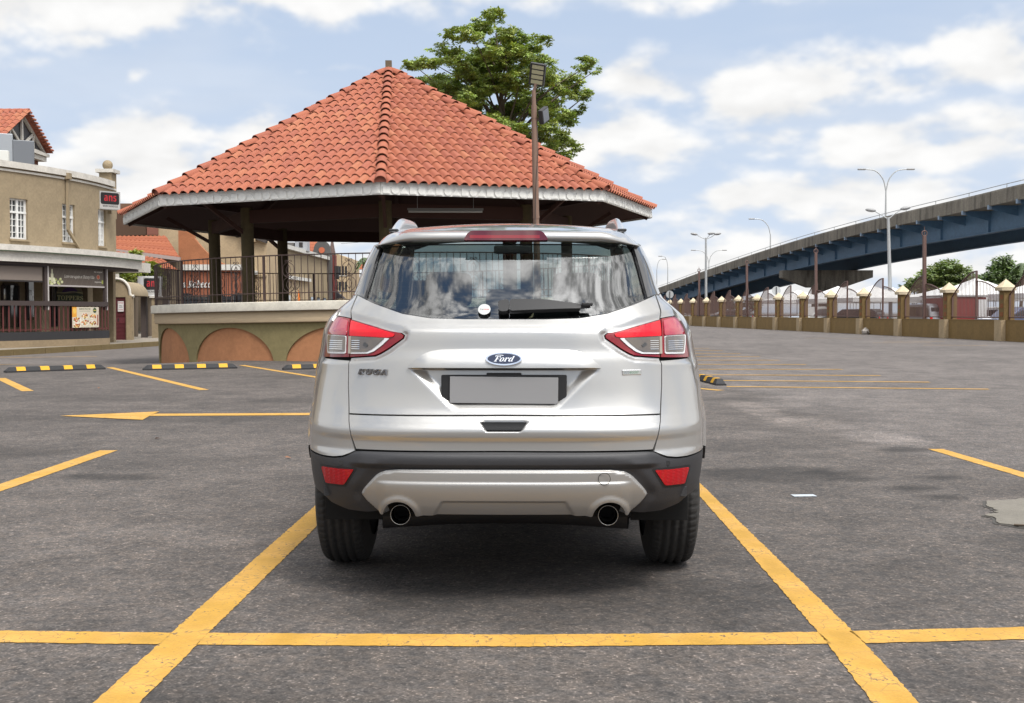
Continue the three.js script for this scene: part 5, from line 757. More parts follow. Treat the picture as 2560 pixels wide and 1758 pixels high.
// ---------------------------------------------------------------- flyover
{
  const t = thing('flyover', 'concrete flyover with blue steel girders rising behind the fence', 'flyover', [0, 0, 0]);
  const yTop = pchip([50, 78.5, 86.7, 99.4, 118.7, 134, 161, 186, 230, 300], [9.9, 9.88, 9.75, 9.58, 9.1, 8.5, 7.13, 5.67, 3.4, 0.9]), ex = (d) => 41.6 - 0.1075 * d, D0 = 52, D1 = 300;
  const conc = texture(512, (u, v) => { const a = tnoise(L16, 16, u * 16, v * 3), b = tnoise(L64, 64, u * 64, v * 8), c = tnoise(L128, 128, u * 128, v * 128), s = sstep(0.55, 0.85, tnoise(L32, 32, u * 32, v * 2.5)); const k = 0.70 + 0.16 * (a - 0.5) + 0.10 * (b - 0.5) + 0.1 * (c - 0.5) - 0.16 * s; return [k, k * 0.96, k * 0.90]; });
  const concM = std([0.39, 0.385, 0.365], 0.95, { map: scaled(conc, 9) }), blue = std([0.095, 0.195, 0.33], 0.6, { map: scaled(plasterT, 6) }), soff = std([0.20, 0.17, 0.13], 0.95), railM = std([0.35, 0.36, 0.36], 0.5, { metalness: 0.5 });
  const sweep = (sec, step = 6, a = D0, b = D1) => { const pos = [], idx = [], uv = [], n = sec.length, N = Math.ceil((b - a) / step); for (let i = 0; i <= N; i++) { const d = mix(a, b, i / N); sec.forEach(([x, y], j) => { pos.push(ex(d) + x, Math.max(yTop(d) + y, -0.5), -d); uv.push(d, y + x * 0.5); }); } for (let i = 0; i < N; i++) for (let j = 0; j < n; j++) { const p = i * n + j, q = i * n + (j + 1) % n; idx.push(p, q, p + n, q, q + n, p + n); } const g = sheet(pos, idx, uv).toNonIndexed(); g.computeVertexNormals(); return g; };
  mesh('deck', sweep([[0.25, -0.95], [11.5, -0.95], [11.5, -0.65], [0.25, -0.65]]), soff, t);
  for (const x of [2.1, 8.8]) { mesh('girder', sweep([[x, -2.55], [x + 0.06, -2.55], [x + 0.06, -0.96], [x, -0.96]]), blue, t); mesh('girder_flange', sweep([[x - 0.28, -2.62], [x + 0.34, -2.62], [x + 0.34, -2.56], [x - 0.28, -2.56]]), blue, t); }
  for (let d = D0, i = 0; d < 250; d += 4.3, i++) { const s = mesh('parapet', sweep([[0, -1.02], [0.28, -1.02], [0.28, 0], [0.05, 0], [0, -0.12]], 2.2, d + 0.01, d + 4.28), concM, t); }
  const brG = (() => { const g = prism([[0, 0], [0, -0.22], [2.1, -0.75], [2.1, 0]], 0.06); return g; })(), tipG = box(0.24, 0.30, 0.26, 0.10, -0.13, 0.03), stG = box(0.18, 1.55, 0.04, 2.02, -0.83, 0.03);
  for (let k = -4; k < 32; k++) { const d = 80 + 3.87 * k, b = part('bracket', t); b.position.set(ex(d), yTop(d) - 0.97, -d); mesh('web', brG, blue, b); mesh('end_plate', tipG, std([0.20, 0.27, 0.36], 0.6), b); if (k % 2 === 0) mesh('stiffener', stG, blue, b); }
  const hr = []; for (let d = D0; d < 240; d += 6) hr.push([ex(d) + 0.15, yTop(d) + 0.28, -d]); mesh('handrail', tube(hr, 0.03, 80, 5), railM, t); for (let d = 60; d < 230; d += 5.4) mesh('handrail_post', box(0.04, 0.3, 0.04, ex(d) + 0.15, yTop(d) + 0.13, -d), railM, t);
  for (const d of [132, 187, 76]) { const p = part('pier', t), y = yTop(d) - 2.65; p.position.set(ex(d), 0, -d); if (d !== 76) { mesh('pier_cap', uvm(prism([[0.6, y], [0.6, y - 0.8], [3.6, y - 1.9], [7.4, y - 1.9], [10.6, y - 0.8], [10.6, y]], 1.8)), concM, p); mesh('column', uvm(box(2.6, Math.max(0.5, y - 1.8), 1.5, 5.5, (y - 1.8) / 2, 0.9)), concM, p); } }
  // small lamps standing on the deck
  const grey = std([0.42, 0.43, 0.43], 0.5, { metalness: 0.4 }), head = std([0.30, 0.30, 0.30], 0.5);
  const deckLamp = (d, off, h, arm, sides, label) => { const l = thing('deck_lamp', label, 'street lamp', [ex(d) + off, yTop(d) - 0.66, -d], 0, 'street lamps on the flyover'); mesh('pole', cyl(0.10, 0.06, h, 0, 0, 0, 8), grey, l); for (const s of sides) { mesh('arm', tube([[0, h - 0.1, 0], [s * arm * 0.15, h + 1.0, 0], [s * arm * 0.5, h + 1.7, 0], [s * arm, h + 1.85, 0]], 0.05, 20, 6), grey, l); const hd = mesh('lamp_head', rbox(0.7, 0.14, 0.28, 0.06, s * (arm + 0.25), h + 1.84, 0), head, l); } };
  deckLamp(104, 1.0, 3.2, 1.9, [-1, 1], 'twin-armed street lamp on the flyover deck, nearest and tallest in view'); deckLamp(140, 2.1, 3.0, 2.0, [-1], 'single-armed street lamp on the middle of the flyover'); deckLamp(170, 2.6, 2.5, 2.0, [-1, 1], 'twin-armed street lamp on the lower end of the flyover'); deckLamp(196, 2.5, 4.4, 1.0, [-1], 'thin street lamp beyond the low end of the flyover, right one of two'); deckLamp(204, 2.4, 4.7, 1.0, [1], 'thin street lamp beyond the low end of the flyover, left one of two');
  // two steel lamps standing between fence and flyover
  for (const [x, d, h, arms, label] of [[26.15, 85, 8.1, [[-1, 0.2], [1, 0.25]], 'thick grey street lamp with two short arms before the flyover'], [18.8, 125, 9.2, [[-1, 0.05], [1, 0.05], [0.45, 0.1]], 'grey street lamp with three flat heads left of the flyover']]) { const l = thing('street_lamp', label, 'street lamp', [x, 0, -d]); l.rotation.z = d < 100 ? 0.035 : 0.008; mesh('pole', cyl(0.16, 0.10, h, 0, 0, 0, 10), grey, l); for (const [s, u] of arms) { const hd = part('lamp_head', l); mesh('arm', tube([[0, h - 0.15, 0], [s * 0.5, h + u, 0], [s * 1.0, h + u + 0.3, 0]], 0.04, 10, 6), grey, hd); const b = mesh('lantern', new THREE.SphereGeometry(0.34, 12, 8).scale(1.15, 0.42, 0.6), head, hd); b.position.set(s * 1.25, h + u + 0.36, 0); b.rotation.z = s * 0.15; } }
  // round signs seen from behind
  for (const [x, d, y, label] of [[13.6, 114, 3.0, 'round grey sign back on a post at the far end of the fence'], [21.0, 100, 3.1, 'round grey sign back on a post before the flyover pier']]) { const l = thing('round_sign', label, 'sign', [x, 0, -d]); mesh('disc', new THREE.CylinderGeometry(0.37, 0.37, 0.02, 28).rotateX(Math.PI / 2).translate(0, y, 0), std([0.42, 0.43, 0.43], 0.5, { metalness: 0.3 }), l); mesh('post', box(0.07, y + 0.3, 0.07, 0, (y + 0.3) / 2, 0.05), std([0.05, 0.05, 0.05], 0.7), l); }
}
// ---------------------------------------------------------------- tents, vehicles, trees beyond the fence
{
  const canvas = phys([0.80, 0.80, 0.79], 0.75, { transmission: 0.15, thickness: 0, side: THREE.DoubleSide }), pole = std([0.5, 0.5, 0.5], 0.5, { metalness: 0.4 });
  const spots = [[22.4, 98, 3.1, 5.0, 'white peaked tent beside the flyover pier, leftmost of the tents'], [23.6, 90, 3.25, 4.9, 'white peaked tent in front of the right half of the flyover pier'], [24.5, 84, 3.15, 4.7, 'white peaked tent between the pier and the thick grey street lamp'], [28.6, 93, 3.25, 4.9, 'white peaked tent directly behind the thick grey street lamp'], [27.6, 78, 2.95, 4.6, 'white peaked tent behind the second cream-capped pillar from the right'], [26.9, 71, 3.3, 4.8, 'large white peaked tent behind the second fence panel from the right'], [30.3, 78, 3.3, 4.7, 'smaller white tent behind the large one, right of the maroon hut'], [28.9, 65, 3.25, 5.0, 'large white peaked tent at the right edge of the view']];
  for (const [x, d, h, w, label] of spots) { const t = thing('white_tent', label, 'tent', [x, 0, -d], 0.1, 'white tents beyond the fence'), e = 2.25; const pos = [], idx = [], n = 10; for (let s = 0; s < 4; s++) { const a0 = s * Math.PI / 2 + Math.PI / 4, a1 = a0 + Math.PI / 2, R = w / 2 * Math.SQRT2; for (let i = 0; i <= n; i++) for (let j = 0; j <= 6; j++) { const q = j / 6, c = i / n, x0 = R * mix(Math.sin(a0), Math.sin(a1), c), z0 = R * mix(Math.cos(a0), Math.cos(a1), c), y = mix(h, e, q) - 0.12 * Math.sin(Math.PI * q) * (0.6 + 0.4 * Math.sin(Math.PI * c)); pos.push(x0 * q, y, z0 * q); } } for (let s = 0; s < 4; s++) { const b = s * (n + 1) * 7; for (let i = 0; i < n; i++) for (let j = 0; j < 6; j++) { const k = b + i * 7 + j; idx.push(k, k + 1, k + 8, k, k + 8, k + 7); } } mesh('canopy', sheet(pos, idx), canvas, t); mesh('valance', [box(w, 0.28, 0.015, 0, e - 0.14, w / 2), box(w, 0.28, 0.015, 0, e - 0.14, -w / 2), box(0.015, 0.28, w, w / 2, e - 0.14, 0), box(0.015, 0.28, w, -w / 2, e - 0.14, 0)], canvas, t); for (const sx of [-1, 1]) for (const sz of [-1, 1]) mesh('tent_pole', cyl(0.03, 0.03, e, sx * (w / 2 - 0.05), 0, sz * (w / 2 - 0.05), 6), pole, t); }
  const winM = phys([0.02, 0.025, 0.03], 0.05, { clearcoat: 1 }), tyre = std([0.02, 0.02, 0.02], 0.9);
  function parked(name, label, x, d, turn, color, H, pick) { const t = thing(name, label, pick ? 'pickup truck' : 'car', [x, 0, -d], turn, 'vehicles beyond the fence'), paint = phys(color, 0.35, { metalness: 0.4, clearcoat: 1 }); const L = pick ? 5.0 : 4.3, W = 1.75; const low = prism([[-L / 2, 0.35], [-L / 2 + 0.05, 0.82], [-L / 2 + 0.3, 0.92], [L / 2 - 0.9, 0.95], [L / 2 - 0.1, 0.82], [L / 2, 0.6], [L / 2, 0.35]], W - 0.12, 0.06).translate(0, 0, -W / 2 + 0.06).rotateY(Math.PI / 2); mesh('body', low, paint, t); const cab = pick ? [[-0.4, 0.9], [-0.25, H - 0.08], [0.1, H], [0.9, H - 0.04], [1.55, 0.92]] : [[-L / 2 + 0.12, 0.88], [-L / 2 + 0.32, H - 0.12], [-L / 2 + 0.55, H], [0.5, H - 0.02], [1.25, 0.92]]; mesh('cabin', prism(cab, W - 0.36, 0.05).translate(0, 0, -W / 2 + 0.18).rotateY(Math.PI / 2), paint, t); const inner = cab.map(([a, b]) => [a * 0.94 + (pick ? 0.04 : -0.02), b < 0.95 ? 0.97 : b - 0.12]); mesh('side_windows', prism(inner, W - 0.235, 0.0).translate(0, 0, -W / 2 + 0.1175).rotateY(Math.PI / 2), winM, t); const zR = pick ? 0.34 : L / 2 - 0.20; mesh('back_window', box(W - 0.5, H - 1.2, 0.03, 0, (H + 0.98) / 2 - 0.06, zR).rotateX(0), winM, t); for (const s of [-1, 1]) { mesh('tail_light', rbox(0.16, 0.3, 0.06, 0.02, s * (W / 2 - 0.14), 0.84, L / 2 + 0.02), phys([0.5, 0.01, 0.01], 0.15, { clearcoat: 1 }), t); for (const z of [-L / 2 + 0.85, L / 2 - 0.85]) { const w = part('wheel', t); mesh('tyre', new THREE.CylinderGeometry(0.32, 0.32, 0.2, 20).rotateZ(Math.PI / 2).translate(s * (W / 2 - 0.1), 0.32, z), tyre, w); mesh('rim', new THREE.CylinderGeometry(0.19, 0.19, 0.21, 14).rotateZ(Math.PI / 2).translate(s * (W / 2 - 0.1), 0.32, z), pole, w); } } mesh('bumper', rbox(W - 0.06, 0.24, 0.16, 0.05, 0, 0.5, L / 2), paint, t); return t; }
  parked('parked_car', 'grey minivan with red tail lights behind the nearest ringed pole', 23.55, 70, 0.15, [0.24, 0.25, 0.27], 1.68);
  parked('parked_truck', 'white pickup truck behind the fence near the second ringed pole', 21.4, 87, 2.2, [0.62, 0.62, 0.6], 1.62, true);
  parked('parked_car', 'dark saloon beside the white pickup truck behind the fence', 22.6, 82, 0.9, [0.03, 0.03, 0.035], 1.42);
  parked('parked_car', 'blue-grey saloon behind the fence at the right edge of the view', 25.75, 62, 1.9, [0.10, 0.12, 0.20], 1.45);
  parked('parked_car', 'dark small car behind the far part of the fence', 18.5, 108, 1.2, [0.07, 0.075, 0.08], 1.45);
  parked('parked_car', 'white car seen between the tent and the last pillar on the right', 26.9, 68.5, 1.3, [0.6, 0.6, 0.6], 1.5);
  const red = std([0.20, 0.025, 0.025], 0.7), hut = thing('site_hut', 'maroon panelled hut under the large white tent behind the fence', 'hut', [24.9, 0, -69.0], 0.15); for (let i = 0; i < 5; i++) mesh('wall_panel', box(0.52, 2.1, 0.05, -1.05 + i * 0.525, 1.05, 1.2), red, hut); mesh('body', box(2.7, 2.05, 2.3, 0, 1.025, 0), red, hut); mesh('roof', box(2.9, 0.08, 2.6, 0, 2.16, 0), std([0.3, 0.3, 0.3], 0.7), hut);
  const sign = thing('notice_board', 'white upright panel standing beside the maroon hut', 'board', [25.6, 0, -66.5], 0.3); mesh('panel', box(0.55, 1.9, 0.05, 0, 1.0, 0), std([0.68, 0.68, 0.68], 0.6), sign); mesh('foot', box(0.7, 0.06, 0.4, 0, 0.03, 0), pole, sign);
  // far trees
  const T = (u, v, d) => [(u - 1203) * d / 2650, 1.17 + (711 - v) * d / 2650], mk = (list, d, cx) => list.map(([u, v, ru, rv]) => { const [x, y] = T(u, v, d); return [x - cx, y, 0, ru * d / 2650, rv * d / 2650, ru * d / 2650]; });
  const X = (u, d) => (u - 1203) * d / 2650;
  roundTree('broad_tree', 'broad bright green tree behind the tents, left of the palms', X(2130, 140), -140, mk([[2110, 632, 40, 28], [2140, 614, 42, 30], [2168, 628, 38, 30], [2082, 646, 32, 22], [2188, 646, 36, 24], [2205, 656, 30, 16], [2130, 646, 42, 24]], 140, X(2130, 140)), 5, [0.16, 0.235, 0.045], 0.42, 26, 3);
  roundTree('broad_tree', 'low green tree at the left end of the far tree line', X(2068, 145), -145, mk([[2068, 648, 22, 16], [2055, 656, 16, 10], [2088, 656, 16, 12]], 145, X(2068, 145)), 3.5, [0.13, 0.20, 0.045], 0.42, 26, 4);
  roundTree('broad_tree', 'dark green tree between the two palms behind the tents', X(2268, 135), -135, mk([[2268, 602, 28, 26], [2258, 628, 40, 30], [2290, 626, 38, 30], [2238, 646, 40, 26], [2310, 642, 40, 28], [2215, 656, 30, 18]], 135, X(2268, 135)), 5.5, [0.11, 0.185, 0.038], 0.42, 26, 5);
  roundTree('broad_tree', 'green tree at the right edge of the far tree line', X(2345, 132), -132, mk([[2345, 625, 34, 28], [2330, 645, 30, 24], [2370, 640, 30, 24]], 132, X(2345, 132)), 5, [0.12, 0.195, 0.04], 0.42, 26, 6);
  palm(X(2207, 138), -138, 5.6, 1.7, 'wind-blown palm right of the bright green tree', 11); palm(X(2308, 130), -130, 6.6, 1.8, 'wind-blown palm above the dark tree at the right edge', 12); palm(X(1541, 210), -210, 5.0, 1.8, 'small distant palm above the low end of the flyover', 13);
  roundTree('broad_tree', 'low dark shrubs under the far end of the flyover', X(1600, 190), -190, mk([[1560, 692, 30, 14], [1600, 690, 30, 16], [1650, 690, 30, 16], [1700, 690, 26, 16]], 190, X(1600, 190)), 2, [0.06, 0.10, 0.03], 0.7, 8, 7);
}

// ---------------------------------------------------------------- pavement and sports bar on the left
const BY = -0.12; // level of the far pavement
{
  const out = [[-19.6, -34], [-18.9, -38], [-18.4, -41], [-17.5, -47], [-17.0, -53], [-16.8, -62], [-16.8, -120], [-60, -120], [-60, -34]];
  const g = prism(out.map(([x, z]) => [x, -z]), 0.25).rotateX(-Math.PI / 2).translate(0, BY - 0.25, 0);
  const pv = struct('pavement', uvm(g), plaster([0.30, 0.265, 0.22])); const kerbM = plaster([0.20, 0.145, 0.062]);
  for (let i = 0; i < 6; i++) { const a = out[i], b = out[i + 1], n = Math.max(1, Math.round(Math.hypot(b[0] - a[0], b[1] - a[1]) / 1.8)); for (let k = 0; k < n && i < 5; k++) { const p = [mix(a[0], b[0], k / n), mix(a[1], b[1], k / n)], q = [mix(a[0], b[0], (k + 1) / n - 0.006), mix(a[1], b[1], (k + 1) / n - 0.006)]; mesh('kerb_stone', uvm(bar([p[0] + 0.06, BY - 0.125, p[1]], [q[0] + 0.06, BY - 0.125, q[1]], 0.16, 0.27)), kerbM, pv); } }
}
{
  const K = new THREE.CatmullRomCurve3([[-24.5, -39.3], [-22.6, -40.7], [-20.9, -42.6], [-20.0, -44.1], [-18.9, -46.9], [-18.45, -49.2], [-18.35, -51.6]].map(([x, z]) => new THREE.Vector3(x, 0, z)), false, 'centripetal'); K.arcLengthDivisions = 400; const KL = K.getLength();
  const at = (s, off, y) => { const t = clamp(s / KL), p = K.getPointAt(t), d = K.getTangentAt(t); return [p.x - d.z * off, y, p.z + d.x * off]; }; // off > 0: towards the street
  const dirY = (s) => { const d = K.getTangentAt(clamp(s / KL)); return Math.atan2(-d.z, d.x); };
  const sOf = (u, off) => { const cyaw = 0.01547; let a = 0, b = KL; for (let i = 0; i < 40; i++) { const m = (a + b) / 2, p = at(m, off, 0), uu = 1203 + 2650 * p[0] / -p[2]; if (uu < u) a = m; else b = m; } return (a + b) / 2; };
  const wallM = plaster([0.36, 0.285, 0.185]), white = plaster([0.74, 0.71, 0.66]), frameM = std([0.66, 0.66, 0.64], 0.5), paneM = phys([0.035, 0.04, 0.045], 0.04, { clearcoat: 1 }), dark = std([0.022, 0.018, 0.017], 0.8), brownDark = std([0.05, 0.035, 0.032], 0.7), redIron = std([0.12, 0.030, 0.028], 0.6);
  const b = thing('sports_bar', 'tan two-storey bar with curved front and white canopy at the left edge', 'building', [0, 0, 0]);
  const surf = (off) => (s, y) => at(s, off, y), fl = { out: 1 };
  const box_ = (s0, s1, y0, y1, off, th, step = 0.5) => { const n = Math.max(1, Math.ceil((s1 - s0) / step)), pos = [], idx = []; for (let i = 0; i <= n; i++) { const s = mix(s0, s1, i / n); for (const [o, y] of [[off + th, y0], [off + th, y1], [off, y1], [off, y0]]) pos.push(...at(s, o, y)); } for (let i = 0; i < n; i++) for (let j = 0; j < 4; j++) { const a = i * 4 + j, c = i * 4 + (j + 1) % 4; idx.push(a, a + 4, c, c, a + 4, c + 4); } idx.push(0, 1, 2, 0, 2, 3); const e = n * 4; idx.push(e, e + 2, e + 1, e, e + 3, e + 2); const g = sheet(pos, idx).toNonIndexed(); g.computeVertexNormals(); return uvm(g); };
  // upper wall with three sash windows cut in it
  const wins = [[18, 59, 4.02, 5.58], [138, 167, 4.05, 5.6], [220, 238, 4.05, 5.62]].map(([u0, u1, y0, y1]) => [sOf(u0, 0), sOf(u1, 0), y0, y1]);
  let s0 = 0; const yT = 6.72, yB = 3.55; const seg = (a, c, y0, y1) => mesh('upper_wall', panel([[a, y0], [c, y0], [c, y1], [a, y1]], surf(0), { step: 0.4, gap: 0, flange: 0.22, uvs: 1, ...fl }), wallM, b);
  for (const [a, c, y0, y1] of wins) { seg(s0, a, yB, yT); seg(a, c, yB, y0); seg(a, c, y1, yT); s0 = c; } seg(s0, KL, yB, yT);
  for (const [a, c, y0, y1] of wins) {
    const w = part('window', b); mesh('pane', box_(a, c, y0, y1, -0.20, 0.02), paneM, w);
    mesh('frame', [box_(a, a + 0.09, y0, y1, -0.17, 0.07), box_(c - 0.09, c, y0, y1, -0.17, 0.07), box_(a, c, y0, y0 + 0.07, -0.17, 0.07), box_(a, c, y1 - 0.07, y1, -0.17, 0.07), box_(a, c, mix(y0, y1, 0.64), mix(y0, y1, 0.64) + 0.08, -0.17, 0.09), box_((a + c) / 2 - 0.05, (a + c) / 2 + 0.05, y0, y1, -0.17, 0.08)], frameM, w);
    for (const t of [0.16, 0.32, 0.48, 0.82]) mesh('glazing_bar', box_(a, c, mix(y0, y1, t), mix(y0, y1, t) + 0.028, -0.172, 0.05), frameM, w); for (const t of [0.25, 0.75]) mesh('glazing_bar', box_(mix(a, c, t) - 0.018, mix(a, c, t) + 0.018, y0, y1, -0.173, 0.05), frameM, w);
    mesh('sill', box_(a - 0.05, c + 0.05, y0 - 0.07, y0, -0.05, 0.13), wallM, w);
  }
  mesh('coping', [box_(0, KL - 0.35, yT, yT + 0.24, -0.25, 0.37), box_(0, KL, yT - 0.14, yT - 0.06, 0, 0.05)], white, b);
  mesh('roof_slab', [uvm(prism([[-24.5, 39.3], [-20, 44.1], [-18.6, 49], [-18.6, 51.4], [-30, 51.4], [-30, 39.3]], 0.1).rotateX(-Math.PI / 2).translate(0, 6.5, 0))], plaster([0.3, 0.29, 0.27]), b);
  mesh('end_wall', uvm(box(8, 7, 0.3, -22.5, 3.3, -51.75)), wallM, b); mesh('side_wall', uvm(box(16, 6.9, 0.3, -32.4, 3.3, -39.3)), wallM, b); mesh('back_wall', uvm(box(0.3, 7, 12, -29.8, 3.3, -45.5)), wallM, b);
  // corner pier with ball
  const pr = part('corner_pier', b), c0 = at(KL - 0.15, 0, 0); mesh('pier', uvm(box(0.55, 2.0, 0.6, c0[0] - 0.28, 6.35, c0[2])), wallM, pr); mesh('pier_cap', uvm(box(0.80, 0.15, 0.85, c0[0] - 0.28, 7.42, c0[2])), white, pr); mesh('ball', new THREE.SphereGeometry(0.22, 20, 14).translate(c0[0] - 0.28, 7.70, c0[2]), wallM, pr);
  // downpipes
  for (const [u, y0, y1, bend] of [[150, 4.55, 6.7, 1], [247, 5.5, 6.4, 0]]) { const s = sOf(u, 0.06), p = at(s, 0.08, 0); mesh('downpipe', [bar([p[0], y0, p[2]], [p[0], y1, p[2]], 0.11), ...(bend ? [bar([p[0], y0, p[2]], at(s + 0.9, 0.1, 3.7), 0.11), box(0.26, 0.24, 0.26, p[0], y1 + 0.02, p[2])] : [])], wallM, b); }
  // canopy
  const cs = KL * 1.0; mesh('canopy', [box_(0, cs, 3.10, 3.48, 0.0, 1.15), ], white, b); mesh('canopy_edge', [box_(0, cs, 3.50, 3.72, 0.0, 1.30)], white, b); mesh('canopy_light_strip', box_(0, cs, 3.475, 3.505, 0.02, 1.22), std([0.25, 0.40, 0.27], 0.6), b);
  mesh('side_canopy', uvm(box(1.6, 0.42, 0.9, -18.1, 3.22, -52.6)), white, b);
  // ground floor: deep porch
  mesh('porch_back_wall', box_(0, KL, BY, 3.1, -2.2, 0.2), wallM, b); mesh('porch_ceiling', box_(0, KL, 3.0, 3.09, -2.2, 3.2), brownDark, b);
  for (const u of [-40, 98, 200]) { const s = sOf(u, -0.1); mesh('porch_column', box_(s - 0.22, s + 0.22, BY, 3.1, -0.5, 0.4), wallM, b); }
  for (const [u, y0, y1, w] of [[20, 0.6, 2.3, 0.9], [70, 0.9, 2.5, 0.8], [120, 0.6, 2.5, 0.5], [185, 0.4, 2.6, 0.4]]) { const s = sOf(u, -1.9); mesh('porch_shade_pane', box_(s - w / 2, s + w / 2, y0, y1, -2.0, 0.04), paneM, b); mesh('shade_pane_frame', [box_(s - w / 2 - 0.08, s - w / 2, y0, y1, -2.0, 0.08), box_(s + w / 2, s + w / 2 + 0.08, y0, y1, -2.0, 0.08), box_(s - w / 2, s + w / 2, y1, y1 + 0.08, -2.0, 0.08)], brownDark, b); }  // dark panes stand in for deep shade in the porch openings; frames added
  const PO = 0.85; // porch front line
  const sE = sOf(238, PO), F = (a, c, y0, y1, th, m, name, off = PO) => mesh(name, box_(a, c, y0, y1, off, th), m, b);
  F(0, sE, BY - 0.2, 0.14, 0.12, plaster([0.34, 0.26, 0.165]), 'porch_plinth'); F(0, sE, 0.14, 0.46, 0.10, std([0.026, 0.025, 0.027], 0.6), 'porch_skirt'); F(0, sOf(235, PO), 1.46, 1.64, 0.12, brownDark, 'counter_beam'); F(0, sE, 0.53, 0.56, 0.05, redIron, 'bottom_rail');
  F(0, sOf(96, PO), 2.95, 3.10, 0.1, std([0.04, 0.033, 0.035], 0.8), 'blind_roller'); F(0, sOf(89, PO), 2.42, 2.95, 0.03, std([0.20, 0.165, 0.14], 0.9), 'rolled_blind'); F(0, sOf(89, PO), 2.36, 2.42, 0.06, dark, 'blind_batten');
  for (const u of [97, 233]) { const s = sOf(u, PO); F(s - 0.10, s + 0.04, 1.3, 3.1, 0.1, brownDark, 'porch_post', PO - 0.02); F(s + 0.04, s + 0.10, 1.3, 3.1, 0.1, std([0.45, 0.42, 0.40], 0.6), 'post_trim', PO - 0.015); }
  for (let i = 0, s = 0.2; s < sE; s += 0.23, i++) { const p = at(s, PO + 0.06, 0); mesh('railing_bar', box(0.04, 1.0, 0.04, p[0], 0.97, p[2]), redIron, b); }
  F(sOf(200, PO), sE, 1.44, 1.47, 0.05, std([0.3, 0.28, 0.27], 0.6), 'handrail');
  // promotional banner under the canopy
  const ban = (name, label, cat, u0, u1, y0, y1, off, w, h, draw) => { const a = sOf(u0, off), c = sOf(u1, off), n = 14, g = gridSurf(n, 1, (p, q) => at(mix(a, c, p), off, mix(y0, y1, q))); const m = solo(name, g, std([0.85, 0.85, 0.85], 0.8, { map: canvasTex(w, h, draw), side: THREE.DoubleSide }), label, cat); return m; };
  const r = rng(8);
  ban('hanging_banner', 'dark banner with bottles and pale lettering under the bar canopy', 'banner', 99, 231, 2.28, 3.0, PO + 0.03, 760, 200, (g, w, h) => { g.fillStyle = '#5b5148'; g.fillRect(0, 0, w, h); g.strokeStyle = 'rgba(120,110,100,.35)'; for (let i = 0; i < 12; i++) { g.lineWidth = 6; g.beginPath(); g.moveTo(i * 70, h); g.lineTo(i * 70 + 90, 0); g.stroke(); } g.fillStyle = '#c9c6a8'; g.fillRect(62, 30, 14, 60); g.fillRect(54, 80, 30, 90); for (let i = 0; i < 26; i++) { g.fillStyle = ['#a9b06f', '#c8c99a', '#8c9553', '#d8d5b5'][i % 4]; g.beginPath(); g.arc(20 + r() * 170, 130 + r() * 60, 8 + r() * 9, 0, 7); g.fill(); } g.fillStyle = '#d6d0c6'; g.font = 'italic 44px serif'; g.fillText('Love me again at Thirsty Villa', 210, 118, 400); g.fillStyle = '#a8543a'; g.beginPath(); g.arc(672, 96, 24, 0, 7); g.fill(); g.strokeStyle = '#cbb9a8'; g.lineWidth = 3; g.stroke(); g.fillStyle = '#cfc8be'; g.font = 'bold 22px serif'; g.textAlign = 'center'; g.fillText('the original', 672, 46); g.fillText('Angostura', 672, 160); g.fillStyle = '#9aa24a'; g.fillRect(726, 130, 26, 40); });
  mesh('banner_batten', box_(sOf(99, PO), sOf(231, PO), 2.22, 2.28, PO, 0.06), std([0.4, 0.37, 0.35], 0.6), scene.getObjectByName('hanging_banner'));
  ban('menu_poster', 'colourful brunch menu poster with food plates tied to the bar railing', 'poster', 158, 219, 0.60, 1.42, PO + 0.12, 420, 320, (g, w, h) => { g.fillStyle = '#d8cdb8'; g.fillRect(0, 0, w, h); g.fillStyle = '#e6a23c'; g.fillRect(0, 0, 66, 160); g.fillStyle = '#f0c25a'; g.beginPath(); g.ellipse(36, 60, 26, 44, 0, 0, 7); g.fill(); g.fillStyle = '#35402f'; g.font = 'bold 40px serif'; g.textAlign = 'center'; g.fillText('BRUNCH', 190, 44); g.font = '18px sans-serif'; g.fillText('served every Sunday', 190, 70); g.fillStyle = '#2e4a2c'; g.beginPath(); g.ellipse(350, 52, 30, 42, 0, 0, 7); g.fill(); g.fillStyle = '#c9b45a'; g.fillRect(326, 44, 48, 14); const pl = (x, y, R) => { g.fillStyle = '#ece4d6'; g.beginPath(); g.ellipse(x, y, R, R * 0.72, 0, 0, 7); g.fill(); for (let i = 0; i < 34; i++) { g.fillStyle = ['#b8502a', '#d88a34', '#8a3a1e', '#e3b650', '#c9602e', '#6f7a2c', '#f2d9a0'][Math.floor(r() * 7)]; const a = r() * 6.3, q = Math.sqrt(r()) * R * 0.8; g.beginPath(); g.ellipse(x + q * Math.cos(a), y + q * 0.7 * Math.sin(a), 5 + r() * 12, 4 + r() * 8, r() * 3, 0, 7); g.fill(); } }; pl(70, 200, 66); pl(190, 140, 62); pl(320, 150, 58); pl(190, 240, 70); pl(70, 292, 58); pl(316, 250, 62); g.fillStyle = '#9c2f22'; g.fillRect(392, 120, 16, 170); });
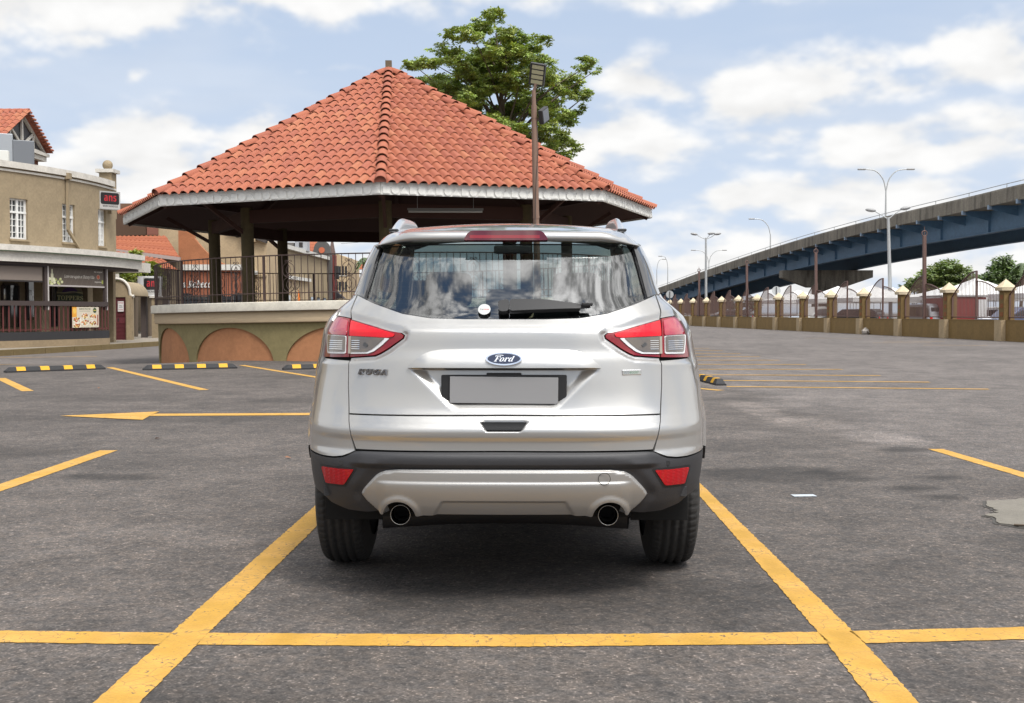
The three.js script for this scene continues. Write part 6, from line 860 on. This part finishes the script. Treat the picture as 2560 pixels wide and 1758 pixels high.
  // bar sign
  { const s = sOf(152, -0.5), p = at(s, -0.5, 0), t = thing('bar_sign', 'arched TOPPERS sign with a purple dome inside the bar porch', 'sign', [p[0], 1.56, p[2]], 0.6); t.scale.setScalar(0.62); const o = [[-0.82, 0], [0.82, 0], [0.82, 0.75]]; for (let i = 0; i <= 12; i++) { const a = Math.PI * (0.05 + 0.9 * i / 12); o.push([0.80 * Math.cos(a), 0.75 + 0.55 * Math.sin(a)]); } o.push([-0.82, 0.75]); mesh('board', prism(o, 0.14, 0.02), std([0.14, 0.12, 0.07], 0.7), t); const dome = []; for (let i = 0; i <= 14; i++) { const a = Math.PI * i / 14; dome.push([0.5 * Math.cos(a), 0.74 + 0.36 * Math.sin(a)]); } mesh('purple_dome', prism(dome, 0.03).translate(0, 0, 0.16), std([0.055, 0.02, 0.10], 0.6), t); const bnd = [[-0.84, 0.18], [0.84, 0.18], [0.84, 0.62], [0.4, 0.72], [0, 0.68], [-0.4, 0.62], [-0.84, 0.64]]; mesh('name_band', prism(bnd, 0.03).translate(0, 0, 0.16), std([0.035, 0.05, 0.028], 0.6), t); mesh('lettering', letters('TOPPERS', 0.30, 0.03, serifBold, 0, 0, 0.86).rotateZ(-0.02).translate(0, 0.40, 0.19), std([0.42, 0.40, 0.20], 0.6), t); mesh('trim', tube([[-0.82, 0.76, 0.18], [-0.4, 0.74, 0.18], [0.2, 0.80, 0.18], [0.82, 0.72, 0.18]], 0.03, 20, 6), std([0.40, 0.38, 0.20], 0.6), t); }
  // shop sign on the bar's end, lettered ans
  const ansArt = (sub) => (g, w, h) => { g.fillStyle = '#b9b7b3'; g.fillRect(0, 0, w, h); g.fillStyle = '#161314'; g.beginPath(); g.roundRect(w * 0.04, h * 0.05, w * 0.92, h * 0.68, h * 0.12); g.fill(); g.font = `bold ${Math.round(h * 0.60)}px sans-serif`; g.textAlign = 'center'; g.textBaseline = 'middle'; g.fillStyle = '#b8232c'; g.fillText('ans', w * 0.52, h * 0.335, w * 0.76); g.fillStyle = '#2a2828'; g.font = `bold ${Math.round(h * 0.17)}px sans-serif`; g.fillText(sub, w * 0.52, h * 0.83, w * 0.84); };
  { const t = thing('shop_sign', 'white and black shop sign with red ans letters high on the bar corner', 'sign', [-18.15, 6.02, -50.2], 0.80); mesh('box', box(0.95, 0.78, 0.2, 0, 0, 0), std([0.30, 0.30, 0.29], 0.6), t); const f = mesh('face', new THREE.PlaneGeometry(0.91, 0.74).translate(0, 0, 0.104), std([0.8, 0.8, 0.8], 0.5, { map: canvasTex(300, 190, ansArt('MERCHANDISE')) }), t); mesh('strut', bar([-0.2, 0, -0.1], [-0.2, 0, -0.6], 0.06), std([0.2, 0.2, 0.2], 0.6), t); }
  // arched gatehouse next to the bar
  { const gz = -56.2, t = thing('gatehouse', 'small tan gatehouse with white arch trim and maroon louvred door', 'gatehouse', [-19.95, BY, gz], 0.10), w = 0.72, hh = 2.15, o = [[-w, 0], [-w, hh]]; const arcO = []; for (let i = 0; i <= 16; i++) { const a = Math.PI * (1 - i / 16); arcO.push([w * Math.cos(a), hh + w * 0.98 * Math.sin(a)]); } mesh('front_wall', [uvm(prism([[-w, 0], ...arcO, [w, 0], [0.37, 0], [0.37, 2.07], [-0.37, 2.07], [-0.37, 0]], 0.22).translate(0, 0, -0.22))], wallM, t); mesh('arch_trim', [tube([[-0.86, hh - 0.04, 0.02], [-0.62, hh, 0.02], ...Array.from({ length: 11 }, (_, i) => { const a = Math.PI * (1 - i / 10); return [0.60 * Math.cos(a), hh + 0.08 + 0.72 * Math.sin(a), 0.02]; }), [0.62, hh, 0.02], [0.8, hh - 0.04, 0.02]], 0.075, 60, 6), box(0.16, 0.26, 0.12, 0, hh + 0.92, 0)], white, t); mesh('barrel_roof', uvm(new THREE.CylinderGeometry(w, w, 3.2, 24, 1, false, -Math.PI / 2, Math.PI).rotateX(-Math.PI / 2).rotateY(0).scale(1, 0.98, 1).translate(0, hh, -1.8)), wallM, t); mesh('side_wing', uvm(box(1.9, 2.1, 1.2, -1.7, 1.05, -0.8)), wallM, t); mesh('wing_roof', uvm(new THREE.CylinderGeometry(0.7, 0.7, 1.9, 20, 1, false, -Math.PI / 2, Math.PI).rotateZ(Math.PI / 2).rotateX(0).scale(1, 1.2, 1).translate(-1.7, 2.25, -0.8)), wallM, t); mesh('wing_cornice', box(1.9, 0.14, 1.3, -1.7, 2.17, -0.75), white, t); for (const s of [-1, 1]) mesh('pilaster', uvm(box(0.26, hh, 0.12, s * 0.56, hh / 2, 0.05)), wallM, t); const d = part('door', t); mesh('leaf', box(0.74, 2.07, 0.06, 0, 1.035, -0.1), std([0.115, 0.020, 0.028], 0.6), d); for (let i = 0; i < 30; i++) if (i < 12 || i > 15) mesh('slat', box(0.64, 0.03, 0.03, 0, 0.12 + i * 0.065, -0.062), std([0.14, 0.028, 0.036], 0.6), d); mesh('handle', box(0.04, 0.16, 0.04, 0.02, 0.98, -0.05), dark, d); }
  { const t = solo('door_notice', new THREE.BoxGeometry(0.28, 0.5, 0.01), std([0.8, 0.8, 0.8], 0.6, { map: canvasTex(120, 200, (g, w, h) => { g.fillStyle = '#e3e0e0'; g.fillRect(0, 0, w, h); g.textAlign = 'center'; g.fillStyle = '#a5283a'; g.font = 'bold 34px sans-serif'; g.fillText('NOTICE', 60, 44, 104); g.fillStyle = '#333'; g.font = 'bold 26px sans-serif'; g.fillText('PULL', 60, 92); g.fillText('DOOR', 60, 124); g.fillStyle = '#a5283a'; g.fillText('CLOSED', 60, 172, 104); }) }), 'white notice with red lettering on the maroon gatehouse door', 'notice', [-19.80, BY + 1.62, -56.22], null, 0.1); }
  { const t = thing('drum_sign', 'white drum-shaped shop sign lettered ans above a dark doorway', 'sign', [-20.6, BY, -61.5]); const gC = new THREE.CylinderGeometry(0.62, 0.62, 1.02, 32, 1, false).translate(0.5, 2.72, 0); mesh('drum', gC, std([0.62, 0.62, 0.62], 0.6), t); const fa = new THREE.CylinderGeometry(0.626, 0.626, 0.9, 20, 1, true, -0.25, 1.5).translate(0.5, 2.72, 0); mesh('face', fa, std([0.8, 0.8, 0.8], 0.6, { map: canvasTex(300, 200, ansArt('MERCHANDISE')) }), t); mesh('post', [box(0.28, 2.2, 0.28, 0.15, 1.1, -0.1), box(0.26, 2.0, 0.26, 1.25, 1.0, -0.4)], std([0.07, 0.055, 0.05], 0.8), t); mesh('side_column', uvm(box(0.42, 2.1, 0.42, 0.95, 1.05, 0.3)), wallM, t); mesh('column_cap', box(0.58, 0.10, 0.58, 0.95, 2.15, 0.3), white, t); }
  { const t = thing('shop_window', 'shop window with hanging clothes against a painted dark interior beside the drum sign', 'window', [-17.9, BY, -62.4]); mesh('pane', box(2.6, 2.0, 0.02, 0.4, 1.2, -0.3), paneM, t); const rr = rng(3); for (let i = 0; i < 6; i++) mesh('garment', new THREE.CylinderGeometry(0.08, 0.22, 1.1, 9).translate(-0.55 + i * 0.4, 1.0, -0.1), std([[0.25, 0.02, 0.10], [0.10, 0.08, 0.09], [0.14, 0.11, 0.10], [0.05, 0.04, 0.05], [0.2, 0.17, 0.16], [0.08, 0.03, 0.05]][i], 0.9), t); mesh('sill', box(2.8, 0.16, 0.4, 0.4, 0.22, 0), plaster([0.3, 0.28, 0.26]), t); mesh('mullion', [box(0.06, 2, 0.06, 0.1, 1.2, 0), box(0.06, 2, 0.06, 0.9, 1.2, 0)], brownDark, t); }  // the pane behind the garments is a dark sheet painting the unlit interior
  // tiled gable house behind the bar
  { const t = thing('gable_house', 'brick-red house with tiled gable and white truss above the bar roof', 'house', [0, 0, 0]); const red = plaster([0.20, 0.060, 0.035]), yE = 8.95, yR = 10.45, z0 = -51.7, z1 = -56.9, zm = (z0 + z1) / 2, xF = -23.35, slope = Math.atan2(yR - yE, z0 - zm), sl = Math.hypot(yR - yE, z0 - zm); mesh('wall', uvm(box(9, 9, 4.4, xF - 5.0, 4.2, zm)), red, t); mesh('cornice', [uvm(box(9.5, 0.22, 4.95, xF - 4.95, yE - 0.30, zm)), uvm(box(9.6, 0.14, 5.2, xF - 4.9, yE - 0.11, zm))], white, t); mesh('gable_panel', prism([[-2.45, yE - 0.05], [2.45, yE - 0.05], [0, yR - 0.12]], 0.05).rotateY(Math.PI / 2).translate(xF - 0.45, 0, zm), std([0.07, 0.07, 0.075], 0.6), t); const tx = xF - 0.32, T = (a, c, w = 0.09) => mesh('truss_member', bar([tx, a[1], zm - a[0]], [tx, c[1], zm - c[0]], w, 0.12), white, t); T([-2.5, yE], [0, yR], 0.13); T([2.5, yE], [0, yR], 0.13); T([0, yE], [0, yR], 0.1); T([-1.25, yE], [-1.25, (yE + yR) / 2], 0.07); T([1.25, yE], [1.25, (yE + yR) / 2], 0.07); T([0, yE], [-1.25, (yE + yR) / 2], 0.07); T([0, yE], [1.25, (yE + yR) / 2], 0.07); T([-2.5, yE], [2.5, yE], 0.12); for (const s of [1, -1]) { const dk = gridSurf(1, 1, (p, q) => [xF - 7 + p * 7.05, mix(yE + 0.03, yR + 0.03, q), zm + s * mix(z0 - zm + 0.1, 0, q)]); mesh('roof_deck', dk, terraDark, t); } const tg = sTile(0.31, 0.52, 0.075), tr = rng(4); for (let j = 0; j < 7; j++) for (let i = 0; i < 15; i++) { const m = mesh('roof_tile', tg, terracotta[Math.floor(tr() * 6)], t), s = j * sl / 6.6 - 0.05; m.position.set(xF - 0.05 - i * 0.30, yE + 0.10 + s * Math.sin(slope), z0 + 0.08 - s * Math.cos(slope)); m.rotation.x = slope; } for (let j = 0; j < 13; j++) mesh('ridge_tile', new THREE.CylinderGeometry(0.13, 0.15, 0.5, 10, 1, false, 0, Math.PI).rotateZ(Math.PI / 2).rotateX(Math.PI / 2 * 0).translate(xF - 0.2 - j * 0.44, yR + 0.1, zm), terracotta[j % 4], t); const vg = gridSurf(1, 1, (p, q) => [xF + 0.03 - 0.25 * (1 - p), mix(yE, yR, q) + 0.13, zm - mix(2.6, 0, q)]); for (let j = 0; j < 12; j++) mesh('verge_tile', rbox(0.28, 0.10, 0.34, 0.04, xF - 0.05, mix(yE, yR + 0.05, (j + 0.5) / 12) + 0.1, zm - mix(2.65, 0, (j + 0.5) / 12)), terracotta[j % 5], t); }
  { const t = thing('roof_ducts', 'pair of grey metal duct boxes on the bar roof below the gable', 'duct', [-22.05, 6.75, -49.6], 0.5); mesh('duct', rbox(0.62, 2.0, 0.7, 0.03, -0.3, 1.0, 0), std([0.32, 0.34, 0.36], 0.5, { metalness: 0.4 }), t); mesh('duct', rbox(0.85, 1.75, 0.6, 0.03, 0.42, 0.88, 0.1), std([0.16, 0.17, 0.185], 0.5, { metalness: 0.4 }), t); }
  { const t = thing('air_conditioner', 'white outdoor air conditioner on the bar roof at the left edge', 'air conditioner', [-21.35, 7.05, -46.6], 0.3); mesh('case', rbox(0.95, 0.62, 0.4, 0.03, 0, 0.31, 0), std([0.6, 0.6, 0.56], 0.6), t); mesh('fan_grille', rbox(0.46, 0.46, 0.02, 0.02, -0.12, 0.31, 0.2), std([0.06, 0.06, 0.06], 0.7), t); mesh('support', [box(0.08, 0.6, 0.3, -0.35, -0.3, 0), box(0.08, 0.6, 0.3, 0.35, -0.3, 0)], dark, t); }
  { const t = thing('roof_floodlight', 'dark floodlight lying on the bar roof near the corner pier', 'floodlight', [-19.9, 6.85, -48.6], 0.9); mesh('housing', rbox(0.7, 0.16, 0.35, 0.03, 0.2, 0.22, 0), std([0.05, 0.055, 0.06], 0.5), t); mesh('solar_panel', box(1.0, 0.04, 0.6, -0.7, 0.2, 0).rotateZ(-0.1), std([0.07, 0.09, 0.10], 0.3), t); mesh('stand', box(0.1, 0.25, 0.1, 0.2, 0.05, 0), dark, t); }
}
// ---------------------------------------------------------------- shops behind the pavilion
const X = (u, d) => (u - 1203) * d / 2650, Yv = (v, d) => 1.174 + (711 - v) * d / 2650;
{
  const tan = plaster([0.54, 0.41, 0.26]), orange = plaster([0.42, 0.165, 0.075]), rustic = plaster([0.32, 0.11, 0.06]), white = plaster([0.74, 0.73, 0.70]), tanD = plaster([0.36, 0.28, 0.175]), dark = std([0.025, 0.022, 0.022], 0.6), glass = phys([0.03, 0.035, 0.04], 0.05, { clearcoat: 1 });
  const ridged = (c) => std(c, 0.85, { map: scaled(clayT, 1.2) }), roofO = [ridged([0.44, 0.130, 0.062]), ridged([0.47, 0.145, 0.07]), ridged([0.41, 0.118, 0.058])];
  // rows of tile courses as separate strips
  const tiled = (parent, a, b, c, d, n) => { // quad corners: eave left, eave right, ridge right, ridge left
    const A = V(a), B = V(b), C = V(c), D = V(d); for (let j = 0; j < n; j++) { const p = A.clone().lerp(D, j / n), q = B.clone().lerp(C, j / n), p2 = A.clone().lerp(D, (j + 1.15) / n), q2 = B.clone().lerp(C, (j + 1.15) / n), m = Math.max(4, Math.round(p.distanceTo(q) / 0.3)), pos = [], idx = []; const up = B.clone().sub(A).cross(D.clone().sub(A)).normalize(); if (up.y < 0) up.negate(); for (let i = 0; i <= m * 2; i++) { const t = i / (m * 2), w = i % 2 ? 0.07 : 0.0, e = p.clone().lerp(q, t).addScaledVector(up, w + 0.05), f = p2.clone().lerp(q2, t).addScaledVector(up, w), g = p.clone().lerp(q, t).addScaledVector(up, -0.03); pos.push(...g.toArray(), ...e.toArray(), ...f.toArray()); } for (let i = 0; i < m * 2; i++) { const k = i * 3; idx.push(k, k + 3, k + 4, k, k + 4, k + 1, k + 1, k + 4, k + 5, k + 1, k + 5, k + 2); } mesh('tile_course', sheet(pos, idx), roofO[j % 3], parent); } };
  { const t = thing('brown_eave_building', 'building with deep dark brown eaves above tiled roofs left of the pavilion', 'building', [0, 0, 0]), d = 78; const em = std([0.075, 0.040, 0.022], 0.8); mesh('eave', [prism([[X(225, d), Yv(474, d)], [X(338, d), Yv(470, d)], [X(352, d), Yv(532, d)], [X(225, d), Yv(537, d)]], 3).translate(0, 0, -d - 3)], em, t); mesh('upper_roof', box(5.2, 0.3, 4, X(285, d), Yv(470, d) + 0.1, -d - 2), std([0.14, 0.075, 0.045], 0.8), t); mesh('wall', uvm(box(7, 6, 2, X(300, d), 3, -d - 2.6)), plaster([0.18, 0.14, 0.10]), t); mesh('end_cap', box(0.75, 1.95, 3.2, X(345, d), Yv(500, d), -d - 1.5), std([0.20, 0.075, 0.05], 0.8), t);
    tiled(t, [X(235, 74), Yv(563, 74), -74], [X(405, 74), Yv(584, 74), -74], [X(375, 77), Yv(537, 77), -77], [X(235, 77), Yv(537, 77), -77], 7); mesh('gutter', uvm(bar([X(230, 74), Yv(565, 74), -73.9], [X(408, 74), Yv(588, 74), -73.9], 0.25, 0.22)), std([0.34, 0.27, 0.25], 0.7), t); mesh('gable_wall', uvm(prism([[X(230, 74.6), 0], [X(408, 74.6), 0], [X(408, 74.6), Yv(590, 74.6)], [X(230, 74.6), Yv(567, 74.6)]], 0.3).translate(0, 0, -74.9)), plaster([0.17, 0.135, 0.095]), t);
    tiled(t, [X(240, 70), Yv(612, 70), -70], [X(400, 70), Yv(612, 70), -70], [X(370, 73), Yv(590, 73), -73], [X(240, 73), Yv(568, 73), -73], 7); }
  { const t = thing('arcade_shop', 'brick-orange arcade shop with white script lettering seen through the railing', 'shop', [0, 0, 0]), d = 75; mesh('front_wall', uvm(box(X(548, d) - X(330, d), 4.15, 0.4, (X(548, d) + X(330, d)) / 2, 2.0, -d - 0.2)), rustic, t); mesh('coping', uvm(box(X(552, d) - X(330, d), 0.36, 0.6, (X(552, d) + X(330, d)) / 2, 4.12, -d - 0.1)), white, t); for (const u of [352, 420, 488, 540]) { const w = part('arched_window', t), o = [[-0.8, 0.2], [0.8, 0.2], [0.8, 1.75]]; for (let i = 0; i <= 12; i++) { const a = Math.PI * i / 12; o.push([0.8 * Math.cos(a), 1.75 + 0.72 * Math.sin(a)]); } mesh('pane', prism(o, 0.06).translate(X(u, d), 0, -d + 0.01), glass, w); for (const k of [-0.35, 0.35]) mesh('glazing_bar', box(0.06, 2.1, 0.05, X(u, d) + k, 1.25, -d + 0.09), std([0.12, 0.10, 0.09], 0.7), w); }
    const fin = [[X(402, d), 3.9], [X(402, d), Yv(515, d)], [X(436, d), Yv(522, d)]]; for (let i = 0; i <= 12; i++) { const a = i / 12; fin.push([mix(X(438, d), X(545, d), Math.pow(a, 1.0)), mix(Yv(540, d), Yv(606, d), 1 - Math.pow(1 - a, 2.2))]); } fin.push([X(548, d), 3.9]); mesh('curved_parapet', uvm(prism(fin, 0.4).translate(0, 0, -d - 0.5)), orange, t);
    const lt = 'Anna Rebecca'; mesh('lettering', letters(lt, 0.42, 0.05, serifBold, 0.3, 0, 0.72).translate(X(434, d), 3.05, -d + 0.02), std([0.62, 0.62, 0.6], 0.6), t); }
  { const t = thing('tan_hall', 'tall tan rendered hall with sloping dark coping behind the arcade shop', 'building', [0, 0, 0]), d = 78; mesh('wall', uvm(prism([[X(330, d), 0], [X(604, d), 0], [X(604, d), Yv(548, d)], [X(520, d), Yv(514, d)], [X(470, d), Yv(505, d)], [X(330, d), Yv(505, d)]], 6).translate(0, 0, -d - 6)), tan, t); mesh('coping', bar([X(518, d), Yv(513, d), -d + 0.1], [X(606, d), Yv(548, d), -d + 0.1], 0.5, 0.28), std([0.06, 0.05, 0.045], 0.8), t); for (const [u, v] of [[557, 528], [573, 540]]) { const f = part('ball_finial', t); mesh('ball', new THREE.SphereGeometry(0.32, 16, 12).translate(X(u, d), Yv(v, d) + 0.35, -d + 0.2), tan, f); mesh('pedestal', box(0.5, 0.35, 0.5, X(u, d), Yv(v, d) - 0.1, -d + 0.2), tan, f); } mesh('string_course', box(X(604, d) - X(500, d), 0.12, 0.1, (X(604, d) + X(500, d)) / 2, Yv(620, d) - 0.2, -d + 0.04), tanD, t); }
  { // long shop front running away along the street
    const t = thing('long_shop_row', 'long low tan shop row with white coping receding along the street', 'shop', [0, 0, 0]); const run = (x0, z0, x1, z1, y0, y1, th, m, nm) => mesh(nm, uvm(bar([x0, (y0 + y1) / 2, z0], [x1, (y0 + y1) / 2, z1], th, y1 - y0)), m, t);
    run(-18.7, -75.3, -18.45, -96, 0, 3.75, 0.4, tan, 'lower_wall'); run(-18.6, -75.2, -18.35, -96, 3.75, 4.0, 0.7, white, 'lower_coping'); run(-18.5, -81, -18.65, -106, 3.9, 6.0, 0.4, tanD, 'upper_wall'); run(-18.4, -81, -18.55, -106, 6.0, 6.3, 0.7, white, 'upper_coping'); mesh('end_wall', uvm(box(6, 6.1, 0.4, -21.4, 3.05, -81)), tan, t); mesh('end_coping', uvm(box(6.2, 0.3, 0.7, -21.3, 6.15, -80.9)), white, t); run(-18.55, -96, -18.6, -106.5, 0, 4, 0.4, tanD, 'side_wall');
    for (const z of [-78, -81.5, -85, -88.5, -92, -98, -101, -104]) { const w = part('window', t); mesh('pane', box(0.1, 1.3, 1.1, -18.36, 1.9, z), glass, w); mesh('frame', [box(0.12, 0.08, 1.25, -18.34, 2.58, z), box(0.12, 0.08, 1.25, -18.34, 1.22, z)], tanD, w); }
    mesh('brick_pier', uvm(box(0.9, 5.6, 0.3, -19.4, 2.8, -80.75)), plaster([0.24, 0.11, 0.07]), t); tiled(t, [-25, 6.3, -84], [-19.5, 6.3, -84], [-20.5, 7.7, -90], [-24, 7.7, -90], 6); mesh('pipe_frame', [bar([-20.2, 6.2, -82], [-20.2, 7.3, -82], 0.05), bar([-19.7, 6.2, -82], [-19.7, 7.3, -82], 0.05), bar([-20.2, 7.3, -82], [-19.7, 7.3, -82], 0.05)], std([0.2, 0.1, 0.07], 0.6), t); }
  { const t = thing('rooftop_unit', 'grey rooftop air handling box above the long shop row', 'air conditioner', [X(683, 95), 6.2, -95]); mesh('case', rbox(1.0, 1.2, 1.2, 0.03, 0.1, 0.6, 0), std([0.33, 0.34, 0.36], 0.6), t); mesh('condenser', rbox(1.8, 0.7, 1.0, 0.03, -1.4, 0.35, 0), std([0.14, 0.13, 0.12], 0.7), t); mesh('opening', box(0.3, 0.4, 0.05, 0.1, 0.5, 0.61), dark, t); }
  { const t = thing('round_gable_shop', 'dark grey shop with round-topped gable and orange disc', 'shop', [0, 0, 0]), d = 106; const o = [[X(705, d), 0], [X(752, d), 0], [X(752, d), Yv(582, d)]]; for (let i = 0; i <= 16; i++) { const a = Math.PI * i / 16; o.push([X(730, d) + 0.74 * Math.cos(a), Yv(566, d) + 0.78 * Math.sin(a)]); } o.push([X(705, d), Yv(582, d)]); mesh('front_wall', uvm(prism(o, 0.5).translate(0, 0, -d - 0.5)), std([0.085, 0.082, 0.078], 0.9), t); mesh('disc', new THREE.CylinderGeometry(0.27, 0.27, 0.1, 20).rotateX(Math.PI / 2).translate(X(730, d), Yv(568, d), -d + 0.03), std([0.42, 0.11, 0.05], 0.8), t); tiled(t, [X(694, 108), Yv(585, 108), -108], [X(722, 108), Yv(585, 108), -108], [X(720, 112), Yv(550, 112), -112], [X(697, 112), Yv(550, 112), -112], 5); }
  { const t = thing('red_tower', 'narrow dark red tower with pointed top beside the round gable', 'tower', [X(753, 107.5), 0, -107.4]); mesh('shaft', uvm(box(0.75, 6.5, 0.9, 0, 3.25, 0)), plaster([0.20, 0.045, 0.04]), t); mesh('spire', new THREE.ConeGeometry(0.42, 1.9, 4).rotateY(Math.PI / 4).translate(0.05, 7.4, 0), plaster([0.15, 0.10, 0.09]), t); mesh('awning', prism([[0.4, 3.2], [1.25, 2.5], [0.4, 2.5]], 1.2).translate(0, 0, -0.6), std([0.02, 0.018, 0.022], 0.8), t); mesh('dark_sign', box(0.4, 1.2, 0.3, 0.5, 4.9, 0.3), dark, t); mesh('doorway', box(0.35, 2.2, 0.1, 0.25, 1.1, 0.46), dark, t); }
  { const t = thing('beige_block', 'plain beige two-storey block at the end of the street', 'building', [0, 0, 0]), d = 126; mesh('wall', uvm(prism([[X(757, d), 0], [X(791, d), 0], [X(791, d), Yv(586, d)], [X(757, d), Yv(574, d)]], 8).translate(0, 0, -d - 8)), tan, t); for (const u of [764, 771, 778, 785]) for (const v of [615, 650]) { const w = part('window', t); mesh('pane', box(0.22, 1.0, 0.05, X(u, d), Yv(v, d), -d + 0.02), glass, w); mesh('sill', box(0.3, 0.06, 0.1, X(u, d), Yv(v, d) - 0.53, -d + 0.03), white, w); } }
  { const t = thing('far_house', 'small far house with red roof and pink awning left of the car', 'house', [0, 0, 0]), d = 150; mesh('wall', uvm(box(4.5, 3, 4, X(818, d), 1.5, -d - 2)), plaster([0.30, 0.11, 0.06]), t); mesh('awning', prism([[-2.4, 2.2], [2.4, 2.2], [2.4, 3.4], [-2.4, 3.4]], 1.2).translate(X(815, d), 0, -d), std([0.56, 0.25, 0.20], 0.8), t); mesh('upper_floor', uvm(box(3.0, 2.6, 3, X(822, d), 4.6, -d - 3)), white, t); tiled(t, [X(798, d), Yv(611, d), -d - 1], [X(850, d), Yv(611, d), -d - 1], [X(838, d), Yv(592, d), -d - 3], [X(818, d), Yv(592, d), -d - 3], 5); }
  palm(X(828, 128), -128, 7.4, 1.9, 'palm beside the far red-roofed house, half hidden by the car', 31);
  { const t = thing('fast_food_stand', 'white and orange stand in front of the long shop row', 'stand', [X(672, 92), 0, -92]); mesh('body', rbox(1.2, 2.0, 0.8, 0.05, 0, 1.0, 0), std([0.5, 0.52, 0.52], 0.7), t); mesh('orange_top', new THREE.ConeGeometry(0.22, 1.2, 12).translate(0.1, 2.7, 0), std([0.6, 0.16, 0.02], 0.7), t); }
  // foxtail palms by the drum sign
  const fox = (x, z, y, lobes, label, seed) => { const t = thing('foxtail_palm', label, 'palm', [x, BY, z], 0, 'foxtail palms by the bar'); mesh('trunk', limb([0, -0.02, 0], [0.05, y, 0], 0.14, 0.10, 0.1, seed), bark, t); crown(t, lobes, leafCluster(10, 0.22, 1.8, seed), leafMat([0.25, 0.31, 0.03]), 420, seed, 0.4, -2); };
  const d = 64, L = (list, cx) => list.map(([u, v, a, c]) => [X(u, d) - cx, Yv(v, d) - BY, 0, a * d / 2650, c * d / 2650, a * d / 2650]);
  fox(X(303, d), -d, 3.4, L([[303, 584, 12, 22], [303, 610, 14, 16], [296, 598, 8, 12]], X(303, d)), 'upright bright green foxtail palm above the gatehouse', 71);
  fox(X(328, d), -d - 0.6, 3.0, L([[330, 612, 23, 17], [341, 640, 18, 26], [318, 622, 16, 14]], X(328, d)), 'drooping yellow-green foxtail palm behind the drum sign', 72);
  fox(X(290, d), -d + 0.5, 2.6, L([[293, 630, 14, 15], [272, 632, 11, 10], [283, 606, 9, 6]], X(290, d)), 'low yellow-green foxtail palm left of the drum sign', 73);
}
{ const w = std([0.02, 0.02, 0.02], 0.7); solo('overhead_cable', tube([[-17.5, 7.6, -108], [-12, 7.9, -106], [-5, 8.6, -104]], 0.012, 20, 4), w, 'thin overhead cable crossing the sky behind the pavilion railing', 'cable'); }
renderer.render(scene, camera);
